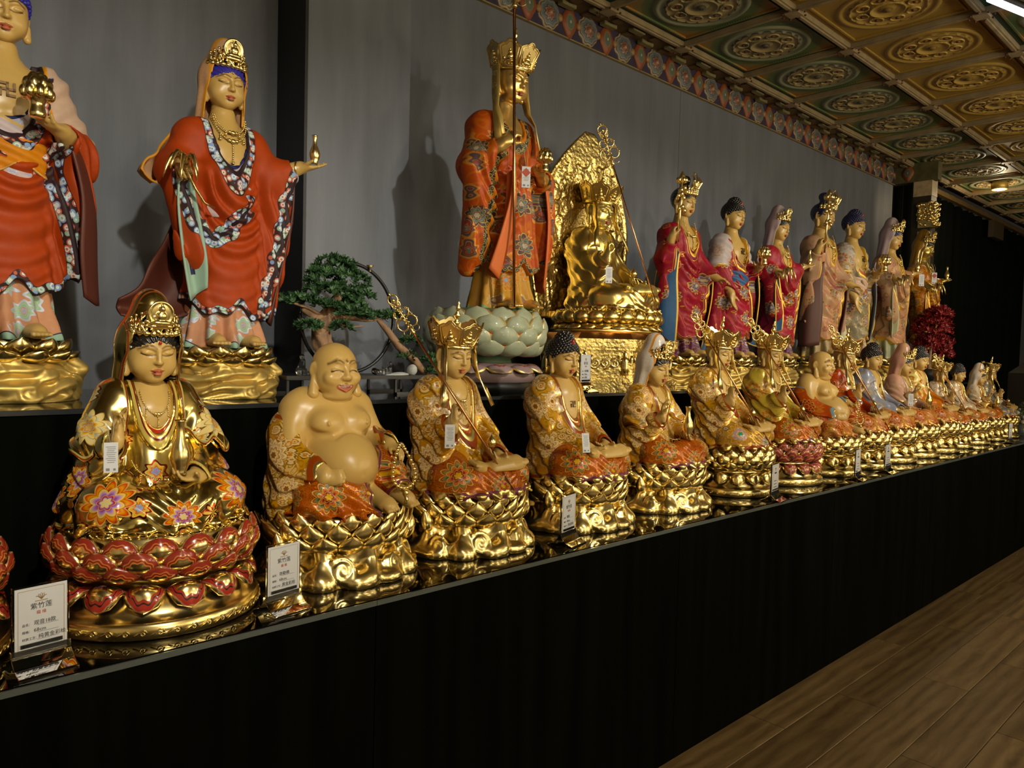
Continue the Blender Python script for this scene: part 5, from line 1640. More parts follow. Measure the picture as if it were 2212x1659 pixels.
B_ARMS = [dict(side=-1, sh=(-0.092, 0.015, 0.612), elbow=(-0.142, -0.005, 0.46), wrist=(-0.128, -0.085, 0.345), cuff=(-0.132, -0.068, 0.37), fdir=(0.02, -0.25, -1), n=(0.1, -1, 0.25),
               curl=(0.1, 0.12, 0.14, 0.16), thumb=(0.8, 0.5, 0.2), L=0.098,
               drop=[([(-0.145, -0.02, 0.44), (-0.155, -0.01, 0.30), (-0.165, 0.0, 0.15)], [0.048, 0.044, 0.040], (1, 0.8, 1))]),
          dict(side=1, sh=(0.092, 0.015, 0.612), elbow=(0.150, -0.005, 0.475), wrist=(0.108, -0.108, 0.505), cuff=(0.120, -0.082, 0.497), fdir=(-0.75, -0.62, 0.10), n=(0.0, -0.1, 1),
               curl=(0.22, 0.25, 0.3, 0.35), thumb=(0.6, 0.6, 0.6), L=0.095,
               drop=[([(0.150, -0.02, 0.47), (0.155, -0.035, 0.34), (0.150, -0.02, 0.18)], [0.046, 0.040, 0.036], (1, 0.8, 1))])]
B_EDGES = [[(0.105, -0.105, 0.47), (0.130, -0.095, 0.38), (0.150, -0.080, 0.28), (0.150, -0.06, 0.17)]]
D_ARMS = [dict(side=-1, sh=(-0.092, 0.015, 0.612), elbow=(-0.158, -0.015, 0.495), wrist=(-0.192, -0.075, 0.585), cuff=(-0.182, -0.058, 0.560), fdir=(0.1, -0.1, 1), n=(0.8, -0.5, 0),
               curl=(0.9, 0.95, 1.0, 1.0), thumb=(0.3, 0.7, 0.6), L=0.088,
               drop=[([(-0.148, -0.03, 0.50), (-0.150, -0.02, 0.36), (-0.150, -0.005, 0.20)], [0.050, 0.045, 0.042], (1, 0.8, 1))]),
          dict(side=1, sh=(0.092, 0.015, 0.612), elbow=(0.145, -0.01, 0.475), wrist=(0.170, -0.105, 0.415), cuff=(0.164, -0.080, 0.430), fdir=(0.45, -0.8, -0.25), n=(0.1, -0.3, -1),
               curl=(0.2, 0.25, 0.3, 0.35), thumb=(0.7, 0.6, 0.3), L=0.088,
               drop=[([(0.150, -0.02, 0.46), (0.155, -0.035, 0.32), (0.135, -0.02, 0.16)], [0.046, 0.044, 0.040], (1, 0.8, 1))])]
D_EDGES = [[(-0.165, -0.08, 0.53), (-0.150, -0.085, 0.42), (-0.125, -0.085, 0.30), (-0.12, -0.075, 0.18)], [(0.165, -0.09, 0.40), (0.150, -0.09, 0.30), (0.125, -0.09, 0.18)]]
K_ARMS = [dict(side=-1, sh=(-0.092, 0.015, 0.612), elbow=(-0.152, -0.02, 0.475), wrist=(-0.098, -0.112, 0.545), cuff=(-0.112, -0.090, 0.528), fdir=(0.55, -0.35, 0.75), n=(0.75, 0.3, -0.4),
               curl=(0.95, 1.0, 1.0, 1.05), thumb=(0.3, 0.7, 0.7), L=0.092,
               drop=[([(-0.145, -0.04, 0.47), (-0.150, -0.05, 0.34), (-0.150, -0.03, 0.20), (-0.15, -0.01, 0.14)], [0.055, 0.052, 0.050, 0.04], (1, 0.85, 1))]),
          dict(side=1, sh=(0.092, 0.015, 0.612), elbow=(0.150, -0.01, 0.465), wrist=(0.085, -0.112, 0.455), cuff=(0.100, -0.088, 0.458), fdir=(-0.8, -0.45, 0.15), n=(0.0, -0.1, 1),
               curl=(0.3, 0.35, 0.4, 0.45), thumb=(0.6, 0.6, 0.6), L=0.090,
               drop=[([(0.150, -0.03, 0.45), (0.155, -0.05, 0.32), (0.150, -0.03, 0.16)], [0.050, 0.044, 0.040], (1, 0.8, 1))])]
K_EDGES = [[(-0.085, -0.118, 0.50), (-0.105, -0.118, 0.40), (-0.125, -0.105, 0.28), (-0.13, -0.085, 0.17)]]

def willow_mesh():
    m = MB()
    for k, (dx, dy, ln) in enumerate([(-0.04, 0.0, 0.075), (-0.02, -0.025, 0.085), (0.005, -0.03, 0.08), (-0.035, -0.02, 0.055), (0.015, -0.01, 0.06)]):
        pts = [(dx * t * 1.6, dy * t * 1.6 - 0.01 * t, 0.055 * math.sin(t * 2.4) - ln * t * t) for t in [i / 7 for i in range(8)]]
        m.tube(pts, [0.0045, 0.005, 0.0055, 0.006, 0.006, 0.0055, 0.004, 0.0015], 6)
    m.tube([(0, 0, 0), (0.03, 0.01, -0.05), (0.055, 0.01, -0.085), (0.085, 0.015, -0.095)], [0.005, 0.004, 0.0035, 0.003], 6)
    return m.mesh('willow_spray')

def lotus_cup_mesh():
    """small gold lotus on a cup"""
    f = Field((-0.045, -0.045, -0.01), (0.045, 0.045, 0.085), 0.0026)
    f.add(chain([(0, 0, 0), (0, 0, 0.018)], [0.016, 0.012])); f.add(ell((0, 0, 0.042), (0.022, 0.022, 0.024)), 0.008)
    for row, (n, r, z, tl) in enumerate(((8, 0.024, 0.040, 0.0), (8, 0.020, 0.056, 0.4), (5, 0.011, 0.068, 0.0))):
        for i in range(n):
            a = 2 * PI * (i + tl) / n
            f.add(ell((r * math.cos(a), r * math.sin(a), z), (0.0085, 0.0085, 0.013)), 0.002)
    return f.mesh('gold_lotus')

def lotus_staff_mesh():
    m = MB()
    m.tube([(0, 0, -0.10), (0.0, 0, 0.05), (0.012, 0, 0.13), (-0.004, 0, 0.20)], 0.0055, 8)
    for z, x, s in ((0.06, 0.0, 1), (0.12, 0.012, -1), (0.15, 0.01, 1)):
        for k in range(6):
            a = 2 * PI * k / 6
            m.ball((x + 0.018 * math.cos(a) + 0.012 * s, 0.014 * math.sin(a), z + 0.010 * math.sin(2 * a)), (0.011, 0.008, 0.013), 8)
    m.lathe([(0.0, 0.18), (0.016, 0.19), (0.019, 0.205), (0.010, 0.225), (0.0, 0.24)], n=10, cap=False)
    for k in range(6):
        a = 2 * PI * k / 6; m.ball((0.02 * math.cos(a), 0.02 * math.sin(a), 0.195), (0.009, 0.009, 0.015), 8)
    return m.mesh('lotus_staff')

def swirl_base(parent, mat, pmat):
    """matt gold cloud rock with a polished lotus, top at 0.156 (standing figures)"""
    b = link('pedestal', once('swirl_core', swirl_core), mat, parent)
    pm = once('st_petal', lambda: petal_mesh('petal', 0.036, 0.050, 0.018, 0.012, cup=0.2))
    ring_petals(b, pm, pmat, 13, 0.128, 0.112, R(14), 0.0, 1, 0.84)
    ring_petals(b, pm, pmat, 13, 0.126, 0.096, R(42), 0.5, 1, 0.84)
    seat = once('st_seat', lambda: MB().lathe([(0.0, 0.10), (0.120, 0.100), (0.136, 0.125), (0.134, 0.148), (0.126, 0.155), (0.0, 0.155)], n=36, sy=0.84, cap=False).mesh('seat_plate'))
    link('seat_plate', seat, pmat, b)
    return b

def swirl_core():
    f = Field((-0.20, -0.165, -0.006), (0.20, 0.165, 0.125), 0.0034)
    def body(x, y, z):
        a = np.arctan2(y / 0.8, x); r = np.sqrt(x * x + (y / 0.8) ** 2); t = np.clip(z / 0.11, 0, 1)
        R0 = 0.172 - 0.045 * t ** 1.6 + 0.006 * np.sin(a * 4 + 3 * t)
        return np.maximum((r - R0) * 0.75, z - 0.108)
    f.D = np.minimum(f.D, body(f.ax[0][:, None, None], f.ax[1][None, :, None], f.ax[2][None, None, :])).astype(F32)
    # long cloud bands sweeping round the rock, ending in curls
    for i, (a0, a1, z0, z1, cr, fl) in enumerate([(-170, -105, 0.03, 0.085, 0.026, 1), (-100, -45, 0.09, 0.05, 0.024, -1), (-60, 5, 0.02, 0.07, 0.026, 1), (-125, -80, 0.02, 0.035, 0.028, -1),
                                                  (-20, 60, 0.06, 0.09, 0.02, 1), (60, 130, 0.03, 0.08, 0.025, 1), (130, 200, 0.08, 0.03, 0.025, -1), (-150, -60, 0.105, 0.075, 0.018, 1)]):
        pts = []
        for k in range(11):
            t = k / 10; a = R(a0 + (a1 - a0) * t); z = z0 + (z1 - z0) * t + 0.012 * math.sin(t * 5)
            r = 0.172 - 0.045 * (z / 0.11) ** 1.6 + 0.004
            pts.append(Vector((math.cos(a) * r, math.sin(a) * r * 0.8, z)))
        f.add(chain(pts, [0.006] * 2 + [0.011] * 7 + [0.009] * 2), 0.016)
        f.emboss([p * 1.03 + Vector((0, 0, 0.014)) for p in pts], 0.006, 0.004)
        a = R(a1); nn = Vector((math.cos(a), math.sin(a), 0.25)).normalized(); u = Vector((-math.sin(a), math.cos(a), 0)); v = nn.cross(u)
        c = pts[-1] + v * 0.0
        f.add(ell(c - nn * 0.002, (cr, cr, 0.012), Matrix((u, v, nn)).transposed()), 0.012)
        f.emboss(swirl_pts(c + nn * 0.008, u, v, cr, 1.5, 18, 0.0, fl), 0.005, 0.006)
    def flow(x, y, z):
        a = np.arctan2(y / 0.8, x)
        ph = z + 0.026 * np.sin(a * 2.6 + 0.9) + 0.012 * np.sin(a * 5.3 + 2.0)
        return 0.0042 * np.sin(ph * 175 + 0.8 * np.sin(a * 3)) * sstep(0.0, 0.012, z)
    f.disp(flow)
    f.add(con((0.150, -0.02, 0.095), (0.172, -0.03, 0.080), 0.020, 0.014), 0.02)
    f.keep(lambda x, y, z: -z + 0.0 * x + 0.0 * y)
    return f.mesh('cloud_rock')

def standing(kind, loc, label, pal, rz=0.0, sc_=1.0, group=None, base=True):
    t = empty({'guanyin': 'standing_hooded_statue', 'buddha': 'standing_buddha_statue', 'attendant': 'standing_topknot_statue', 'dizang': 'standing_crowned_statue'}[kind], loc, rz, sc_)
    tag(t, label, 'statue', group)
    g = pal.get('gold', M['gold'])
    skin = pal.get('skin', M['skin'])
    if base is True:
        swirl_base(t, pal.get('rock', M['gold_matt']), g); zb = 0.155
    else: zb = base
    fx, fy = (0.025, -0.045) if kind == 'dizang' else (0.0, 0.0)
    off = (fx, fy, zb); U = lambda x, y, z: (x + fx, y + fy, zb + z)
    arms, edges, sway = {'guanyin': (G_ARMS, G_EDGES, 0.018), 'buddha': (B_ARMS, B_EDGES, 0.0), 'attendant': (D_ARMS, D_EDGES, -0.006), 'dizang': (K_ARMS, K_EDGES, 0.0)}[kind]
    link('body', once('st_skin_' + kind, lambda: stand_skin(arms)), skin, t, off)
    link('skirt', once('st_skirt', stand_skirt), pal['skirt'], t, off)
    for s in (-1, 1): link('foot', once('st_foot%d' % s, lambda: stand_foot(s)), skin, t, off)
    tail = {'guanyin': ([(-0.06, 0.06, 0.40), (-0.12, 0.07, 0.22), (-0.20, 0.07, 0.13), (-0.28, 0.06, 0.115)], [0.06, 0.055, 0.036, 0.016], (1, 0.6, 1))}.get(kind)
    neck = {'guanyin': (0.056, 0.675, 0.165), 'buddha': (0.082, 0.665, 0.185), 'attendant': (0.058, 0.675, 0.16), 'dizang': (0.046, 0.675, 0.10)}[kind]
    folds = {'guanyin': (0.0, 0.62), 'buddha': (0.01, 0.66), 'attendant': (0.01, 0.70), 'dizang': (-0.09, 0.62)}[kind]
    lo, slope = {'guanyin': (0.10, -0.10), 'buddha': (0.115, 0.10), 'attendant': (0.10, -0.05), 'dizang': (0.135, 0.05)}[kind]
    link('robe', once('st_robe_' + kind, lambda: stand_robe(arms, neck, sway, lo, edges, folds, None, slope)), pal['robe'], t, off)
    inn = {'guanyin': (0.050, 0.665, 0.125), 'buddha': (0.076, 0.665, 0.135), 'attendant': (0.05, 0.67, 0.125), 'dizang': (0.04, 0.67, 0.085)}[kind]
    link('inner_robe', once('st_inner_' + kind, lambda: stand_inner(inn)), pal['inner'], t, off)
    hl = U(0, -0.006, 0.790) if kind != 'dizang' else U(0.010, -0.020, 0.790)
    hs = 0.145; tilt = 8
    place_head(link('head', HEAD(), skin, t), hl, hs, tilt)
    lin = pal.get('lining', pal['inner'])
    if kind == 'guanyin':
        place_head(link('hair', once('hair_cap', make_hair_cap), pal.get('hair', M['hair']), t), hl, hs, tilt)
        place_head(link('hood', once('hood', make_hood), pal['hood'], t), hl, hs * 0.95, tilt * 0.4)
        place_head(link('crown', once('guanyin_crown', guanyin_crown), g, t), (hl[0], hl[1] + 0.005, hl[2] + 0.08 * hs), hs, tilt)
        link('willow_spray', once('willow', willow_mesh), g, t, U(-0.165, -0.150, 0.490))
        link('vase', once('vase', vase_mesh), g, t, U(0.262, -0.082, 0.592), None, 0.92)
        link('necklace', once('st_neck', lambda: necklace_mesh((0, 0, 0.685), 0.050, 0.075, -0.072, [(-0.5, 0.015), (0, 0.06), (0.5, 0.015)], 0.0032, dy=0.6)), g, t, off)
        link('necklace', once('st_neck2', lambda: necklace_mesh((0, 0, 0.685), 0.045, 0.050, -0.070, [(-0.3, 0.01), (0.3, 0.01)], 0.0028, dy=0.6)), g, t, off)
        m = once('st_bangle', lambda: MB().tube([(0.0, 0.022 * math.cos(2 * PI * k / 16), 0.022 * math.sin(2 * PI * k / 16)) for k in range(16)], 0.0035, 6, closed=True).mesh('bangle'))
        link('bangle', m, g, t, U(0.212, -0.056, 0.570), (0, 0, R(-35)))
        # trailing robe end blown out behind, and the long sleeve linings
        tl = once('st_tail', lambda: cloth([[(-0.02, 0.05, 0.42), (-0.06, 0.07, 0.42), (-0.10, 0.05, 0.44)], [(-0.03, 0.03, 0.26), (-0.10, 0.08, 0.27), (-0.155, 0.03, 0.31)],
                                           [(-0.06, 0.01, 0.125), (-0.15, 0.06, 0.155), (-0.205, 0.0, 0.235)], [(-0.17, 0.0, 0.075), (-0.215, 0.05, 0.105), (-0.235, 0.0, 0.165)], [(-0.285, 0.0, 0.085), (-0.29, 0.02, 0.105), (-0.29, 0.0, 0.125)]], 0.006, 'robe_tail'))
        link('robe_tail', tl, pal.get('tail', lin), t, off)
        sl = once('st_slv', lambda: cloth([[(-0.160, -0.085, 0.500), (-0.145, -0.06, 0.495), (-0.125, -0.085, 0.49)], [(-0.165, -0.085, 0.40), (-0.135, -0.05, 0.39), (-0.105, -0.098, 0.37)],
                                          [(-0.150, -0.085, 0.26), (-0.12, -0.055, 0.26), (-0.085, -0.104, 0.25)], [(-0.125, -0.075, 0.13), (-0.10, -0.06, 0.15), (-0.08, -0.095, 0.17)]], 0.005, 'sleeve_lining'))
        link('sleeve_lining', sl, pal.get('lining2', lin), t, off)
        sr = once('st_slr', lambda: cloth([[(0.205, -0.05, 0.54), (0.212, -0.03, 0.535), (0.205, 0.0, 0.53)], [(0.195, -0.06, 0.42), (0.212, -0.02, 0.41), (0.19, 0.02, 0.42)],
                                          [(0.165, -0.06, 0.27), (0.190, -0.01, 0.26), (0.17, 0.03, 0.28)], [(0.12, -0.06, 0.08), (0.15, -0.01, 0.07), (0.14, 0.03, 0.10)]], 0.006, 'sleeve_lining'))
        link('sleeve_lining', sr, lin, t, off)
        rb = once('st_ribbon', lambda: cloth([[(-0.07, 0.06, 0.60), (-0.10, 0.05, 0.64), (-0.115, 0.03, 0.66)], [(-0.12, 0.06, 0.52), (-0.155, 0.06, 0.56), (-0.165, 0.03, 0.59)],
                                             [(-0.175, 0.05, 0.485), (-0.20, 0.02, 0.52), (-0.19, 0.0, 0.55)], [(-0.20, 0.02, 0.47), (-0.225, 0.04, 0.50), (-0.215, 0.0, 0.53)], [(-0.185, 0.0, 0.47), (-0.205, 0.0, 0.475), (-0.235, 0.0, 0.50)]], 0.006, 'hood_ribbon'))
        link('hood_ribbon', rb, pal['hood'], t, off)
    elif kind == 'buddha':
        place_head(link('hair', once('curls', make_curls), pal.get('hair', M['hair']), t), hl, hs, tilt)
        link('mantle', once('st_mantle', stand_mantle), pal['mantle'], t, off)
        link('sash', once('st_sash', stand_sash), pal['sash'], t, off)
        link('gold_lotus', once('gold_lotus', lotus_cup_mesh), g, t, U(0.040, -0.178, 0.520), None, 1.15)
        link('chest_mark', once('mark', swastika_mesh), pal.get('mark', M['gold_dark']), t, U(0.0, -0.0725, 0.590), (R(-4), 0, 0), 1.7)
        sr = once('st_bsl', lambda: cloth([[(0.125, -0.095, 0.48), (0.165, -0.05, 0.47), (0.17, 0.0, 0.48)], [(0.150, -0.095, 0.36), (0.19, -0.05, 0.34), (0.19, 0.01, 0.36)],
                                          [(0.150, -0.085, 0.22), (0.20, -0.03, 0.20), (0.20, 0.03, 0.22)], [(0.165, -0.06, 0.11), (0.205, -0.02, 0.09), (0.215, 0.02, 0.10)]], 0.006, 'sleeve_lining'))
        link('sleeve_lining', sr, lin, t, off)
        tl = once('st_btail', lambda: cloth([[(-0.10, 0.0, 0.44), (-0.15, 0.03, 0.44), (-0.15, 0.07, 0.44)], [(-0.14, -0.02, 0.28), (-0.19, 0.03, 0.28), (-0.17, 0.08, 0.28)],
                                            [(-0.13, -0.05, 0.10), (-0.215, 0.03, 0.11), (-0.18, 0.10, 0.12)], [(-0.15, -0.02, 0.03), (-0.235, 0.03, 0.035), (-0.20, 0.09, 0.04)]], 0.006, 'robe_tail'))
        link('robe_tail', tl, pal.get('tail', pal['robe']), t, off)
    elif kind == 'attendant':
        place_head(link('hair', once('hair_knot', lambda: make_hair_cap(True)), pal.get('hair', M['hair']), t), hl, hs, tilt)
        place_head(link('crown', once('phoenix_crown', phoenix_crown), g, t), hl, hs, tilt)
        link('lotus_staff', once('lotus_staff', lotus_staff_mesh), g, t, U(-0.185, -0.110, 0.66), (R(4), R(-3), 0), 1.0)
        link('necklace', once('st_neck', lambda: necklace_mesh((0, 0, 0.685), 0.050, 0.075, -0.072, [(-0.5, 0.015), (0, 0.06), (0.5, 0.015)], 0.0032, dy=0.6)), g, t, off)
        sr = once('st_asl', lambda: cloth([[(-0.140, -0.09, 0.52), (-0.165, -0.05, 0.50), (-0.175, 0.0, 0.50)], [(-0.145, -0.085, 0.40), (-0.185, -0.03, 0.38), (-0.18, 0.03, 0.38)],
                                          [(-0.130, -0.085, 0.24), (-0.185, -0.03, 0.22), (-0.18, 0.03, 0.22)], [(-0.12, -0.07, 0.06), (-0.17, -0.02, 0.05), (-0.17, 0.03, 0.05)]], 0.006, 'sleeve_lining'))
        link('sleeve_lining', sr, lin, t, off)
        s2 = once('st_asl2', lambda: cloth([[(0.165, -0.09, 0.42), (0.185, -0.05, 0.42), (0.18, 0.0, 0.44)], [(0.155, -0.09, 0.30), (0.195, -0.04, 0.28), (0.185, 0.01, 0.30)],
                                           [(0.13, -0.08, 0.16), (0.175, -0.03, 0.13), (0.17, 0.02, 0.15)], [(0.12, -0.06, 0.05), (0.16, -0.02, 0.03), (0.16, 0.02, 0.05)]], 0.006, 'sleeve_lining'))
        link('sleeve_lining', s2, lin, t, off)
    elif kind == 'dizang':
        c = five_leaf_crown(t, g); place_head(c, hl, hs * 1.06, tilt)
        for s in (-1, 1):
            st = once('st_strap%d' % s, lambda: strap_mesh(s, [((s * 0.066, -0.020, 0.83), (0, 1, 0)), ((s * 0.070, -0.026, 0.74), (0, 1, 0)), ((s * 0.076, -0.034, 0.69), (0.2, 0.9, 0.2)),
                      ((s * 0.088, -0.062, 0.645), (s * 0.6, 0.6, 0.1)), ((s * 0.094, -0.086, 0.545), (s * 0.75, 0.5, 0.0))], 0.036, 0.004))
            rb = link('ribbon', st, M['gold_matt'], t, off)
            if s < 0:
                for k, ch in enumerate('唵嘛呢叭咪吽'):
                    z = 0.80 - 0.042 * k
                    link('character', once('tx' + ch, lambda: text_mesh(ch, 0.026)), M['gold'], rb, (-0.072 - 0.004 * max(0, k - 2) ** 1.2, -0.022 - 0.010 * max(0, k - 1), z - 0.01), (R(90), 0, R(-82)))
        jw = once('jewel', lambda: None) or once('jewel2', lambda: MB().lathe([(0.0, -0.014), (0.012, -0.008), (0.016, 0.002), (0.011, 0.013), (0.004, 0.02), (0, 0.026)], n=14, cap=False).mesh('jewel'))
        link('jewel', once('gold_lotus', lotus_cup_mesh), g, t, U(0.030, -0.172, 0.470), None, 0.9)
        staff(t, U(-0.075, -0.150, 0.005), U(-0.088, -0.130, 0.985), g, M['copper'], 0.72, rad=0.0052)
        sr = once('st_ksl', lambda: cloth([[(0.105, -0.10, 0.44), (0.16, -0.06, 0.44), (0.18, 0.0, 0.46)], [(0.125, -0.10, 0.32), (0.19, -0.05, 0.31), (0.19, 0.01, 0.33)],
                                          [(0.13, -0.09, 0.18), (0.19, -0.03, 0.16), (0.19, 0.03, 0.18)], [(0.15, -0.06, 0.09), (0.195, -0.02, 0.07), (0.195, 0.02, 0.08)]], 0.006, 'sleeve_lining'))
        link('sleeve_lining', sr, lin, t, off)
        s3 = once('st_ksl2', lambda: cloth([[(-0.075, -0.125, 0.50), (-0.06, -0.118, 0.47), (-0.075, -0.10, 0.45)], [(-0.085, -0.130, 0.38), (-0.055, -0.120, 0.36), (-0.075, -0.095, 0.35)],
                                           [(-0.115, -0.118, 0.25), (-0.075, -0.112, 0.22), (-0.09, -0.085, 0.22)], [(-0.14, -0.09, 0.13), (-0.10, -0.09, 0.10), (-0.11, -0.06, 0.11)]], 0.006, 'sleeve_lining'))
        link('sleeve_lining', s3, lin, t, off)
    return t

def stand_mantle():
    """broad shoulder wrap hanging over both upper arms"""
    f = Field((-0.22, -0.13, 0.42), (0.22, 0.13, 0.70), STH)
    stand_core(f, 0.016)
    for s in (-1, 1):
        f.add(con((s * 0.092, 0.015, 0.612), (s * 0.146, 0.0, 0.49), 0.056, 0.060), 0.04)
    f.disp(lambda x, y, z: 0.0035 * np.sin((z * 0.9 - np.abs(x) * 0.8) * 110))
    hem = lambda x, y, z: (0.505 - 0.20 * (np.abs(x) - 0.13) + 0.014 * np.sin(y * 60 + x * 40)) - z
    f.keep(hem, 0.004)
    f.sub(prim(lambda x, y, z: np.maximum(np.abs(x) - 0.082 - 0.20 * np.maximum(0, 0.60 - z), y - 0.02), (-0.16, -0.2, 0.4), (0.16, 0.05, 0.74)), 0.006)
    f.keep(lambda x, y, z: np.sqrt((x / 0.07) ** 2 + ((y - 0.012) / 0.062) ** 2) * -0.05 + 0.05 - 0.9 * (z < 0.64), 0.004)
    def trim(P):
        x, y, z = P.T
        return np.clip(np.minimum(-hem(x, y, z) * 100, np.where(y < 0.03, np.abs(np.abs(x) - 0.082 - 0.20 * np.maximum(0, 0.60 - z)) * 100, 9)), 0, 9)
    return f.mesh('mantle', {'trim': trim, 'mot': lambda P: motif(P, [((-0.16, 0.0, 0.585), 0.05, (0.3, -0.95, 0), (0, 0, 1)), ((0.16, 0.0, 0.585), 0.05, (0.3, 0.95, 0), (0, 0, 1))])})

def stand_sash():
    """cloth folded over the belt below the bare chest"""
    f = Field((-0.13, -0.13, 0.36), (0.13, 0.0, 0.52), STH)
    stand_core(f, 0.017)
    f.disp(lambda x, y, z: 0.004 * np.sin((z + 0.3 * x) * 170))
    f.keep(lambda x, y, z: np.maximum((0.405 + 0.014 * np.sin(x * 55)) - z, np.maximum(z - 0.478 - 0.25 * np.abs(x) * 0, np.maximum(np.abs(x) - 0.085, y + 0.02))), 0.004)
    return f.mesh('sash', {'trim': lambda P: np.clip((P[:, 2] - 0.405 - 0.014 * np.sin(P[:, 0] * 55)) * 100, 0, 9)})
# ---------------------------------------------------------------- room materials
def wall_mat():
    t = NT('grey_plaster')
    ob = t.obj()
    mp = t.n('Mapping', {'Vector': ob, 'Scale': (5.0, 5.0, 0.55)})
    a = t.n('TexNoise', {'Vector': mp, 'Scale': 2.2, 'Detail': 7.0, 'Roughness': 0.62})
    b = t.n('TexNoise', {'Vector': ob, 'Scale': 1.6, 'Detail': 4.0})
    s_ = t.math('ADD', t.math('MULTIPLY', a.outputs[0], 0.65), t.math('MULTIPLY', b.outputs[0], 0.35))
    c = t.ramp(s_, [(0.30, (0.108, 0.115, 0.138)), (0.5, (0.148, 0.158, 0.188)), (0.70, (0.188, 0.200, 0.236))])
    fine = t.n('TexNoise', {'Vector': mp, 'Scale': 30.0, 'Detail': 3.0})
    return t.bsdf(color=c, rough=0.55, spec=0.35, normal=t.bump(fine.outputs[0], 0.10, 0.004))

def fabric_black():
    t = NT('black_fabric')
    mp = t.n('Mapping', {'Vector': t.obj(), 'Scale': (9.0, 9.0, 0.5)})
    a = t.n('TexNoise', {'Vector': mp, 'Scale': 2.0, 'Detail': 5.0})
    c = t.ramp(a.outputs[0], [(0.35, (0.001, 0.0012, 0.0007)), (0.7, (0.003, 0.0035, 0.002))])
    return t.bsdf(color=c, rough=0.85, spec=0.03)

def plank_mat():
    t = NT('oak_plank')
    oi = t.n('ObjectInfo')
    off = t.n('VectorMath', {0: t.obj(), 1: t.n('CombineXYZ', {0: t.math('MULTIPLY', oi.outputs['Random'], 37.0), 1: t.math('MULTIPLY', oi.outputs['Random'], 11.0)})}, operation='ADD').outputs[0]
    mp = t.n('Mapping', {'Vector': off, 'Scale': (1.6, 10.0, 1.0)})
    g = t.n('TexNoise', {'Vector': mp, 'Scale': 2.4, 'Detail': 8.0, 'Roughness': 0.65, 'Distortion': 0.9})
    wv = t.n('TexWave', {'Vector': t.n('Mapping', {'Vector': off, 'Scale': (0.55, 5.0, 1)}), 'Scale': 1.1, 'Distortion': 9.0, 'Detail': 3.0, 'Detail Scale': 0.9}, bands_direction='Y')
    k = t.math('ADD', t.math('MULTIPLY', g.outputs[0], 0.82), t.math('MULTIPLY', wv.outputs[0], 0.18))
    c = t.ramp(k, [(0.28, (0.11, 0.065, 0.026)), (0.5, (0.20, 0.128, 0.056)), (0.72, (0.28, 0.19, 0.092))])
    v = t.math('ADD', 0.82, t.math('MULTIPLY', oi.outputs['Random'], 0.36))
    c = t.mix(1.0, c, t.n('CombineColor', {0: v, 1: v, 2: v}).outputs[0], 'MULTIPLY')
    return t.bsdf(color=c, rough=0.42, spec=0.4, normal=t.bump(k, 0.06, 0.004))

RM = dict(wall=wall_mat(), fabric=fabric_black(), plank=plank_mat(),
          black=plain('black_paint', (0.006, 0.006, 0.007), 0.5),
          glass_top=NT('black_mirror_glass').bsdf(color=(0.004, 0.004, 0.004), rough=0.03, ior=2.6),
          edge=plain('glass_edge', (0.09, 0.105, 0.10), 0.15),
          beige=plain('warm_wall', (0.78, 0.68, 0.50), 0.7))

def struct(name, m, mat, parent=None, **kw):
    o = m.build(name, mat, parent, **kw)
    if parent is None: o['kind'] = 'structure'
    return o

# ---------------------------------------------------------------- floor
fl = struct('floor', MB().box((4.5, -0.7, -0.03), (16, 6.0, 0.05)), plain('sub_floor', (0.03, 0.02, 0.012), 0.8))
pw, pl = 0.178, 1.22
pk = bevelled(MB().box((0, 0, 0), (pl - 0.003, pw - 0.0025, 0.010)).mesh('plank'), 0.0012)
for r in range(12):
    y = 1.43 - pw * (r + 0.35)
    if y < -0.75: break
    for c in range(9):
        x = -0.4 + c * pl + (0.37 * r % 1.0) * pl
        if x > 9.5: continue
        link('plank', pk, RM['plank'], fl, (x, y, 0.0))

# ---------------------------------------------------------------- back wall with its forward pier
wb_ = struct('wall_back', MB().box(((X_END - 3.25) / 2, YW + 0.09, 1.6), (X_END + 3.25, 0.12, 3.3)), RM['black'])
for x0, x1 in ((-3.2, -1.0), (-1.0, 1.345), (1.345, 3.971), (3.971, 6.449), (6.449, X_END)):
    link('wall_panel', MB().box(((x0 + x1) / 2, YW + 0.02, 1.55), (x1 - x0 - 0.003, 0.04, 3.26)).mesh('wall_panel'), RM['wall'], wb_)
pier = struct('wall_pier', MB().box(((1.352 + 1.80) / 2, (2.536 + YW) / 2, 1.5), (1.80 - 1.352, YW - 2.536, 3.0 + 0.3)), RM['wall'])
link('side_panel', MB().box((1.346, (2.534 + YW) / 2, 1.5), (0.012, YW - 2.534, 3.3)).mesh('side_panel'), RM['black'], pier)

# the rest of the hall, behind and beside the viewer
struct('wall_front', MB().box((4.9, -3.35, 1.6), (16, 0.1, 3.3)), RM['beige'])
struct('wall_left', MB().box((-3.05, -0.3, 1.6), (0.1, 6.2, 3.3)), RM['beige'])
struct('wall_right', MB().box((12.55, -0.5, 1.6), (0.1, 5.8, 3.3)), RM['black'])

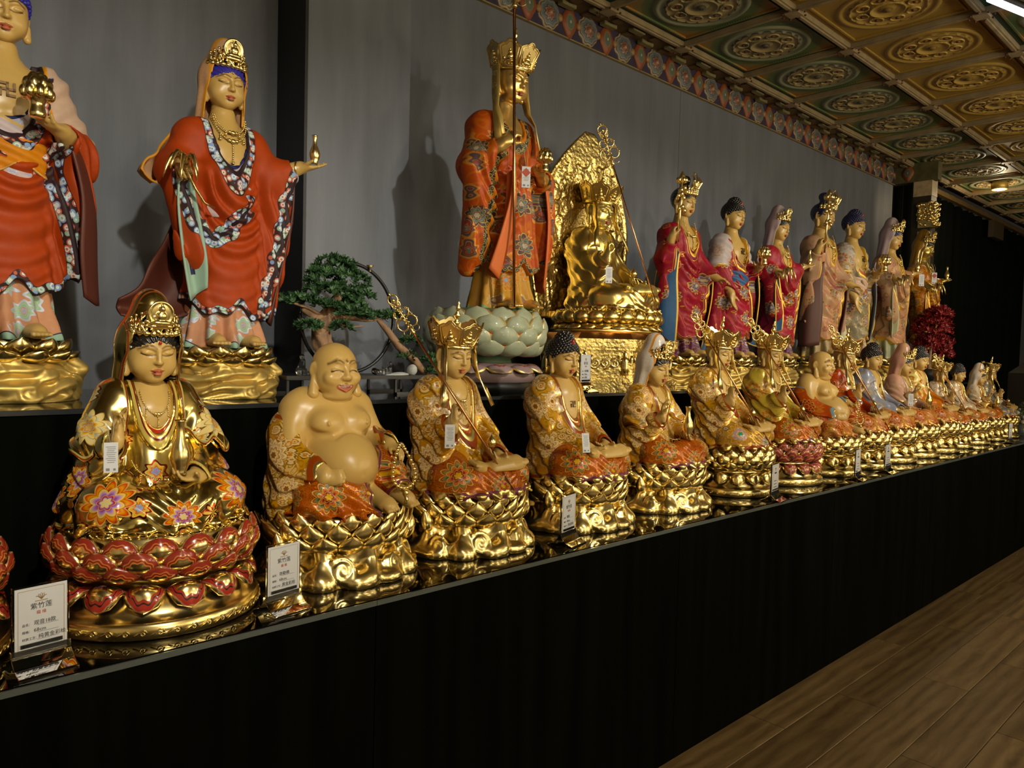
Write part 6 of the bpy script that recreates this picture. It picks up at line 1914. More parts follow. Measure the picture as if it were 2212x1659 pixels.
# ---------------------------------------------------------------- two-tier display plinth
low = empty('lower_display_shelf', (0, 0, 0)); tag(low, 'long lower black display shelf with mirror glass top at the front', 'shelf')
XL, XR = -1.6, 7.35
MB().box(((XL + XR) / 2, (D1 + 0.012 + Y2 + 0.2) / 2, (Z1 - 0.012) / 2), (XR - XL, Y2 + 0.2 - D1 - 0.012, Z1 - 0.012)).build('carcass', RM['fabric'], low)
xs = [XL, 0.95, 2.15, 3.35, 4.55, 5.75, XR]
for a, b in zip(xs[:-1], xs[1:]):
    MB().box(((a + b) / 2, D1 + 0.007, (Z1 - 0.012) / 2), (b - a - 0.003, 0.012, Z1 - 0.014)).build('front_panel', RM['fabric'], low)
for a, b in zip(xs[:-1], xs[1:]):
    MB().box(((a + b) / 2, (D1 + Y2) / 2 + 0.004, Z1 - 0.0055), (b - a - 0.001, Y2 - D1 - 0.008, 0.011)).build('glass_top', RM['glass_top'], low)
    MB().box(((a + b) / 2, D1 - 0.001, Z1 - 0.0056), (b - a - 0.001, 0.004, 0.0112)).build('glass_edge', RM['edge'], low)
upp = empty('upper_display_shelf', (0, 0, 0)); tag(upp, 'upper black display tier against the grey wall', 'shelf')
MB().box(((XL + XR) / 2, (Y2 + YW) / 2, (Z2 + Z1) / 2 - 0.006), (XR - XL, YW - Y2 - 0.005, Z2 - Z1 - 0.012)).build('riser', RM['fabric'], upp)
MB().box(((XL + XR) / 2, (Y2 + YW) / 2, Z2 - 0.006), (XR - XL, YW - Y2 - 0.004, 0.012)).build('glass_top', RM['glass_top'], upp)
MB().box(((XL + XR) / 2, Y2 - 0.001, Z2 - 0.006), (XR - XL, 0.004, 0.012)).build('glass_edge', plain('dark_edge', (0.03, 0.032, 0.034), 0.2), upp)

# ---------------------------------------------------------------- coffered ceiling
def tile_mat(name, gold=False):
    """painted panel: green border, radial sun pattern; pattern lies in the tile's own plane"""
    t = NT(name)
    sp = t.n('SeparateXYZ', {0: t.obj()})
    x, y = sp.outputs[0], sp.outputs[1]
    r = t.math('SQRT', t.math('ADD', t.math('MULTIPLY', x, x), t.math('MULTIPLY', y, y)))
    ang = t.math('ARCTAN2', y, x)
    sq = t.math('MAXIMUM', t.math('ABSOLUTE', x), t.math('ABSOLUTE', y))
    fine = t.math('SINE', t.math('MULTIPLY', t.math('ADD', x, y), 420.0))
    if gold:
        c = t.ramp(r, [(0.0, (0.50, 0.34, 0.08)), (0.19, (0.42, 0.27, 0.05)), (0.24, (0.52, 0.36, 0.10)), (0.27, (0.35, 0.22, 0.04)), (0.36, (0.40, 0.25, 0.045))])
        c = t.mix(t.math('MULTIPLY', t.fac(fine, 0.2, 0.6), 0.35), c, (0.28, 0.15, 0.03))
    else:
        base = t.mix(t.fac(r, 0.27, 0.36), (0.14, 0.21, 0.07), (0.36, 0.18, 0.045))
        c = t.mix(t.math('MULTIPLY', t.fac(fine, 0.1, 0.5), t.fac(r, 0.31, 0.30)), base, (0.07, 0.10, 0.04))
        c = t.mix(t.math('MULTIPLY', t.fac(r, 0.252, 0.248), 1.0), c, (0.30, 0.29, 0.18))
        c = t.mix(t.fac(sq, 0.283, 0.286), c, (0.014, 0.05, 0.024))
    return t.bsdf(color=c, rough=0.5, spec=0.3, normal=t.bump(fine, 0.15, 0.002))

def medal_mat(name, a, b, line, outer):
    t = NT(name)
    sp = t.n('SeparateXYZ', {0: t.obj()})
    x, y = sp.outputs[0], sp.outputs[1]
    r = t.math('SQRT', t.math('ADD', t.math('MULTIPLY', x, x), t.math('MULTIPLY', y, y)))
    ang = t.math('ARCTAN2', y, x)
    scal = t.math('MULTIPLY', t.math('ABSOLUTE', t.math('SINE', t.math('MULTIPLY', ang, 9.0))), 0.012)
    q = t.math('SUBTRACT', r, scal)
    c = t.ramp(q, [(0.0, line), (0.012, b), (0.028, line), (0.034, a), (0.078, b), (0.10, line), (0.104, a), (0.168, line), (0.176, outer)], 'CONSTANT')
    dot = t.math('SINE', t.math('MULTIPLY', r, 520.0))
    c = t.mix(t.math('MULTIPLY', t.fac(dot, 0.3, 0.7), 0.30), c, b)
    return t.bsdf(color=c, rough=0.45, spec=0.35)

TW = 0.257 * YC; TX0 = 1.189 * YC
CM = dict(green=tile_mat('green_ceiling_panel'), gold=tile_mat('ochre_ceiling_panel', True),
          med=medal_mat('ochre_medallion', (0.42, 0.32, 0.14), (0.30, 0.26, 0.12), (0.05, 0.04, 0.05), (0.27, 0.29, 0.18)),
          medg=medal_mat('gilt_medallion', (0.52, 0.35, 0.09), (0.40, 0.26, 0.06), (0.20, 0.12, 0.03), (0.42, 0.27, 0.06)),
          trim=plain('ochre_trim', (0.30, 0.225, 0.12), 0.5, var=0.2, scale=12), stud=plain('dark_stud', (0.10, 0.02, 0.012), 0.4),
          brown=plain('brown_soffit', (0.13, 0.075, 0.022), 0.6, var=0.3, scale=8), block=plain('olive_gilt_block', (0.20, 0.17, 0.07), 0.5, var=0.2, scale=30))
ceil = struct('ceiling', MB().box((4.75, -0.3, ZC + 0.10), (15.6, 6.15, 0.10)), plain('dark_ceiling', (0.16, 0.10, 0.035), 0.6))
hw = TW / 2
def plate():
    m = MB(); i = hw - 0.022
    m.box((0, 0, 0.004), (TW - 0.012, TW - 0.012, 0.012))
    # raised inner frame of four mitred strips
    for s in (-1, 1):
        m.box((s * (i - 0.030), 0, -0.006), (0.010, 2 * i - 0.06, 0.010)); m.box((0, s * (i - 0.030), -0.006), (2 * i - 0.06, 0.010, 0.010))
    return m.mesh('ceiling_tile')
def medallion():
    m = MB()
    m.lathe([(0.0, -0.020), (0.014, -0.018), (0.018, -0.006), (0.036, -0.010), (0.042, -0.003), (0.076, -0.006), (0.080, -0.014), (0.086, -0.014), (0.090, -0.004), (0.150, -0.008), (0.172, -0.004), (0.176, -0.011), (0.184, -0.011),
             (0.188, -0.002), (0.214, -0.002), (0.218, -0.008), (0.240, -0.008), (0.246, 0.0)], n=36, cap=False)
    for k in range(8):
        a = 2 * PI * k / 8
        m.tube([(0.128 * math.cos(a) + 0.030 * math.cos(b) * math.cos(a) - 0.034 * math.sin(b) * math.sin(a), 0.128 * math.sin(a) + 0.030 * math.cos(b) * math.sin(a) + 0.034 * math.sin(b) * math.cos(a), -0.008) for b in [2 * PI * j / 12 for j in range(12)]], 0.005, 5, closed=True)
    return m.mesh('medallion')
def studs():
    m = MB()
    for k in range(8):
        a = 2 * PI * k / 8
        m.ball((0.128 * math.cos(a), 0.128 * math.sin(a), -0.010), (0.010, 0.010, 0.006), 6)
    return m.mesh('stud_ring')
pm_, mm_, sm_ = plate(), medallion(), studs()
rows = []
for j in range(-0, 6):
    yc = YC - TW * 1.01 * (j + 0.5)
    for i in range(-3, 14):
        xc = TX0 + TW * (i + 0.5)
        if j == 0 and i < -2: continue
        green = (j % 3 != 1) and not (j == 1) or (j == 1 and i >= 7)
        tl = link('ceiling_tile', pm_, CM['green'] if green else CM['gold'], ceil, (xc, yc, ZC + 0.012))
        link('medallion', mm_, CM['med'] if green else CM['medg'], tl, (0, 0, -0.003))
        link('stud_ring', sm_, CM['stud'], tl, (0, 0, -0.003))
# ribs between the panels
for j in range(0, 7):
    y = YC - TW * 1.01 * j
    m = MB().box((4.6, y, ZC - 0.004), (14.5, 0.034, 0.030)); m.box((4.6, y, ZC - 0.022), (14.5, 0.016, 0.012))
    m.build('rib', CM['trim'], ceil)
for i in range(-3, 14):
    x = TX0 + TW * i
    m = MB().box((x, YC - TW * 3, ZC - 0.003), (0.030, TW * 6.06, 0.026)); m.box((x, YC - TW * 3, ZC - 0.018), (0.014, TW * 6.06, 0.010))
    m.build('rib', CM['trim'], ceil)
def corner():
    m = MB().box((0, 0, 0), (0.075, 0.075, 0.014))
    return bevelled(m.mesh('corner_boss'), 0.004)
def cstud():
    m = MB()
    for a in range(8): m.ball((0.058 * math.cos(a * PI / 4), 0.058 * math.sin(a * PI / 4), -0.006), (0.007, 0.007, 0.005), 6)
    return m.mesh('stud_ring')
cb, cs_ = corner(), cstud()
for j in range(0, 6):
    for i in range(-2, 13):
        p = (TX0 + TW * i, YC - TW * 1.01 * j, ZC - 0.026)
        b_ = link('corner_boss', cb, CM['trim'], ceil, p)
        link('stud_ring', cs_, CM['stud'], b_)

# soffit with two staggered rows of blocks, then the painted frieze on the wall head
sof = struct('trim_1', MB().box(((X_END - 3.2) / 2, (YC + YW) / 2 + 0.004, ZC + 0.004), (X_END + 3.2, YW - YC + 0.004, 0.03)), CM['brown'])
bk = bevelled(MB().box((0, 0, 0), (0.105, 0.040, 0.022)).mesh('block'), 0.003)
bb = bevelled(MB().box((0, 0, 0), (0.060, 0.052, 0.014)).mesh('block'), 0.002)
k = 0
x = 1.4
while x < X_END:
    link('block', bk, CM['block'], sof, (x, YC + 0.052, ZC - 0.018))
    link('block', bk, CM['block'], sof, (x + 0.165, YC + 0.118, ZC - 0.018))
    link('block', bb, CM['brown'], sof, (x + 0.165, YC + 0.050, ZC - 0.014))
    link('block', bb, CM['brown'], sof, (x, YC + 0.118, ZC - 0.014))
    x += 0.33
frz = struct('trim_2', MB().box(((X_END - 3.2) / 2, YW - 0.006, (3.003 + ZC) / 2), (X_END + 3.2, 0.014, ZC - 3.003)), plain('violet_frieze', (0.030, 0.020, 0.055), 0.6, var=0.3, scale=20))
MB().box(((X_END - 3.2) / 2, YW - 0.010, 3.003), (X_END + 3.2, 0.018, 0.006)).build('lower_fillet', plain('gilt_fillet', (0.30, 0.22, 0.08), 0.4), frz)
def rosette():
    m = MB(); q = MB()
    m.lathe([(0.0, -0.020), (0.010, -0.018), (0.013, -0.008), (0.028, -0.012), (0.034, -0.006), (0.062, -0.008), (0.070, -0.003), (0.073, 0.0)], n=24, cap=False)
    return m.mesh('rosette')
def lozenge():
    m = MB(); n = 20; vs = [(0, 0, -0.014)]
    for rr, z in ((0.5, -0.012), (1.0, -0.006), (1.02, 0.0)):
        for i in range(n):
            a = 2 * PI * i / n; s_ = 0.052 * (1 + 0.22 * abs(math.cos(2 * a)) ** 3)
            vs.append((s_ * rr * math.cos(a) * 0.82, s_ * rr * math.sin(a) * 1.22, z))
    fs = [(0, 1 + i, 1 + (i + 1) % n) for i in range(n)]
    for k in range(2): fs += [(1 + k * n + i, 1 + (k + 1) * n + i, 1 + (k + 1) * n + (i + 1) % n, 1 + k * n + (i + 1) % n) for i in range(n)]
    m.poly(vs, fs, True)
    return m.mesh('lozenge')
def ros_mat():
    t = NT('blue_rosette'); sp = t.n('SeparateXYZ', {0: t.obj()}); x, y = sp.outputs[0], sp.outputs[1]
    r = t.math('SQRT', t.math('ADD', t.math('MULTIPLY', x, x), t.math('MULTIPLY', y, y)))
    scal = t.math('MULTIPLY', t.math('COSINE', t.math('MULTIPLY', t.math('ARCTAN2', y, x), 8.0)), 0.004)
    c = t.ramp(t.math('MULTIPLY', t.math('ADD', r, scal), 10.0), [(0.0, (0.5, 0.32, 0.2)), (0.08, (0.22, 0.07, 0.04)), (0.24, (0.30, 0.18, 0.09)), (0.30, (0.03, 0.03, 0.04)), (0.34, (0.10, 0.125, 0.14)), (0.50, (0.20, 0.19, 0.16)), (0.58, (0.03, 0.03, 0.04)), (0.62, (0.34, 0.24, 0.12)), (0.70, (0.04, 0.03, 0.03))], 'CONSTANT')
    return t.bsdf(color=c, rough=0.5)
def loz_mat():
    t = NT('red_lozenge'); sp = t.n('SeparateXYZ', {0: t.obj()}); x, y = sp.outputs[0], sp.outputs[1]
    y2 = t.math('MULTIPLY', y, 0.72)
    r = t.math('SQRT', t.math('ADD', t.math('MULTIPLY', x, x), t.math('MULTIPLY', y2, y2)))
    c = t.ramp(t.math('MULTIPLY', r, 10.0), [(0.0, (0.5, 0.4, 0.3)), (0.05, (0.10, 0.13, 0.09)), (0.22, (0.16, 0.18, 0.11)), (0.26, (0.26, 0.07, 0.022)), (0.5, (0.22, 0.055, 0.018))], 'CONSTANT')
    return t.bsdf(color=c, rough=0.5)
ro, lz, rm_, lm_ = rosette(), lozenge(), ros_mat(), loz_mat()
kn = MB().ball((0, 0, 0), (0.020, 0.022, 0.012), 10).mesh('knob')
knm = plain('ochre_knob', (0.30, 0.17, 0.06), 0.5)
x = 1.884
while x < X_END - 0.05:
    link('rosette', ro, rm_, frz, (x, YW - 0.013, 3.086), (R(-90), 0, 0), 1.10)
    link('lozenge', lz, lm_, frz, (x + 0.15, YW - 0.013, 3.086), (R(-90), 0, 0), 1.12)
    for dx in (0.078, 0.222): link('knob', kn, knm, frz, (x + dx, YW - 0.016, 3.086), (R(-90), 0, 0))
    x += 0.30

# ---------------------------------------------------------------- far end: beam, post, curtain
MBm = MB().box((X_END + 0.04, (2.42 + YW) / 2, 3.09), (0.10, YW - 2.42 + 0.1, 0.17))
beam = struct('trim_3', MBm, plain('olive_beam', (0.10, 0.085, 0.03), 0.6, var=0.3))
link('lozenge', lz, lm_, beam, (X_END - 0.012, 2.62, 3.09), (R(-90), 0, R(-90)))
post = empty('timber_post', (7.475, 2.495, 0)); tag(post, 'square gilded post at the far end of the wall beside the curtain', 'post')
MB().box((0, 0, 1.56), (0.14, 0.15, 3.12)).build('shaft', plain('dark_timber', (0.035, 0.025, 0.012), 0.5), post)
MB().box((0, 0, 2.99), (0.145, 0.155, 0.24)).build('capital', plain('pale_capital', (0.50, 0.38, 0.22), 0.5, var=0.25, scale=25), post)
mc = MB()
rg = random.Random(3)
mc.box((-0.06, -0.05, 2.69), (0.10, 0.13, 0.22))
for k in range(70): mc.ball((-0.115 + rg.uniform(-0.012, 0.012), rg.uniform(-0.125, 0.02), 2.60 + 0.2 * rg.random()), rg.uniform(0.010, 0.022), 6)
for k in range(40): mc.ball((rg.uniform(-0.10, 0.0), -0.120 + rg.uniform(-0.01, 0.01), 2.60 + 0.2 * rg.random()), rg.uniform(0.010, 0.020), 6)
mc.build('carved_bracket', M['gold'], post)
pq = MB().box((-0.082, -0.035, 1.92), (0.02, 0.115, 1.26)).build('plaque', plain('gilt_plaque', (0.40, 0.30, 0.11), 0.4, 0.3), post)
for k in range(5):
    mm2 = MB()
    for a in range(6):
        mm2.box((-0.094, -0.035 + rg.uniform(-0.025, 0.025), 2.44 - 0.22 * k + rg.uniform(-0.05, 0.05)), (0.004, rg.choice((0.012, 0.065)), rg.choice((0.010, 0.06))))
    mm2.build('character', plain('dark_character', (0.03, 0.02, 0.008), 0.5), pq)

cur = empty('black_curtain', (7.42, 2.84, 0)); tag(cur, 'floor length black curtain beyond the gilded post', 'curtain')
cmat = plain('curtain_cloth', (0.004, 0.005, 0.004), 0.9, spec=0.05)
for k in range(5):
    P = []
    for i in range(41):
        xx = k * 1.0 + i / 40
        P.append([(xx, 0.045 * math.sin(xx * 42) + 0.02 * math.sin(xx * 17 + 1), z) for z in (0.02, 0.7, 1.4, 2.1, 3.12)])
    link('drape', solid(MB().grid(P).mesh('drape'), 0.006), cmat, cur)
bo = struct('trim_4', MB().box((9.95, 2.76, 3.135), (5.0, 0.05, 0.05)), plain('ochre_cornice', (0.16, 0.10, 0.035), 0.5, var=0.2))
MB().box((10.6, 2.72, 2.99), (0.42, 0.06, 0.20)).build('cornice_box', plain('brown_box', (0.06, 0.04, 0.02), 0.6), bo)
cab = empty('dark_cabinet', (8.35, 1.55, 0)); tag(cab, 'dark wooden cabinet with sloping top past the end of the shelves', 'cabinet')
m = MB(); m.prism([(-0.55, 0.0), (0.75, 0.0), (0.75, 1.02), (0.1, 1.42), (-0.55, 1.30)], -0.3, 0.3); m.build('body', plain('dark_wood', (0.012, 0.010, 0.006), 0.5), cab)
MB().box((0.10, -0.302, 0.55), (1.2, 0.012, 0.8)).build('door_panel', plain('dark_wood2', (0.015, 0.012, 0.008), 0.45), cab)

# ---------------------------------------------------------------- ceiling lamp at the far end, strip light overhead
lamp = empty('ceiling_downlight', (8.61, 2.20, ZC - 0.03)); tag(lamp, 'glowing round downlight on the far ceiling', 'lamp')
MB().lathe([(0.06, 0.03), (0.075, 0.0), (0.070, -0.05), (0.060, -0.055), (0.055, -0.02), (0.0, -0.02)], n=20, cap=False).build('housing', M['gold_matt'], lamp)
t_ = NT('lamp_glow'); em = t_.n('Emission', {0: (1.0, 0.80, 0.50, 1), 1: 60.0}); t_.t.links.new(em.outputs[0], t_.out.inputs[0])
MB().lathe([(0.0, -0.06), (0.03, -0.058), (0.052, -0.045), (0.056, -0.03), (0.0, -0.028)], n=18, cap=False).build('bulb', t_.m, lamp)
pd = bpy.data.lights.new('bulb_light', 'POINT'); pd.energy = 5; pd.color = (1, 0.78, 0.48); pd.shadow_soft_size = 0.05
po = bpy.data.objects.new('bulb_light', pd); COL.objects.link(po); po.parent = lamp; po.location = (0, 0, -0.12)
tb = empty('light_strip', (4.12, 1.135, ZC - 0.07)); tag(tb, 'bright white light tube just in view at the top right corner of the ceiling', 'lamp')
t2 = NT('strip_glow'); em = t2.n('Emission', {0: (0.9, 0.93, 1.0, 1), 1: 4.0}); t2.t.links.new(em.outputs[0], t2.out.inputs[0])
MB().tube([(0, 0, 0), (0.8, -0.22, 0)], 0.015, 10).build('tube', t2.m, tb)
MB().tube([(-0.02, 0.006, 0.026), (0.82, -0.226, 0.026)], 0.020, 8).build('housing', RM['black'], tb)
# ---------------------------------------------------------------- palettes
CREAM, ORANGE, RUST, BROWN = (0.70, 0.50, 0.24), (0.72, 0.30, 0.06), (0.42, 0.10, 0.035), (0.22, 0.10, 0.03)
OUT = (0.80, 0.52, 0.14)
def hem(gold=0.35, band=1.4, col=(0.30, 0.07, 0.03), third=None):
    h = [(-0.5, gold, GOLD, 1.0), (gold, band, col, 0.0), (band, band + 0.18, GOLD, 1.0)]
    return h
fl_cream = [(0.30, 0.09, 0.02), CREAM, (0.50, 0.17, 0.035), (0.72, 0.53, 0.28), (0.70, 0.40, 0.09)]
fl_red = [(0.66, 0.40, 0.06), (0.20, 0.02, 0.015), (0.60, 0.17, 0.03), (0.28, 0.035, 0.02), (0.70, 0.27, 0.05)]
mot_cream = [(0.25, 0.10, 0.04), (0.80, 0.55, 0.20), (0.40, 0.14, 0.05), (0.78, 0.62, 0.40), (0.66, 0.36, 0.10), (0.80, 0.66, 0.45)]
mot_red = [(0.70, 0.42, 0.08), (0.36, 0.03, 0.02), (0.62, 0.22, 0.12), (0.04, 0.06, 0.045), (0.22, 0.24, 0.10), (0.48, 0.10, 0.025), (0.64, 0.24, 0.04)]
RB = {}
RB['cream'] = robe_mat('cream_floral_robe', (0.62, 0.30, 0.06), fl_cream, bg2=(0.72, 0.47, 0.18), trim=hem(0.5), mot=mot_cream, scale=31, size=0.52, scroll=0.8, gold=0.8)
RB['cream2'] = robe_mat('cream_floral_robe_fine', (0.60, 0.31, 0.07), fl_cream, bg2=(0.68, 0.44, 0.16), trim=hem(), mot=mot_cream, scale=34, size=0.52, scroll=0.8, gold=0.8, seed=3.1)
RB['whitegold'] = robe_mat('white_gold_shawl', (0.72, 0.60, 0.46), fl_cream, bg2=(0.62, 0.33, 0.08), trim=hem(0.4, 0.9), mot=mot_cream, scale=26, size=0.50, scroll=0.6, gold=0.7, seed=1.7)
RB['redskirt'] = robe_mat('rust_floral_skirt', (0.46, 0.10, 0.025), fl_red, bg2=(0.34, 0.055, 0.02), trim=hem(0.55, 1.1, (0.20, 0.05, 0.10)), mot=mot_red, scale=44, scroll=0.6, gold=0.6)
RB['redinner'] = robe_mat('red_floral_inner', (0.36, 0.05, 0.02), fl_red, trim=hem(0.2, 0.5), scale=36, scroll=0.6, gold=0.5)
RB['goldskirt'] = robe_mat('gold_floral_skirt', (0.62, 0.36, 0.10), [(0.1, 0.25, 0.15), (0.30, 0.33, 0.55), (0.75, 0.5, 0.25), (0.25, 0.10, 0.04), OUT], trim=hem(), mot=[(0.05, 0.30, 0.16), (0.70, 0.30, 0.08), (0.30, 0.33, 0.55), (0.60, 0.55, 0.60), (0.55, 0.25, 0.06)], scale=26, scroll=0.6, gold=0.8, metal_base=0.35)
# the all-gold hooded figure
fl_gold = [(0.55, 0.20, 0.45), (0.25, 0.40, 0.62), (0.72, 0.22, 0.04), (0.80, 0.55, 0.14), (0.35, 0.05, 0.03)]
mot_gold = [(0.75, 0.6, 0.3), (0.30, 0.10, 0.35), (0.50, 0.28, 0.55), (0.50, 0.04, 0.03), (0.75, 0.35, 0.06), (0.62, 0.05, 0.03), (0.78, 0.55, 0.14)]
RB['gold_robe'] = robe_mat('gilt_painted_robe', GOLD, fl_gold, trim=[(-0.5, 0.3, GOLD, 1.0), (0.3, 0.6, (0.20, 0.03, 0.03), 0.0), (0.6, 1.3, (0.66, 0.52, 0.16), 0.2)], mot=mot_gold, scale=13, size=0.30, scroll=0.0, metal_base=1.0, gold=1.0, rough=0.17, seed=2.2)
RB['gold_skirt'] = robe_mat('gilt_painted_skirt', GOLD, fl_gold, trim=[(-0.5, 0.5, GOLD, 1.0)], mot=mot_gold, scale=12, size=0.26, scroll=0.0, metal_base=1.0, gold=1.0, rough=0.16, seed=5.0)
RB['gold_cape'] = robe_mat('gilt_painted_cape', GOLD, [(0.75, 0.55, 0.2), (0.72, 0.30, 0.06), (0.80, 0.62, 0.25), (0.60, 0.55, 0.30), (0.45, 0.12, 0.04)], trim=[(-0.5, 0.35, GOLD, 1.0), (0.35, 0.75, (0.24, 0.05, 0.03), 0.0), (0.75, 1.2, (0.55, 0.48, 0.16), 0.2)], mot=[(0.75, 0.5, 0.2), (0.72, 0.28, 0.06), (0.78, 0.58, 0.2), (0.35, 0.48, 0.52), (0.78, 0.62, 0.3)], scale=13, size=0.30, scroll=0.0, metal_base=1.0, gold=1.0, rough=0.17, seed=8.0)
RB['gold_hood'] = robe_mat('gilt_hood', GOLD, None, trim=[(-0.5, 0.25, GOLD, 1.0), (0.25, 0.45, (0.25, 0.05, 0.03), 0.0)], metal_base=1.0, rough=0.15)
RB['gold_inner'] = robe_mat('gilt_red_inner', GOLD, fl_gold, trim=[(-0.5, 0.25, GOLD, 1.0), (0.25, 1.1, (0.50, 0.05, 0.03), 0.0)], scale=16, size=0.34, scroll=0.0, metal_base=1.0, gold=1.0, rough=0.17)
PT = {}
PT['red'] = petal_paint('red_lotus_petal', [(0.0, (0.45, 0.05, 0.02), 0), (0.09, GOLD, 1.0), (0.56, (0.62, 0.18, 0.03), 0), (0.61, (0.26, 0.025, 0.012), 0), (0.68, (0.60, 0.17, 0.03), 0), (0.73, (0.30, 0.03, 0.014), 0)])
PT['red_dn'] = petal_paint('red_lower_petal', [(0.0, (0.62, 0.35, 0.06), 0), (0.12, (0.12, 0.05, 0.10), 0), (0.22, GOLD, 1.0), (0.68, (0.40, 0.028, 0.014), 0), (0.76, (0.03, 0.01, 0.012), 0), (0.80, (0.42, 0.03, 0.016), 0)])
PT['rust'] = petal_paint('rust_lotus_petal', [(0.0, (0.06, 0.04, 0.10), 0), (0.22, (0.55, 0.16, 0.05), 0), (0.38, (0.30, 0.04, 0.04), 0), (0.62, (0.62, 0.24, 0.08), 0), (0.74, (0.34, 0.05, 0.04), 0)])
PT['celadon'] = petal_paint('celadon_petal', [(0.0, (0.55, 0.16, 0.07), 0), (0.14, (0.22, 0.32, 0.18), 0), (0.24, (0.36, 0.40, 0.27), 0), (0.7, (0.40, 0.43, 0.30), 0)], rough=0.5)
PT['mauve'] = petal_paint('mauve_petal', [(0.0, (0.30, 0.14, 0.20), 0), (0.2, (0.45, 0.30, 0.10), 0), (0.34, (0.30, 0.05, 0.05), 0), (0.5, (0.36, 0.24, 0.24), 0)], rough=0.5)

def p_cream(**kw):
    d = dict(skirt=RB['redskirt'], robe=RB['cream'], inner=RB['redinner'], shawl=RB['whitegold'], cape=RB['whitegold'], hood=None)
    d.update(kw); return d
def cloth_mat(name, col, trim=None, fl=None, mot=None, **kw):
    return robe_mat(name, col, fl, trim=trim or hem(0.3, 0.8, tuple(c * 0.5 for c in col)), mot=mot, **kw)

FRONT_Y = 1.70
GF = 'seated statues on the lower shelf'
hood_w = cloth_mat('white_hood_orange_border', (0.74, 0.66, 0.58), [(-0.5, 0.30, (0.70, 0.32, 0.10), 0.0)])
hood_p = cloth_mat('pink_hood', (0.62, 0.34, 0.26), [(-0.5, 0.5, (0.62, 0.40, 0.20), 0.0)])
red_robe = cloth_mat('red_cord_robe', (0.42, 0.07, 0.03), hem(0.3, 0.9, (0.20, 0.26, 0.36)), [(0.5, 0.12, 0.05), (0.34, 0.05, 0.03), (0.5, 0.12, 0.05), (0.36, 0.05, 0.03), (0.60, 0.20, 0.08)], mot=[(0.5, 0.12, 0.05), (0.34, 0.05, 0.03), (0.55, 0.16, 0.06), (0.34, 0.05, 0.03)], scale=14, scroll=0.0)
blue_robe = cloth_mat('blue_cord_robe', (0.30, 0.32, 0.42), hem(0.3, 0.9, (0.24, 0.28, 0.45)), [(0.30, 0.25, 0.30), (0.45, 0.42, 0.36), (0.26, 0.28, 0.42), (0.40, 0.38, 0.36), (0.50, 0.40, 0.25)], mot=[(0.35, 0.2, 0.3), (0.28, 0.30, 0.5), (0.50, 0.42, 0.26), (0.24, 0.27, 0.42)], scale=14, scroll=0.2)
pink_robe = cloth_mat('mauve_cord_robe', (0.50, 0.30, 0.22), hem(0.3, 0.9, (0.40, 0.30, 0.36)), [(0.40, 0.18, 0.12), (0.55, 0.36, 0.22), (0.38, 0.22, 0.20), (0.55, 0.36, 0.24), (0.58, 0.42, 0.20)], scale=13, scroll=0.3)
pink_cape = cloth_mat('pink_cape', (0.62, 0.36, 0.27), hem(0.3, 0.6, (0.5, 0.3, 0.2)), [(0.6, 0.36, 0.25), (0.5, 0.28, 0.2), (0.62, 0.38, 0.28), (0.55, 0.32, 0.24), (0.62, 0.45, 0.25)], scale=12, scroll=0.2)
yel_shawl = cloth_mat('yellow_shawl', (0.76, 0.60, 0.22), hem(0.3, 0.5, (0.7, 0.5, 0.2)), [(0.76, 0.6, 0.22), (0.76, 0.6, 0.22), (0.76, 0.6, 0.22), (0.76, 0.6, 0.22), (0.45, 0.22, 0.05)], scale=10, scroll=0.25)
org_robe = cloth_mat('orange_cord_robe', (0.62, 0.20, 0.05), hem(0.3, 0.9, (0.45, 0.08, 0.03)), fl_red, scale=16, scroll=0.3)
bud_robe = cloth_mat('brick_red_cord_robe', (0.46, 0.09, 0.035), hem(0.3, 1.0, (0.22, 0.30, 0.38)), [(0.3, 0.05, 0.03), (0.5, 0.12, 0.05), (0.34, 0.06, 0.03), (0.50, 0.12, 0.05), (0.62, 0.24, 0.08)], mot=[(0.3, 0.05, 0.03), (0.5, 0.12, 0.05), (0.28, 0.04, 0.03), (0.5, 0.12, 0.05), (0.30, 0.05, 0.03)], scale=14, scroll=0.0)
org_skirt = cloth_mat('salmon_skirt', (0.62, 0.26, 0.12), hem(0.2, 0.5, (0.40, 0.07, 0.04)), [(0.5, 0.1, 0.05), (0.62, 0.3, 0.12), (0.45, 0.10, 0.05), (0.6, 0.28, 0.1), OUT], mot=[(0.45, 0.08, 0.04), (0.62, 0.28, 0.10), (0.42, 0.07, 0.04), (0.64, 0.30, 0.10), (0.48, 0.10, 0.05)], scale=24, scroll=0.3, gold=0.8)
wht_robe = cloth_mat('white_floral_robe', (0.66, 0.56, 0.44), hem(), [(0.25, 0.05, 0.03), (0.7, 0.4, 0.2), (0.45, 0.12, 0.05), (0.7, 0.6, 0.45), (0.6, 0.36, 0.12)], scale=24, scroll=0.5, gold=0.6)
ylw_robe = cloth_mat('yellow_lotus_robe', (0.58, 0.44, 0.10), hem(), [(0.25, 0.32, 0.10), (0.62, 0.14, 0.05), (0.70, 0.55, 0.16), (0.35, 0.36, 0.12), OUT], mot=[(0.25, 0.32, 0.10), (0.55, 0.10, 0.04), (0.66, 0.52, 0.18), (0.30, 0.33, 0.12), (0.60, 0.20, 0.06)], scale=22, scroll=0.5, gold=0.7)
gry_robe = cloth_mat('silver_blue_robe', (0.34, 0.36, 0.38), hem(), [(0.3, 0.3, 0.3), (0.5, 0.5, 0.45), (0.25, 0.3, 0.36), (0.5, 0.48, 0.4), OUT], scale=24, scroll=0.5, metal_base=0.4, gold=0.8)
navy_skirt = cloth_mat('slate_skirt', (0.16, 0.20, 0.26), hem(), fl_cream, scale=26, scroll=0.3)

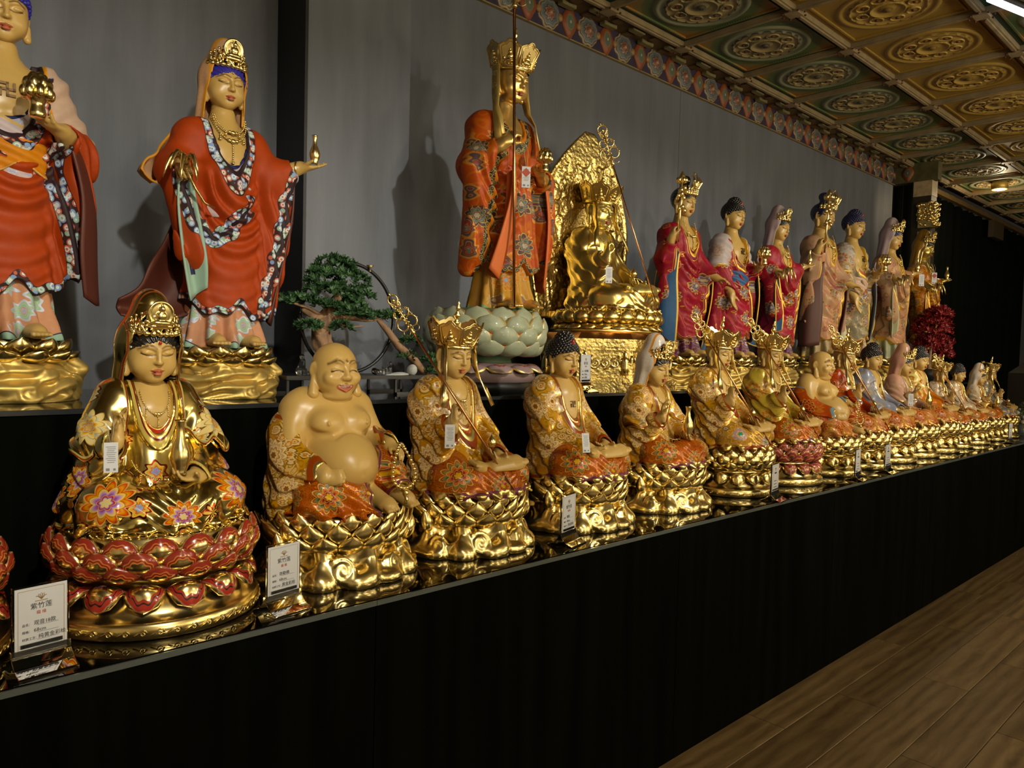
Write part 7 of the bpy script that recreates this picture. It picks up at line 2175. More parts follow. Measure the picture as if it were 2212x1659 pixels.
guan1 = dict(skirt=RB['gold_skirt'], robe=RB['gold_robe'], inner=RB['gold_inner'], cape=RB['gold_cape'], hood=RB['gold_hood'], petal=PT['red'], petal_dn=PT['red_dn'], dot=plain('ruby', (0.45, 0.02, 0.01), 0.15))
LOOK = [
 ('guanyin', 0.085, 'round', guan1, 'golden seated statue cut off by the left edge, only its red petalled lotus showing', 0.0),
 ('guanyin', 0.562, 'round', guan1, 'polished gold hooded statue seated on a red petalled lotus, first and largest in front', 0.0),
 ('budai', 1.005, 'wave', p_cream(robe=RB['cream']), 'laughing bald statue with cream and orange robe, wave base, nearest of the two laughing figures', 0.0),
 ('dizang', 1.436, 'wave', p_cream(), 'crowned statue with ringed staff and cream robe beside the nearer laughing figure', 0.0),
 ('buddha', 1.92, 'wave', p_cream(robe=RB['cream2']), 'black-haired seated statue in cream floral robe, nearest of the curly-haired ones', 0.0),
 ('guanyin', 2.40, 'wave', p_cream(robe=RB['cream2'], hood=hood_w, cape=RB['whitegold']), 'white-hooded seated statue with gold diadem and orange robe on the last wave base', 0.0),
 ('dizang', 2.91, 'narrow', p_cream(robe=RB['cream2'], shawl=RB['cream2'], skirt=RB['goldskirt']), 'crowned statue with staff in dull gold robe, blue and green medallions on its knees', 0.0),
 ('dizang', 3.36, 'narrow', p_cream(robe=ylw_robe, shawl=ylw_robe, petal=PT['rust'], petal_dn=PT['rust']), 'crowned statue in yellow floral shawl seated on a small rust painted lotus', 0.0),
 ('budai', 3.800, 'narrow', p_cream(robe=bud_robe, skirt=org_skirt), 'laughing bald statue in brick red robe with blue lining on round gold lotus', 0.0),
 ('dizang', 4.190, 'narrow', p_cream(robe=red_robe, shawl=red_robe, skirt=org_skirt), 'crowned statue in plain red robe with staff and prayer beads', 0.0),
 ('buddha', 4.575, 'narrow', p_cream(robe=blue_robe, shawl=blue_robe, skirt=org_skirt), 'black-haired seated statue in a greyish blue robe', 0.0),
 ('guanyin', 4.960, 'narrow', p_cream(robe=pink_robe, cape=pink_cape, hood=hood_p, skirt=org_skirt), 'pink-hooded seated statue between the blue and the yellow robed statues', 0.0),
 ('buddha', 5.345, 'narrow', p_cream(robe=org_robe, shawl=yel_shawl, skirt=org_skirt), 'black-haired seated statue with pale yellow shawl over orange robe', 0.0),
 ('dizang', 5.730, 'narrow', p_cream(robe=wht_robe, shawl=wht_robe), 'crowned statue with staff in white floral robe near the far end of the row', 0.0),
 ('buddha', 6.115, 'narrow', p_cream(robe=wht_robe, shawl=wht_robe), 'black-haired seated statue in white floral robe, last of the curly-haired ones', 0.0),
 ('guanyin', 6.500, 'narrow', p_cream(robe=RB['cream2'], cape=wht_robe, hood=hood_w), 'small-looking white-hooded statue second from the far end of the front row', 0.0),
 ('dizang', 6.885, 'narrow', p_cream(robe=gry_robe, shawl=gry_robe, skirt=navy_skirt), 'crowned statue in silvery blue robe at the far end of the front row', 0.0),
]
for kind, x, base, pal, label, rz in LOOK:
    s_ = 1.0 if x < 5.6 else 0.84
    seated(kind, (x, FRONT_Y, Z1), label, pal, base, rz, s_, GF, staff_on=(x < 6.5))

# ---------------------------------------------------------------- standing statues on the upper shelf
TF = [58.0, (0.30, 0.42, 0.70), (0.62, 0.20, 0.14), (0.36, 0.52, 0.44), (0.74, 0.80, 0.80)]
def band(a, b, ground): return [(-0.5, a, (0.03, 0.015, 0.02), 0), (a, b, ground, 0.5), (b, b + 0.15, (0.03, 0.015, 0.02), 0)]
st_red = robe_mat('matt_red_robe', (0.44, 0.065, 0.018), None, trim=band(0.3, 2.1, (0.045, 0.018, 0.018)), trim_flower=TF, rough=0.62, coat=0.0)
st_pink = robe_mat('salmon_floral_skirt', (0.66, 0.34, 0.21), [(0.40, 0.52, 0.80), (0.62, 0.40, 0.36), (0.36, 0.56, 0.34), (0.42, 0.58, 0.38), (0.62, 0.66, 0.80)], trim=[(-0.5, 0.5, (0.35, 0.52, 0.40), 0), (0.5, 0.8, (0.02, 0.025, 0.08), 0)], scroll=0.0, scale=19, size=0.46, rough=0.6, coat=0.0)
st_peach = robe_mat('blush_wrap', (0.62, 0.44, 0.34), None, trim=[(-0.5, 0.7, (0.72, 0.34, 0.08), 0)], rough=0.6, coat=0.0)
st_hood = robe_mat('blush_hood', (0.66, 0.40, 0.24), None, trim=[(-0.5, 0.5, (0.74, 0.36, 0.10), 0)], rough=0.6, coat=0.0)
st_mar = plain('maroon_lining', (0.10, 0.022, 0.012), 0.55)
st_org = robe_mat('orange_sash', (0.70, 0.27, 0.05), None, trim=[(-0.5, 0.4, (0.74, 0.50, 0.20), 0)], rough=0.6, coat=0.0)
st_teal = robe_mat('mint_and_blush_lining', (0.66, 0.36, 0.26), None, trim=[(-0.5, 1.6, (0.40, 0.56, 0.46), 0), (1.6, 2.0, (0.02, 0.025, 0.08), 0)], rough=0.6, coat=0.0)
pal_a = dict(skirt=st_pink, robe=st_red, inner=robe_mat('pale_floral_inner', (0.60, 0.50, 0.52), [(0.6, 0.3, 0.25), (0.62, 0.4, 0.36), (0.42, 0.58, 0.46), (0.5, 0.5, 0.75), (0.62, 0.66, 0.80)], trim=[(-0.5, 0.5, (0.015, 0.02, 0.10), 0)], scroll=0.0, scale=24, size=0.3, rough=0.6, coat=0.0),
             hood=st_hood, mantle=st_peach, sash=st_org, lining=st_mar, tail=st_mar, lining2=st_teal, hair=M['hair_blue'], mark=M['gold_dark'])
st_l = 'standing statues on the upper shelf'
standing('buddha', (0.385, 2.30, Z2), 'tall blue-haired standing statue in plain red robe holding a gold lotus, at left edge', pal_a, group=st_l, sc_=1.03)
standing('guanyin', (0.925, 2.24, Z2), 'standing hooded statue in flowing plain red robe with outstretched hand and gold vase', pal_a, group=st_l, sc_=0.97)

# ---- tall crowned figure with the long staff
kz_red = robe_mat('red_patchwork_robe', (0.50, 0.10, 0.035), [(0.5, 0.42, 0.12), (0.12, 0.16, 0.14), (0.34, 0.06, 0.05), (0.10, 0.06, 0.06), (0.66, 0.30, 0.10)], trim=[(-0.5, 0.35, (0.6, 0.2, 0.05), 0), (0.35, 2.0, (0.020, 0.020, 0.018), 0.5)],
                  trim_flower=[70.0, (0.40, 0.30, 0.12), (0.36, 0.26, 0.10), (0.30, 0.24, 0.10), (0.03, 0.03, 0.025)], mot=[(0.5, 0.4, 0.3), (0.06, 0.09, 0.08), (0.18, 0.24, 0.20), (0.30, 0.08, 0.07), (0.08, 0.05, 0.05)], scale=9, size=0.36, scroll=0.35, rough=0.55, coat=0.0)
kz_skirt = robe_mat('orange_floral_skirt', (0.62, 0.34, 0.09), [(0.6, 0.5, 0.2), (0.2, 0.22, 0.28), (0.5, 0.14, 0.08), (0.30, 0.18, 0.16), (0.66, 0.5, 0.24)], trim=[(-0.5, 0.5, (0.25, 0.36, 0.18), 0)], scale=11, size=0.3, scroll=0.0, mot=[(0.3, 0.4, 0.5), (0.6, 0.16, 0.05), (0.40, 0.36, 0.16), (0.62, 0.25, 0.06)], rough=0.55, coat=0.0)
kz_inner = robe_mat('red_check_inner', (0.50, 0.08, 0.05), [(0.6, 0.5, 0.3), (0.45, 0.1, 0.08), (0.6, 0.45, 0.3), (0.4, 0.06, 0.05), (0.62, 0.45, 0.25)], trim=[(-0.5, 1.4, (0.025, 0.03, 0.03), 0.5)], trim_flower=[70.0, (0.40, 0.30, 0.12), (0.36, 0.26, 0.10), (0.30, 0.24, 0.10), (0.03, 0.03, 0.025)], scale=22, size=0.34, scroll=0.3, rough=0.55, coat=0.0)
kz = standing('dizang', (2.00, 2.27, Z2), 'tallest standing crowned statue in red patterned robe holding a long ringed staff', dict(skirt=kz_skirt, robe=kz_red, inner=kz_inner, lining=plain('bright_orange_lining', (0.72, 0.16, 0.03), 0.6), skin=M['skin_metal']), group=st_l, base=0.285, sc_=1.12)
def dz_base(t):
    core = MB().lathe([(0.17, 0.0), (0.175, 0.035), (0.0, 0.035)], n=36, sy=0.9).build('pedestal', RM['black'], t)
    mv = PT['mauve']
    f = MB().lathe([(0.175, 0.035), (0.190, 0.050), (0.188, 0.075), (0.165, 0.095), (0.12, 0.10), (0.0, 0.10)], n=40, sy=0.9, cap=False).build('cushion', plain('mauve_cushion', (0.30, 0.20, 0.20), 0.5), core)
    dm = once('mv_petal', lambda: petal_mesh('petal', 0.048, 0.070, -0.020, -0.004, cup=-0.10, point=0.35, thick=-0.004, nu=8))
    ring_petals(core, dm, mv, 12, 0.150, 0.092, R(66), 0.25, 1, 0.9, flip=True)
    MB().lathe([(0.10, 0.10), (0.095, 0.115), (0.13, 0.13), (0.185, 0.18), (0.20, 0.225), (0.185, 0.265), (0.165, 0.285), (0.0, 0.285)], n=40, sy=0.9, cap=False).build('lotus_core', plain('green_core', (0.10, 0.17, 0.09), 0.5), core)
    pm = once('cel_petal', lambda: petal_mesh('petal', 0.058, 0.085, 0.026, -0.002, cup=0.22, point=0.42))
    for k, (r, z, tl, of) in enumerate(((0.186, 0.205, 2, 0.0), (0.196, 0.180, 14, 0.5), (0.182, 0.150, 32, 0.0), (0.150, 0.125, 54, 0.5))):
        ring_petals(core, pm, PT['celadon'], 13, r, z, R(tl), of, 1, 0.9)
dz_base(kz)

# ---- gold enthroned figure with flame-shaped halo
gm = M['gold_pale']
GT = (2.765, 2.28, Z2)
thr = empty('throne_statue', GT); tag(thr, 'all gold crowned statue enthroned before a tall pointed gold halo', 'statue')
ob8 = [(math.cos(a), math.sin(a)) for a in [PI / 8 + k * PI / 4 for k in range(8)]]
def octo(m, r, z0, z1, ey=0.8, r2=None):
    r2 = r2 or r; n = 8
    vs = [(x * r, y * r * ey, z0) for x, y in ob8] + [(x * r2, y * r2 * ey, z1) for x, y in ob8]
    m.poly(vs, [tuple(reversed(range(8))), tuple(range(8, 16))] + [(i, (i + 1) % 8, (i + 1) % 8 + 8, i + 8) for i in range(8)])
    return m
m = MB(); octo(m, 0.395, 0.0, 0.045); octo(m, 0.375, 0.045, 0.06); octo(m, 0.350, 0.06, 0.175); octo(m, 0.380, 0.175, 0.188); octo(m, 0.395, 0.188, 0.222)
tb_ = m.build('throne', gold_mat('throne_gold', (0.82, 0.60, 0.20), rough=0.30, detail=0.35, scale=70), thr)
octo(MB(), 0.350, 0.222, 0.250, r2=0.315).build('upper_step', M['copper'], tb_)
# little figures in the niches and scroll panels
def fig():
    m = MB()
    m.lathe([(0.0, 0.0), (0.018, 0.0), (0.014, 0.03), (0.017, 0.055), (0.013, 0.075), (0.006, 0.080), (0.010, 0.092), (0.0, 0.104)], n=10, cap=False)
    for s in (-1, 1): m.tube([(s * 0.012, 0, 0.07), (s * 0.024, -0.004, 0.055), (s * 0.030, -0.002, 0.085)], [0.006, 0.005, 0.004], 6)
    return m.mesh('relief_figure')
fg = fig()
for k in range(8):
    a0, a1 = PI / 8 + k * PI / 4, PI / 8 + (k + 1) * PI / 4
    am = (a0 + a1) / 2
    if math.sin(am) > 0.5: continue
    c0 = Vector((math.cos(a0) * 0.352, math.sin(a0) * 0.352 * 0.8, 0.068)); c1 = Vector((math.cos(a1) * 0.352, math.sin(a1) * 0.352 * 0.8, 0.068))
    rz_ = math.atan2((c1 - c0).y, (c1 - c0).x)
    for u in (0.14, 0.86):
        link('relief_figure', fg, M['gold'], tb_, c0.lerp(c1, u), (0, 0, rz_), 1.0)
    for u in (0.32, 0.5, 0.68):
        pts = swirl_pts(c0.lerp(c1, u) + Vector((0, 0, 0.05)), (c1 - c0).normalized(), Vector((0, 0, 1)), 0.026, 1.7, 14, u * 9)
        MB().tube(pts, 0.0055, 5).build('scroll', M['gold'], tb_)
lot = MB().lathe([(0.27, 0.250), (0.285, 0.262), (0.255, 0.275), (0.24, 0.285), (0.262, 0.310), (0.275, 0.335), (0.262, 0.350), (0.0, 0.352)], n=48, sy=0.80, cap=False).build('lotus_seat', gm, thr)
pe = once('thr_petal', lambda: petal_mesh('petal', 0.040, 0.062, 0.022, -0.006, cup=0.2, point=0.4))
ring_petals(lot, pe, gm, 22, 0.262, 0.290, R(20), 0.0, 1, 0.8)
ring_petals(lot, once('thr_petal_dn', lambda: petal_mesh('petal', 0.040, 0.050, -0.016, -0.004, cup=-0.1, point=0.4, thick=-0.004)), gm, 22, 0.245, 0.288, R(60), 0.5, 1, 0.8, flip=True)
link('bead_row', _beads(0.262, 0.352, 90, 0.0045, 0.8), gm, lot)
gskin = skin_mat('gilt_skin', (0.74, 0.56, 0.16), rough=0.28, metal=0.85)
gpal = dict(skirt=M['gold_pale'], robe=M['gold_pale'], inner=M['gold_pale'], shawl=M['gold_pale'], skin=gskin, gold=M['gold_pale'])
gs = seated('dizang', (0, -0.02, 0.352), '', gpal, 0.0, 0, 1.22, staff_on=False)
for k in ('label', 'category', 'group'):
    if k in gs: del gs[k]
# move the parts straight under the throne thing
for ch in list(gs.children):
    mw = Matrix.Translation((0, -0.02, 0.352)) @ Matrix.Scale(1.22, 4) @ ch.matrix_basis
    ch.parent = thr; ch.matrix_basis = mw
bpy.data.objects.remove(gs)
staff(thr, (0.045, -0.235, 0.40), (-0.135, -0.115, 0.995), M['gold'], M['copper'], 0.62)
MB().box((0.0, -0.155, 0.415), (0.12, 0.02, 0.05), rotm(-40, 0, 0)).build('red_panel', robe_mat('red_gilt_panel', (0.35, 0.03, 0.03), [OUT, (0.4, 0.05, 0.04), OUT, (0.35, 0.03, 0.03), OUT], scale=60, scroll=0.6, gold=0.9), thr)

def halo():
    n = 26; out = []
    H, W_ = 0.90, 0.300
    def wid(v):
        if v < 0.42: return W_ * (0.80 + 0.20 * math.sin(v / 0.42 * PI / 2))
        t = (v - 0.42) / 0.58
        return W_ * (1 - t ** 1.75) ** 0.92 if t < 1 else 0.0
    f = Field((-0.33, -0.05, -0.01), (0.33, 0.04, 0.93), 0.0046)
    vs = np.linspace(0, 1, 60); ws = np.array([wid(v) for v in vs])
    def body(x, y, z):
        wz = np.interp(np.clip(z / H, 0, 1), vs, ws).astype(F32)
        yc = 0.0 - 0.06 * np.clip(z / H, 0, 1) ** 3
        d = np.maximum(np.abs(x) - wz, np.maximum(-z, z - H)) * 0.8
        return np.maximum(d, np.abs(y - yc) - 0.010)
    f.D = np.minimum(f.D, body(f.ax[0][:, None, None], f.ax[1][None, :, None], f.ax[2][None, None, :])).astype(F32)
    # raised rim and flame scrolls
    for s in (-1, 1):
        for sc2, am in ((0.965, 0.010), (0.70, 0.007)):
            f.emboss([(s * wid(v * 1.0) * sc2, -0.012 - 0.06 * v ** 3, v * H) for v in np.linspace(0.02, 0.985 * (1 if sc2 > .9 else .78), 22)], 0.007, am)
    rg = random.Random(12)
    for k in range(240):
        v = rg.uniform(0.04, 0.92); u = rg.uniform(-0.92, 0.92); x = u * wid(v)
        if math.hypot(x, v * H - 0.40) < 0.145: continue
        yy = -0.012 - 0.06 * v ** 3
        f.emboss(swirl_pts((x, yy, v * H), (1, 0, 0), (0, 0, 1), rg.uniform(0.014, 0.026), 1.4, 9, rg.random() * 6, rg.choice((-1, 1))), 0.0055, 0.008)
    f.add(tor((0, -0.012, 0.40), 0.135, 0.010, 1), 0.008)
    f.add(tor((0, -0.010, 0.40), 0.112, 0.006, 1), 0.006)
    return f.mesh('halo')
h_ = link('halo', halo(), gold_mat('chased_halo_gold', (0.84, 0.62, 0.21), rough=0.30, detail=0.6, scale=55), thr, (0.01, 0.195, 0.32), None, (1.18, 1, 1.02))
MB().box((0, 0.165, 0.335), (0.42, 0.07, 0.03)).build('halo_foot', gm, thr)

# ---- the seven smaller-looking figures to the right
def bandg(col): return [(-0.5, 0.35, OUT, 0.6), (0.35, 0.9, col, 0.0), (0.9, 1.05, OUT, 0.6)]
cr = (0.34, 0.022, 0.045)
fl_cr = [(0.05, 0.05, 0.10), (0.5, 0.3, 0.2), cr, cr, (0.60, 0.30, 0.10)]
mot_cr = [(0.6, 0.5, 0.3), (0.05, 0.08, 0.20), (0.25, 0.30, 0.45), (0.30, 0.05, 0.06), (0.06, 0.05, 0.08), (0.5, 0.25, 0.1)]
cr_robe = robe_mat('crimson_gilt_robe', cr, fl_cr, trim=bandg((0.25, 0.02, 0.05)), mot=mot_cr, scale=10, size=0.20, scroll=0.14, rough=0.5, coat=0.0, gold=0.5)
cr_skirt = robe_mat('plum_floral_skirt', (0.14, 0.035, 0.08), [(0.5, 0.3, 0.2), (0.35, 0.12, 0.2), (0.6, 0.4, 0.35), (0.2, 0.25, 0.2), (0.5, 0.4, 0.3)], trim=bandg((0.12, 0.03, 0.06)), mot=[(0.6, 0.5, 0.3), (0.45, 0.06, 0.08), (0.55, 0.45, 0.4), (0.10, 0.03, 0.06)], scale=16, size=0.3, scroll=0.3, rough=0.5, coat=0.0)
blue_l = robe_mat('blue_lining', (0.06, 0.13, 0.26), None, trim=[(-0.5, 0.3, OUT, 0.6)], rough=0.55, coat=0.0)
cr_inner = robe_mat('plum_inner', (0.20, 0.05, 0.07), fl_cr, trim=bandg((0.2, 0.02, 0.05)), scale=22, scroll=0.4, rough=0.5, coat=0.0)
wht_m = robe_mat('white_mantle', (0.54, 0.46, 0.46), [(0.6, 0.3, 0.2), (0.55, 0.47, 0.46), (0.45, 0.2, 0.15), (0.55, 0.47, 0.46), (0.55, 0.35, 0.2)], trim=bandg((0.5, 0.42, 0.42)), scale=9, size=0.22, scroll=0.0, mot=[(0.6, 0.4, 0.3), (0.52, 0.44, 0.44), (0.5, 0.2, 0.12), (0.54, 0.46, 0.46), (0.40, 0.34, 0.38)], rough=0.5, coat=0.0)
mauve_h = robe_mat('mauve_hood', (0.44, 0.33, 0.36), None, trim=[(-0.5, 0.5, (0.55, 0.45, 0.42), 0)], rough=0.55, coat=0.0)
pal_b = dict(skirt=cr_skirt, robe=cr_robe, inner=cr_inner, hood=mauve_h, mantle=wht_m, sash=blue_l, lining=blue_l, tail=blue_l, lining2=blue_l)
pe_ = (0.56, 0.27, 0.17)
fl_pe = [(0.12, 0.10, 0.16), (0.5, 0.35, 0.2), (0.25, 0.22, 0.2), (0.5, 0.12, 0.08), (0.45, 0.32, 0.16)]
pe_robe = robe_mat('peach_brocade_robe', pe_, fl_pe, bg2=(0.50, 0.30, 0.20), trim=bandg((0.5, 0.26, 0.16)), mot=[(0.3, 0.1, 0.1), (0.5, 0.4, 0.2), (0.15, 0.2, 0.25), (0.5, 0.25, 0.15), (0.25, 0.12, 0.08)], scale=20, size=0.40, scroll=0.75, rough=0.5, coat=0.0)
pe_skirt = robe_mat('sand_skirt', (0.48, 0.36, 0.20), [(0.5, 0.4, 0.2), (0.4, 0.3, 0.2), (0.5, 0.4, 0.25), (0.4, 0.3, 0.15), (0.5, 0.4, 0.22)], trim=bandg((0.45, 0.36, 0.22)), scale=20, scroll=0.3, rough=0.55, coat=0.0)
tapestry = robe_mat('dark_tapestry_robe', (0.20, 0.16, 0.10), [(0.4, 0.2, 0.1), (0.45, 0.4, 0.28), (0.12, 0.14, 0.14), (0.42, 0.34, 0.22), (0.36, 0.28, 0.14)], bg2=(0.40, 0.22, 0.14), trim=bandg((0.4, 0.3, 0.18)), mot=mot_cr, scale=16, size=0.38, scroll=0.5, rough=0.5, coat=0.0)
tap_m = robe_mat('pale_tapestry_mantle', (0.50, 0.40, 0.24), [(0.5, 0.15, 0.1), (0.45, 0.42, 0.36), (0.15, 0.18, 0.2), (0.5, 0.44, 0.3), (0.4, 0.2, 0.1)], bg2=(0.45, 0.42, 0.38), trim=bandg((0.5, 0.42, 0.22)), mot=[(0.5, 0.15, 0.1), (0.2, 0.22, 0.25), (0.5, 0.45, 0.4), (0.4, 0.15, 0.1)], scale=14, size=0.36, scroll=0.5, rough=0.5, coat=0.0)
plum_l = plain('plum_brown_lining', (0.10, 0.035, 0.025), 0.55)
sage_l = robe_mat('sage_lining', (0.40, 0.40, 0.26), None, trim=[(-0.5, 0.4, (0.55, 0.48, 0.3), 0)], rough=0.55, coat=0.0)
slate_l = plain('slate_lining', (0.16, 0.18, 0.22), 0.55)
pal_c1 = dict(skirt=pe_skirt, robe=pe_robe, inner=pe_robe, lining=plum_l, tail=plum_l, hair=M['hair_navy'], hood=mauve_h)
pal_c2 = dict(skirt=tapestry, robe=tapestry, inner=tap_m, mantle=tap_m, sash=wht_m, lining=slate_l, tail=sage_l, hair=M['hair_navy'])
pal_c3 = dict(skirt=sage_l, robe=pe_robe, inner=tap_m, hood=mauve_h, lining=pe_skirt, tail=pe_skirt, lining2=sage_l, hair=M['hair_navy'])
or_robe = robe_mat('orange_brocade_robe', (0.50, 0.15, 0.04), [(0.15, 0.10, 0.12), (0.5, 0.25, 0.1), (0.2, 0.12, 0.1), (0.5, 0.2, 0.08), OUT], trim=bandg((0.4, 0.08, 0.03)), mot=mot_red, scale=14, scroll=0.4, rough=0.3, coat=0.2)
pal_d = dict(skirt=or_robe, robe=or_robe, inner=or_robe, hood=cloth_mat('ochre_hood', (0.45, 0.24, 0.06)), lining=plain('scarlet_lining', (0.55, 0.08, 0.03), 0.5), tail=plain('slate_tail', (0.18, 0.16, 0.2), 0.5), lining2=or_robe, skin=gskin)
for kind, x, pal, label in [
    ('attendant', 3.33, pal_b, 'crimson robed standing statue with topknot and gold lotus staff, next to the golden throne'),
    ('buddha', 3.82, pal_b, 'crimson robed standing statue with black curled hair and white shoulder wrap'),
    ('guanyin', 4.34, pal_b, 'crimson robed standing statue under a mauve hood with one hand held out'),
    ('attendant', 4.93, pal_c1, 'peach robed standing statue with dark topknot and gold lotus staff'),
    ('buddha', 5.42, pal_c2, 'standing statue with navy curled hair and dark tapestry patterned robe'),
    ('guanyin', 6.12, pal_c3, 'standing statue in peach brocade with grey hood, at the end of the grey wall'),
    ('guanyin', 6.82, pal_d, 'last standing statue in orange robe with shiny gold face behind the red maple')]:
    standing(kind, (x, 2.27, Z2), label, pal, group=st_l, sc_=1.0 if x < 4.6 else 1.16)
# ---------------------------------------------------------------- bonsai group on the upper shelf
bt = empty('bonsai_stand', (1.37, 2.25, Z2)); tag(bt, 'low black metal stand under the bonsai between two tall statues', 'stand')
blk = plain('black_metal', (0.012, 0.012, 0.013), 0.35)
MB().box((0, 0, 0.060), (0.56, 0.20, 0.012)).build('tray', blk, bt)
for s in (-1, 1):
    x0 = s * 0.20
    pts = [(x0 + dx, -0.085, z) for dx, z in ((-0.07, 0.004), (0.07, 0.004), (0.07, 0.056), (-0.07, 0.056))]
    for y in (-0.085, 0.085):
        q = [(a, y, c) for a, _, c in pts]
        m = MB()
        for a, b in zip(q, q[1:] + q[:1]):
            c = [(a[i] + b[i]) / 2 for i in range(3)]
            m.box(c, (abs(a[0] - b[0]) + 0.008, 0.008, abs(a[2] - b[2]) + 0.008))
        m.build('leg_frame', blk, bt)
ring = empty('moon_ring', (1.40, 2.31, Z2 + 0.066)); tag(ring, 'large thin black metal hoop standing behind the bonsai', 'hoop')
MB().tube([(0.185 * math.cos(2 * PI * k / 64), 0, 0.195 + 0.190 * math.sin(2 * PI * k / 64)) for k in range(64)], 0.0065, 8, closed=True).build('hoop', blk, ring)
MB().lathe([(0.004, -0.012), (0.004, 0.0), (0.014, 0.010), (0.010, 0.011), (0.0, 0.004)], n=12, cap=False).build('clip', plain('brass_clip', (0.25, 0.2, 0.1), 0.4, 0.7), ring, loc=(0.075, -0.012, 0.372))

bons = empty('bonsai_tree', (1.37, 2.25, Z2 + 0.066)); tag(bons, 'green leafy bonsai with pale twisted trunk in front of the black hoop', 'bonsai')
bark = plain('driftwood', (0.30, 0.17, 0.09), 0.7, var=0.35, scale=30, bump=0.6)
fm = Field((-0.20, -0.12, -0.006), (0.10, 0.12, 0.30), 0.0032)
fm.add(chain([(-0.035, 0, -0.01), (-0.06, 0.0, 0.05), (-0.105, 0.0, 0.10), (-0.115, 0, 0.15), (-0.085, 0, 0.20), (-0.05, 0, 0.26)], [0.034, 0.030, 0.029, 0.030, 0.022, 0.012]))
fm.add(chain([(-0.10, 0, 0.15), (-0.13, 0.01, 0.19), (-0.17, 0, 0.21)], [0.016, 0.012, 0.006]), 0.012)
fm.add(chain([(-0.095, 0, 0.17), (-0.04, -0.01, 0.19), (0.06, 0, 0.20)], [0.016, 0.010, 0.005]), 0.012)
fm.disp(lambda x, y, z: 0.004 * np.sin(np.arctan2(y, x + 0.08) * 6 + z * 40))
link('trunk', fm.mesh('trunk'), bark, bons)
def leafy(centers, leaf_l, leaf_w, n_per, seed, rad, flat=0.6, up=0.5):
    """rosettes of small blade leaves spread over flattened pads"""
    rg = np.random.RandomState(seed)
    V, Q = [], []
    for (cx, cy, cz, rx, ry, rz_, n) in centers:
        for i in range(n):
            d = rg.normal(size=3); d /= np.linalg.norm(d)
            if d[2] < -0.35: d[2] *= -1
            rr = rg.uniform(0.55, 1.0)
            p = np.array([cx + d[0] * rx * rr, cy + d[1] * ry * rr, cz + d[2] * rz_ * rr])
            ax = np.array([d[0], d[1], abs(d[2]) + up]); ax /= np.linalg.norm(ax)
            t1 = np.cross(ax, [0.3, 0.5, 0.81]); t1 /= np.linalg.norm(t1); t2 = np.cross(ax, t1)
            for k in range(n_per):
                a = 2 * PI * k / n_per + rg.uniform(-0.2, 0.2); el = rg.uniform(0.25, 0.95)
                dr = (t1 * math.cos(a) + t2 * math.sin(a)) * math.cos(el) + ax * math.sin(el)
                L = leaf_l * rg.uniform(0.7, 1.15)
                sd = np.cross(dr, ax); sd /= (np.linalg.norm(sd) + 1e-9); nn = np.cross(sd, dr)
                b = len(V)
                V += [p, p + dr * L * 0.6 - sd * leaf_w * 0.5, p + dr * L + nn * L * 0.08, p + dr * L * 0.6 + sd * leaf_w * 0.5, p + dr * L * 0.62 - nn * L * 0.07]
                Q += [(b, b + 1, b + 4), (b + 1, b + 2, b + 4), (b + 2, b + 3, b + 4), (b + 3, b, b + 4)]
    return np_mesh('foliage', np.array(V), np.array(Q), False)
def leaf_mat(name, a, b, rough=0.4):
    t = NT(name)
    nz = t.n('TexNoise', {'Vector': t.obj(), 'Scale': 40.0, 'Detail': 2.0})
    return t.bsdf(color=t.mix(t.fac(nz.outputs[0], 0.35, 0.65), a, b), rough=rough, spec=0.4)
gl = leaf_mat('bonsai_leaf', (0.020, 0.060, 0.022), (0.06, 0.14, 0.045))
pads = [[(-0.06, 0, 0.345, 0.085, 0.07, 0.05, 80), (-0.10, -0.02, 0.315, 0.08, 0.06, 0.035, 60), (0.0, 0, 0.31, 0.07, 0.06, 0.04, 50)],
        [(-0.09, -0.02, 0.268, 0.10, 0.07, 0.032, 75), (0.02, 0.0, 0.262, 0.07, 0.06, 0.035, 50)],
        [(-0.19, 0, 0.235, 0.085, 0.04, 0.020, 55), (-0.115, -0.04, 0.222, 0.06, 0.04, 0.020, 40)],
        [(-0.02, -0.05, 0.200, 0.07, 0.04, 0.025, 45), (0.0, 0, 0.225, 0.06, 0.05, 0.03, 35)],
        [(0.085, 0, 0.200, 0.055, 0.035, 0.020, 40), (0.165, 0, 0.205, 0.050, 0.03, 0.014, 30)],
        [(-0.165, -0.02, 0.155, 0.05, 0.04, 0.018, 30), (-0.06, -0.04, 0.155, 0.04, 0.03, 0.02, 22)]]
for k, pd_ in enumerate(pads):
    tag(link('foliage', leafy(pd_, 0.022, 0.0085, 8, 11 + k, 0.0), gl, bons), kind='stuff')
for pts, rr in (([(-0.10, 0, 0.19), (-0.16, -0.01, 0.215), (-0.235, 0, 0.235), (-0.26, 0, 0.255)], [0.007, 0.005, 0.004, 0.003]), ([(-0.02, 0, 0.19), (0.06, 0, 0.185), (0.14, 0, 0.195)], [0.006, 0.005, 0.003]),
                ([(-0.06, -0.02, 0.17), (-0.02, -0.04, 0.16), (0.02, -0.05, 0.165)], [0.005, 0.004, 0.002])):
    MB().tube(pts, rr, 6).build('branch', bark, bons)
drift = empty('driftwood_branch', (1.37, 2.25, Z2 + 0.066)); tag(drift, 'bare sloping driftwood branch with two leaf tufts, right of the bonsai', 'branch')
fm = Field((0.08, -0.04, -0.02), (0.36, 0.06, 0.22), 0.0032)
fm.add(chain([(0.10, 0, 0.20), (0.15, 0.0, 0.155), (0.20, 0.0, 0.10), (0.265, 0.0, 0.055), (0.31, 0, 0.012), (0.33, 0, -0.005)], [0.006, 0.012, 0.014, 0.015, 0.013, 0.011]))
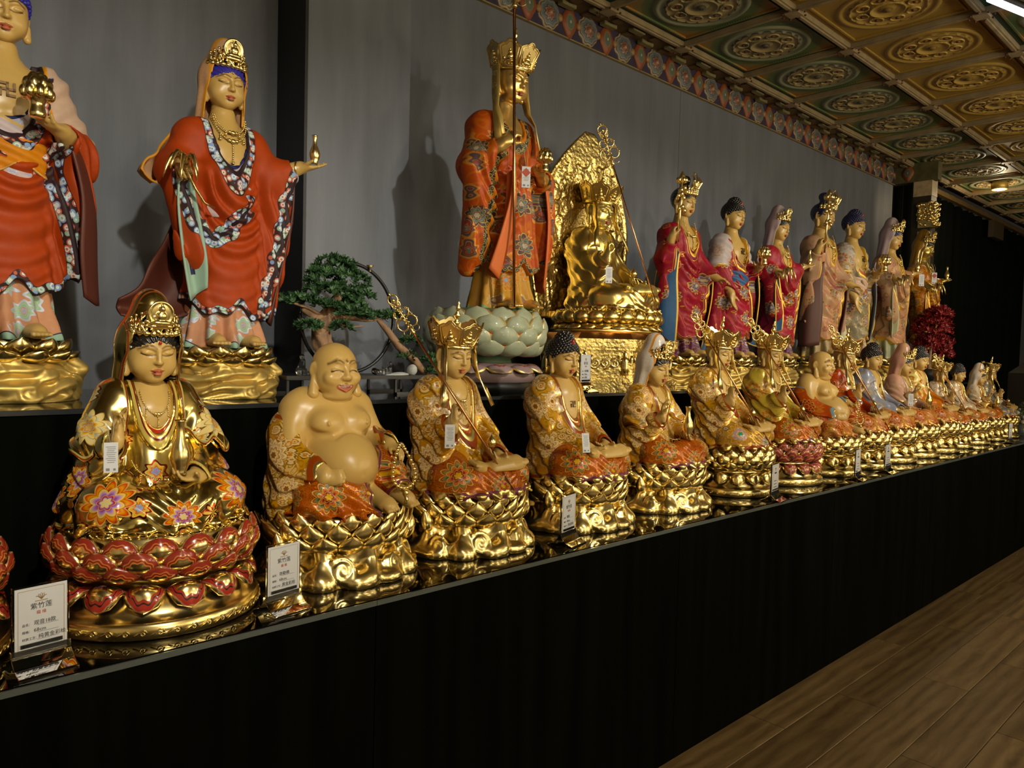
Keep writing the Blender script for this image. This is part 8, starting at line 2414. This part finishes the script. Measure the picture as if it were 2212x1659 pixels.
link('wood', fm.mesh('wood'), bark, drift)
for k, pd_ in enumerate([[(0.245, -0.01, 0.115, 0.045, 0.035, 0.025, 34), (0.235, 0, 0.06, 0.03, 0.03, 0.02, 16)], [(0.345, -0.01, 0.045, 0.045, 0.035, 0.026, 34), (0.34, -0.02, 0.01, 0.04, 0.03, 0.015, 20)]]):
    tag(link('foliage', leafy(pd_, 0.020, 0.008, 8, 31 + k, 0.0), gl, drift), kind='stuff')

def blob(name, prims, vox, mat, loc, label, cat, lo, hi, group=None):
    f = Field(lo, hi, vox)
    for p, k in prims: f.add(p, k)
    f.keep(lambda x, y, z: -z + 0.0 * x + 0.0 * y)
    o = link(name, f.mesh(name), mat, None, loc); tag(o, label, cat, group); return o
crystal = NT('clear_crystal').bsdf(color=(0.72, 0.78, 0.80), rough=0.03, trans=1.0, ior=1.5)
blob('crystal_figurine', [(ell((0, 0, 0.012), (0.020, 0.016, 0.014)), 0), (con((0, 0, 0.02), (0.004, 0, 0.045), 0.014, 0.009), 0.006), (ell((0.002, 0, 0.058), (0.008, 0.008, 0.010)), 0.003), (ell((0.024, -0.004, 0.006), (0.012, 0.010, 0.006)), 0.006)], 0.0022, crystal,
     (1.165, 2.20, Z2 + 0.066), 'tiny clear crystal seated figure at the left end of the bonsai stand', 'figurine', (-0.03, -0.03, -0.002), (0.045, 0.03, 0.075), 'crystal figurines')
blob('crystal_figurine', [(ell((0, 0, 0.010), (0.040, 0.014, 0.012)), 0), (ell((0.030, 0, 0.022), (0.011, 0.010, 0.015)), 0.006), (ell((0.034, 0, 0.040), (0.007, 0.007, 0.008)), 0.003), (ell((-0.03, 0, 0.016), (0.010, 0.010, 0.010)), 0.005)], 0.0022, crystal,
     (1.46, 2.19, Z2 + 0.066), 'tiny clear crystal reclining figure in the middle of the bonsai stand', 'figurine', (-0.05, -0.03, -0.002), (0.05, 0.03, 0.055), 'crystal figurines')
blob('white_stone', [(ell((0, 0, 0.016), (0.018, 0.016, 0.019)), 0), (ell((0.004, 0, 0.020), (0.014, 0.014, 0.016)), 0.01)], 0.0022, plain('white_pebble', (0.62, 0.64, 0.62), 0.5), (1.585, 2.19, Z2 + 0.066), 'smooth white egg shaped stone on the right end of the bonsai stand', 'stone', (-0.025, -0.025, -0.002), (0.025, 0.025, 0.045))
blob('white_sand', [(ell((0, 0, 0.0), (0.055, 0.03, 0.006)), 0), (ell((0.03, 0, 0.0), (0.03, 0.02, 0.009)), 0.01)], 0.0022, plain('white_sand', (0.6, 0.6, 0.58), 0.8), (1.515, 2.20, Z2 + 0.066), 'small patch of white sand beside the white stone', 'sand', (-0.06, -0.035, -0.002), (0.065, 0.035, 0.012)).__setitem__('kind', 'stuff')

# ---------------------------------------------------------------- red maple at the far end, flowers past the last statue
mp = empty('red_maple', (6.42, 2.06, Z2)); tag(mp, 'small red leaved maple in a dark pot before the last standing statue', 'plant')
MB().lathe([(0.07, 0.0), (0.10, 0.02), (0.115, 0.10), (0.105, 0.105), (0.09, 0.09), (0.0, 0.09)], n=24, cap=False).build('pot', blk, mp)
MB().tube([(0, 0, 0.08), (0.02, 0, 0.2), (0.05, 0, 0.33), (0.06, 0, 0.48)], [0.016, 0.013, 0.01, 0.005], 8).build('stem', bark, mp)
tag(link('foliage', leafy([(0.05, 0, 0.42, 0.15, 0.14, 0.13, 240), (0.10, 0, 0.30, 0.16, 0.13, 0.09, 200), (0.02, -0.05, 0.52, 0.10, 0.09, 0.07, 110), (0.13, -0.04, 0.22, 0.10, 0.10, 0.05, 80)], 0.036, 0.013, 7, 77, 0.0, up=0.2), leaf_mat('maple_leaf', (0.16, 0.008, 0.012), (0.34, 0.022, 0.022)), mp), kind='stuff')
vs = empty('flower_vase', (7.20, 1.60, Z1)); tag(vs, 'glass of pale flowers at the very end of the lower shelf', 'flowers')
MB().lathe([(0.035, 0.0), (0.045, 0.005), (0.05, 0.09), (0.045, 0.09), (0.04, 0.01), (0.0, 0.008)], n=20, cap=False).build('glass', NT('vase_glass').bsdf(color=(0.8, 0.85, 0.85), rough=0.05, trans=0.9), vs)
tag(link('foliage', leafy([(0, 0, 0.15, 0.08, 0.08, 0.06, 40), (0.06, 0, 0.20, 0.05, 0.05, 0.05, 20)], 0.03, 0.012, 6, 5, 0.0), leaf_mat('flower_leaf', (0.10, 0.14, 0.08), (0.20, 0.22, 0.14)), vs), kind='stuff')
mfl = MB(); rg = random.Random(8)
for k in range(16): mfl.ball((rg.uniform(-0.09, 0.09), rg.uniform(-0.07, 0.05), 0.10 + rg.random() * 0.12), rg.uniform(0.010, 0.018), 8)
tag(mfl.build('blossom', plain('cream_blossom', (0.55, 0.48, 0.38), 0.6), vs), kind='stuff')

# ---------------------------------------------------------------- acrylic price stands
acr = NT('clear_acrylic').bsdf(color=(0.97, 0.98, 0.98), rough=0.02, trans=1.0, ior=1.40)
paper = plain('white_card', (0.62, 0.62, 0.65), 0.6)
ink = plain('dark_ink', (0.02, 0.02, 0.025), 0.7); redink = plain('red_ink', (0.45, 0.07, 0.04), 0.7); goldink = plain('gold_ink', (0.35, 0.22, 0.06), 0.6)
foot_p = [(-0.042, 0.0), (0.042, 0.0), (0.040, 0.004), (0.020, 0.012), (0.006, 0.026), (0.004, 0.040), (-0.004, 0.040), (-0.006, 0.026), (-0.020, 0.012), (-0.040, 0.004)]
def foot_mesh(w_):
    fr = Matrix(((0, 1, 0), (1, 0, 0), (0, 0, 1)))
    return bevelled(MB().prism(foot_p, -w_ / 2, w_ / 2, fr).mesh('foot'), 0.0008)
def card(loc, label, lines, rz=0.0, s=1.0, detail=True, group='price stands'):
    t = empty('price_stand', loc, rz, s); tag(t, label, 'price stand', group)
    W_, H_ = 0.082, 0.115
    link('foot', once('card_foot', lambda: foot_mesh(0.094)), acr, t)
    link('holder', once('card_holder', lambda: bevelled(MB().box((0, 0, 0.030 + H_ / 2), (W_ + 0.008, 0.0050, H_ + 0.010)).mesh('holder'), 0.0008)), acr, t)
    link('bracket', once('card_bracket', lambda: MB().box((0, -0.0048, 0.046), (W_ * 0.80, 0.003, 0.006)).mesh('bracket')), acr, t)
    p = link('card', once('card_paper', lambda: MB().box((0, -0.0030, 0.031 + H_ / 2), (W_, 0.0008, H_)).mesh('card')), paper, t)
    fr = once('card_border', lambda: card_border(W_ - 0.010, H_ - 0.010, 0.031 + H_ / 2))
    link('border', fr, goldink, p, (0, -0.0036, 0))
    lg = once('card_logo', card_logo)
    link('logo', lg, goldink, p, (0, -0.0036, 0.031 + H_ * 0.83))
    rot = (R(90), 0, 0)
    zt = 0.031 + H_
    if detail:
        link('title', once('tx_title', lambda: text_mesh('紫竹莲', 0.0115)), ink, p, (0, -0.0036, zt - 0.038), rot)
        link('seal', once('tx_seal', lambda: text_mesh('福 缘', 0.0070)), redink, p, (0, -0.0036, zt - 0.048), rot)
        for k, (a, b) in enumerate(lines):
            z = zt - 0.066 - 0.0125 * k
            link('caption', once('tx_' + a, lambda: text_mesh(a, 0.0052, 'LEFT')), ink, p, (-0.030, -0.0036, z), rot)
            link('rule', once('card_rule', lambda: MB().box((0, 0, 0), (0.034, 0.0003, 0.0004)).mesh('rule')), ink, p, (0.010, -0.0036, z - 0.0016))
            if b: link('handwriting', once('tx_' + b, lambda: text_mesh(b, 0.0088, 'LEFT')), ink, p, (-0.012 if len(a) < 5 else -0.005, -0.0036, z), rot)
    else:
        for k in range(4):
            link('print_line', once('card_line', lambda: MB().box((0, 0, 0), (0.045, 0.0003, 0.003)).mesh('print_line')), ink, p, (0, -0.0036, zt - 0.066 - 0.012 * k), None, (0.7 + 0.1 * (k % 3), 1, 0.8))
        link('print_line', once('card_line2', lambda: MB().box((0, 0, 0), (0.026, 0.0003, 0.006)).mesh('print_line')), ink, p, (0, -0.0036, zt - 0.034))
    return t
def card_border(w_, h, zc):
    m = MB(); b = 0.0006
    for s in (-1, 1):
        m.box((s * w_ / 2, 0, zc), (b, 0.0003, h)); m.box((0, 0, zc + s * h / 2), (w_, 0.0003, b))
    return m.mesh('border')
def card_logo():
    m = MB()
    for k in range(5):
        a = R(30 + 30 * k)
        m.tube([(0, 0, -0.004), (0.006 * math.cos(a) - 0.002 * math.sin(a), 0, 0.005 * math.sin(a)), (0.010 * math.cos(a), 0, -0.003 + 0.010 * math.sin(a)), (0.006 * math.cos(a) + 0.002 * math.sin(a), 0, 0.004 * math.sin(a)), (0, 0, -0.004)], 0.00045, 4)
    m.box((0, 0, -0.006), (0.020, 0.0004, 0.0012))
    return m.mesh('logo')
L0 = ['品名：', '规格：', '材质工艺：', '价格：']
card((0.305, 1.495, Z1), 'clear price stand reading 68cm in front of the first gold hooded statue', list(zip(L0, ['观音18款', '68cm', '纯黄金彩绘', ''])), R(8))
card((0.760, 1.505, Z1), 'clear price stand left of the nearer laughing statue', list(zip(L0, ['弥勒佛', '68cm', '黄金彩绘', ''])), R(10), 0.98)
card((1.675, 1.510, Z1), 'clear price stand in front of the first black-haired seated statue', list(zip(L0, ['佛祖', '68cm', '黄金彩绘', ''])), R(14))
card((2.85, 1.462, Z1), 'narrow-looking price stand before the statue on the rust painted lotus', None, R(10), 1.0, False)
card((3.67, 1.468, Z1), 'price stand before the brick red laughing statue', None, R(8), 1.0, False)
card((4.04, 1.468, Z1), 'price stand before the red robed crowned statue', None, R(4), 1.0, False)
card((6.35, 1.475, Z1), 'far price stand near the end of the lower shelf', None, 0.0, 1.0, False)
card((2.330, 2.03, Z2), 'price stand on the upper shelf beside the golden throne', list(zip(L0, ['大愿地藏', '120cm', '黄金', ''])), R(14), 1.05)

# ---------------------------------------------------------------- paper swing tags
def tagm(loc, label, rz=0.0, s=1.0, red=False, tilt=0.0, strg=0.05):
    t = empty('hang_tag', loc, rz, s); t.rotation_euler = (tilt, 0, rz); tag(t, label, 'tag', 'paper swing tags')
    link('paper', once('tag_paper', lambda: bevelled(MB().box((0, 0, -0.030), (0.024, 0.0012, 0.056)).mesh('paper'), 0.0004)), paper, t)
    m = once('tag_lines', tag_lines)
    link('print_line', m, plain('grey_print', (0.2, 0.2, 0.22), 0.7), t, (0, -0.0009, 0))
    if red: link('seal', once('tag_red', lambda: MB().box((0, -0.001, -0.018), (0.017, 0.0006, 0.017), rotm(0, 45, 0)).mesh('seal')), redink, t)
    link('string', once('tag_str%.3f' % strg, lambda: MB().tube([(-0.001, 0, -0.004), (-0.006, 0.004, strg * 0.5), (0, 0.008, strg), (0.005, 0.004, strg * 0.5), (0.001, 0, -0.004)], 0.0006, 5).mesh('string')), plain('tag_string', (0.5, 0.45, 0.38), 0.8), t)
    return t
def tag_lines():
    m = MB()
    for k in range(9): m.box((0.001 * (k % 2), 0, -0.010 - 0.0036 * k), (0.016 - 0.002 * (k % 3), 0.0003, 0.0010))
    m.box((-0.005, 0, -0.052), (0.006, 0.0003, 0.005)); m.box((0.006, 0, -0.052), (0.004, 0.0003, 0.004))
    return m.mesh('print_line')
tagm((0.441, 1.585, 1.182), 'white paper tag hanging from the gold hooded statue hand', R(-14), 1.05, strg=0.055)
tagm((1.289, 1.600, 1.175), 'white printed tag hanging from the raised hand of the nearest crowned statue', R(-30), 1.15, strg=0.06)
tagm((1.800, 1.560, 1.127), 'small white tag at the lap of the nearest black-haired statue', R(-20), 1.1, strg=0.02, tilt=R(-12))
tagm((4.60, 1.56, 1.195), 'white tag on the pink-hooded statue', R(-45), 1.2, strg=0.05)
tagm((1.988, 2.05, 2.068), 'white and red tag below the hand of the tallest crowned statue', R(-30), 1.4, True, strg=0.07)
tagm((2.548, 2.10, 1.752), 'pale tag on the gold enthroned statue', R(-35), 1.25, strg=0.05)
tagm((6.24, 2.08, 2.045), 'white tag on the sleeve of the last orange robed statue', R(-50), 1.6, strg=0.04)
tagm((6.58, 2.10, 2.09), 'pinkish tag below the hand of the last orange robed statue', R(-50), 1.6, True, strg=0.04)
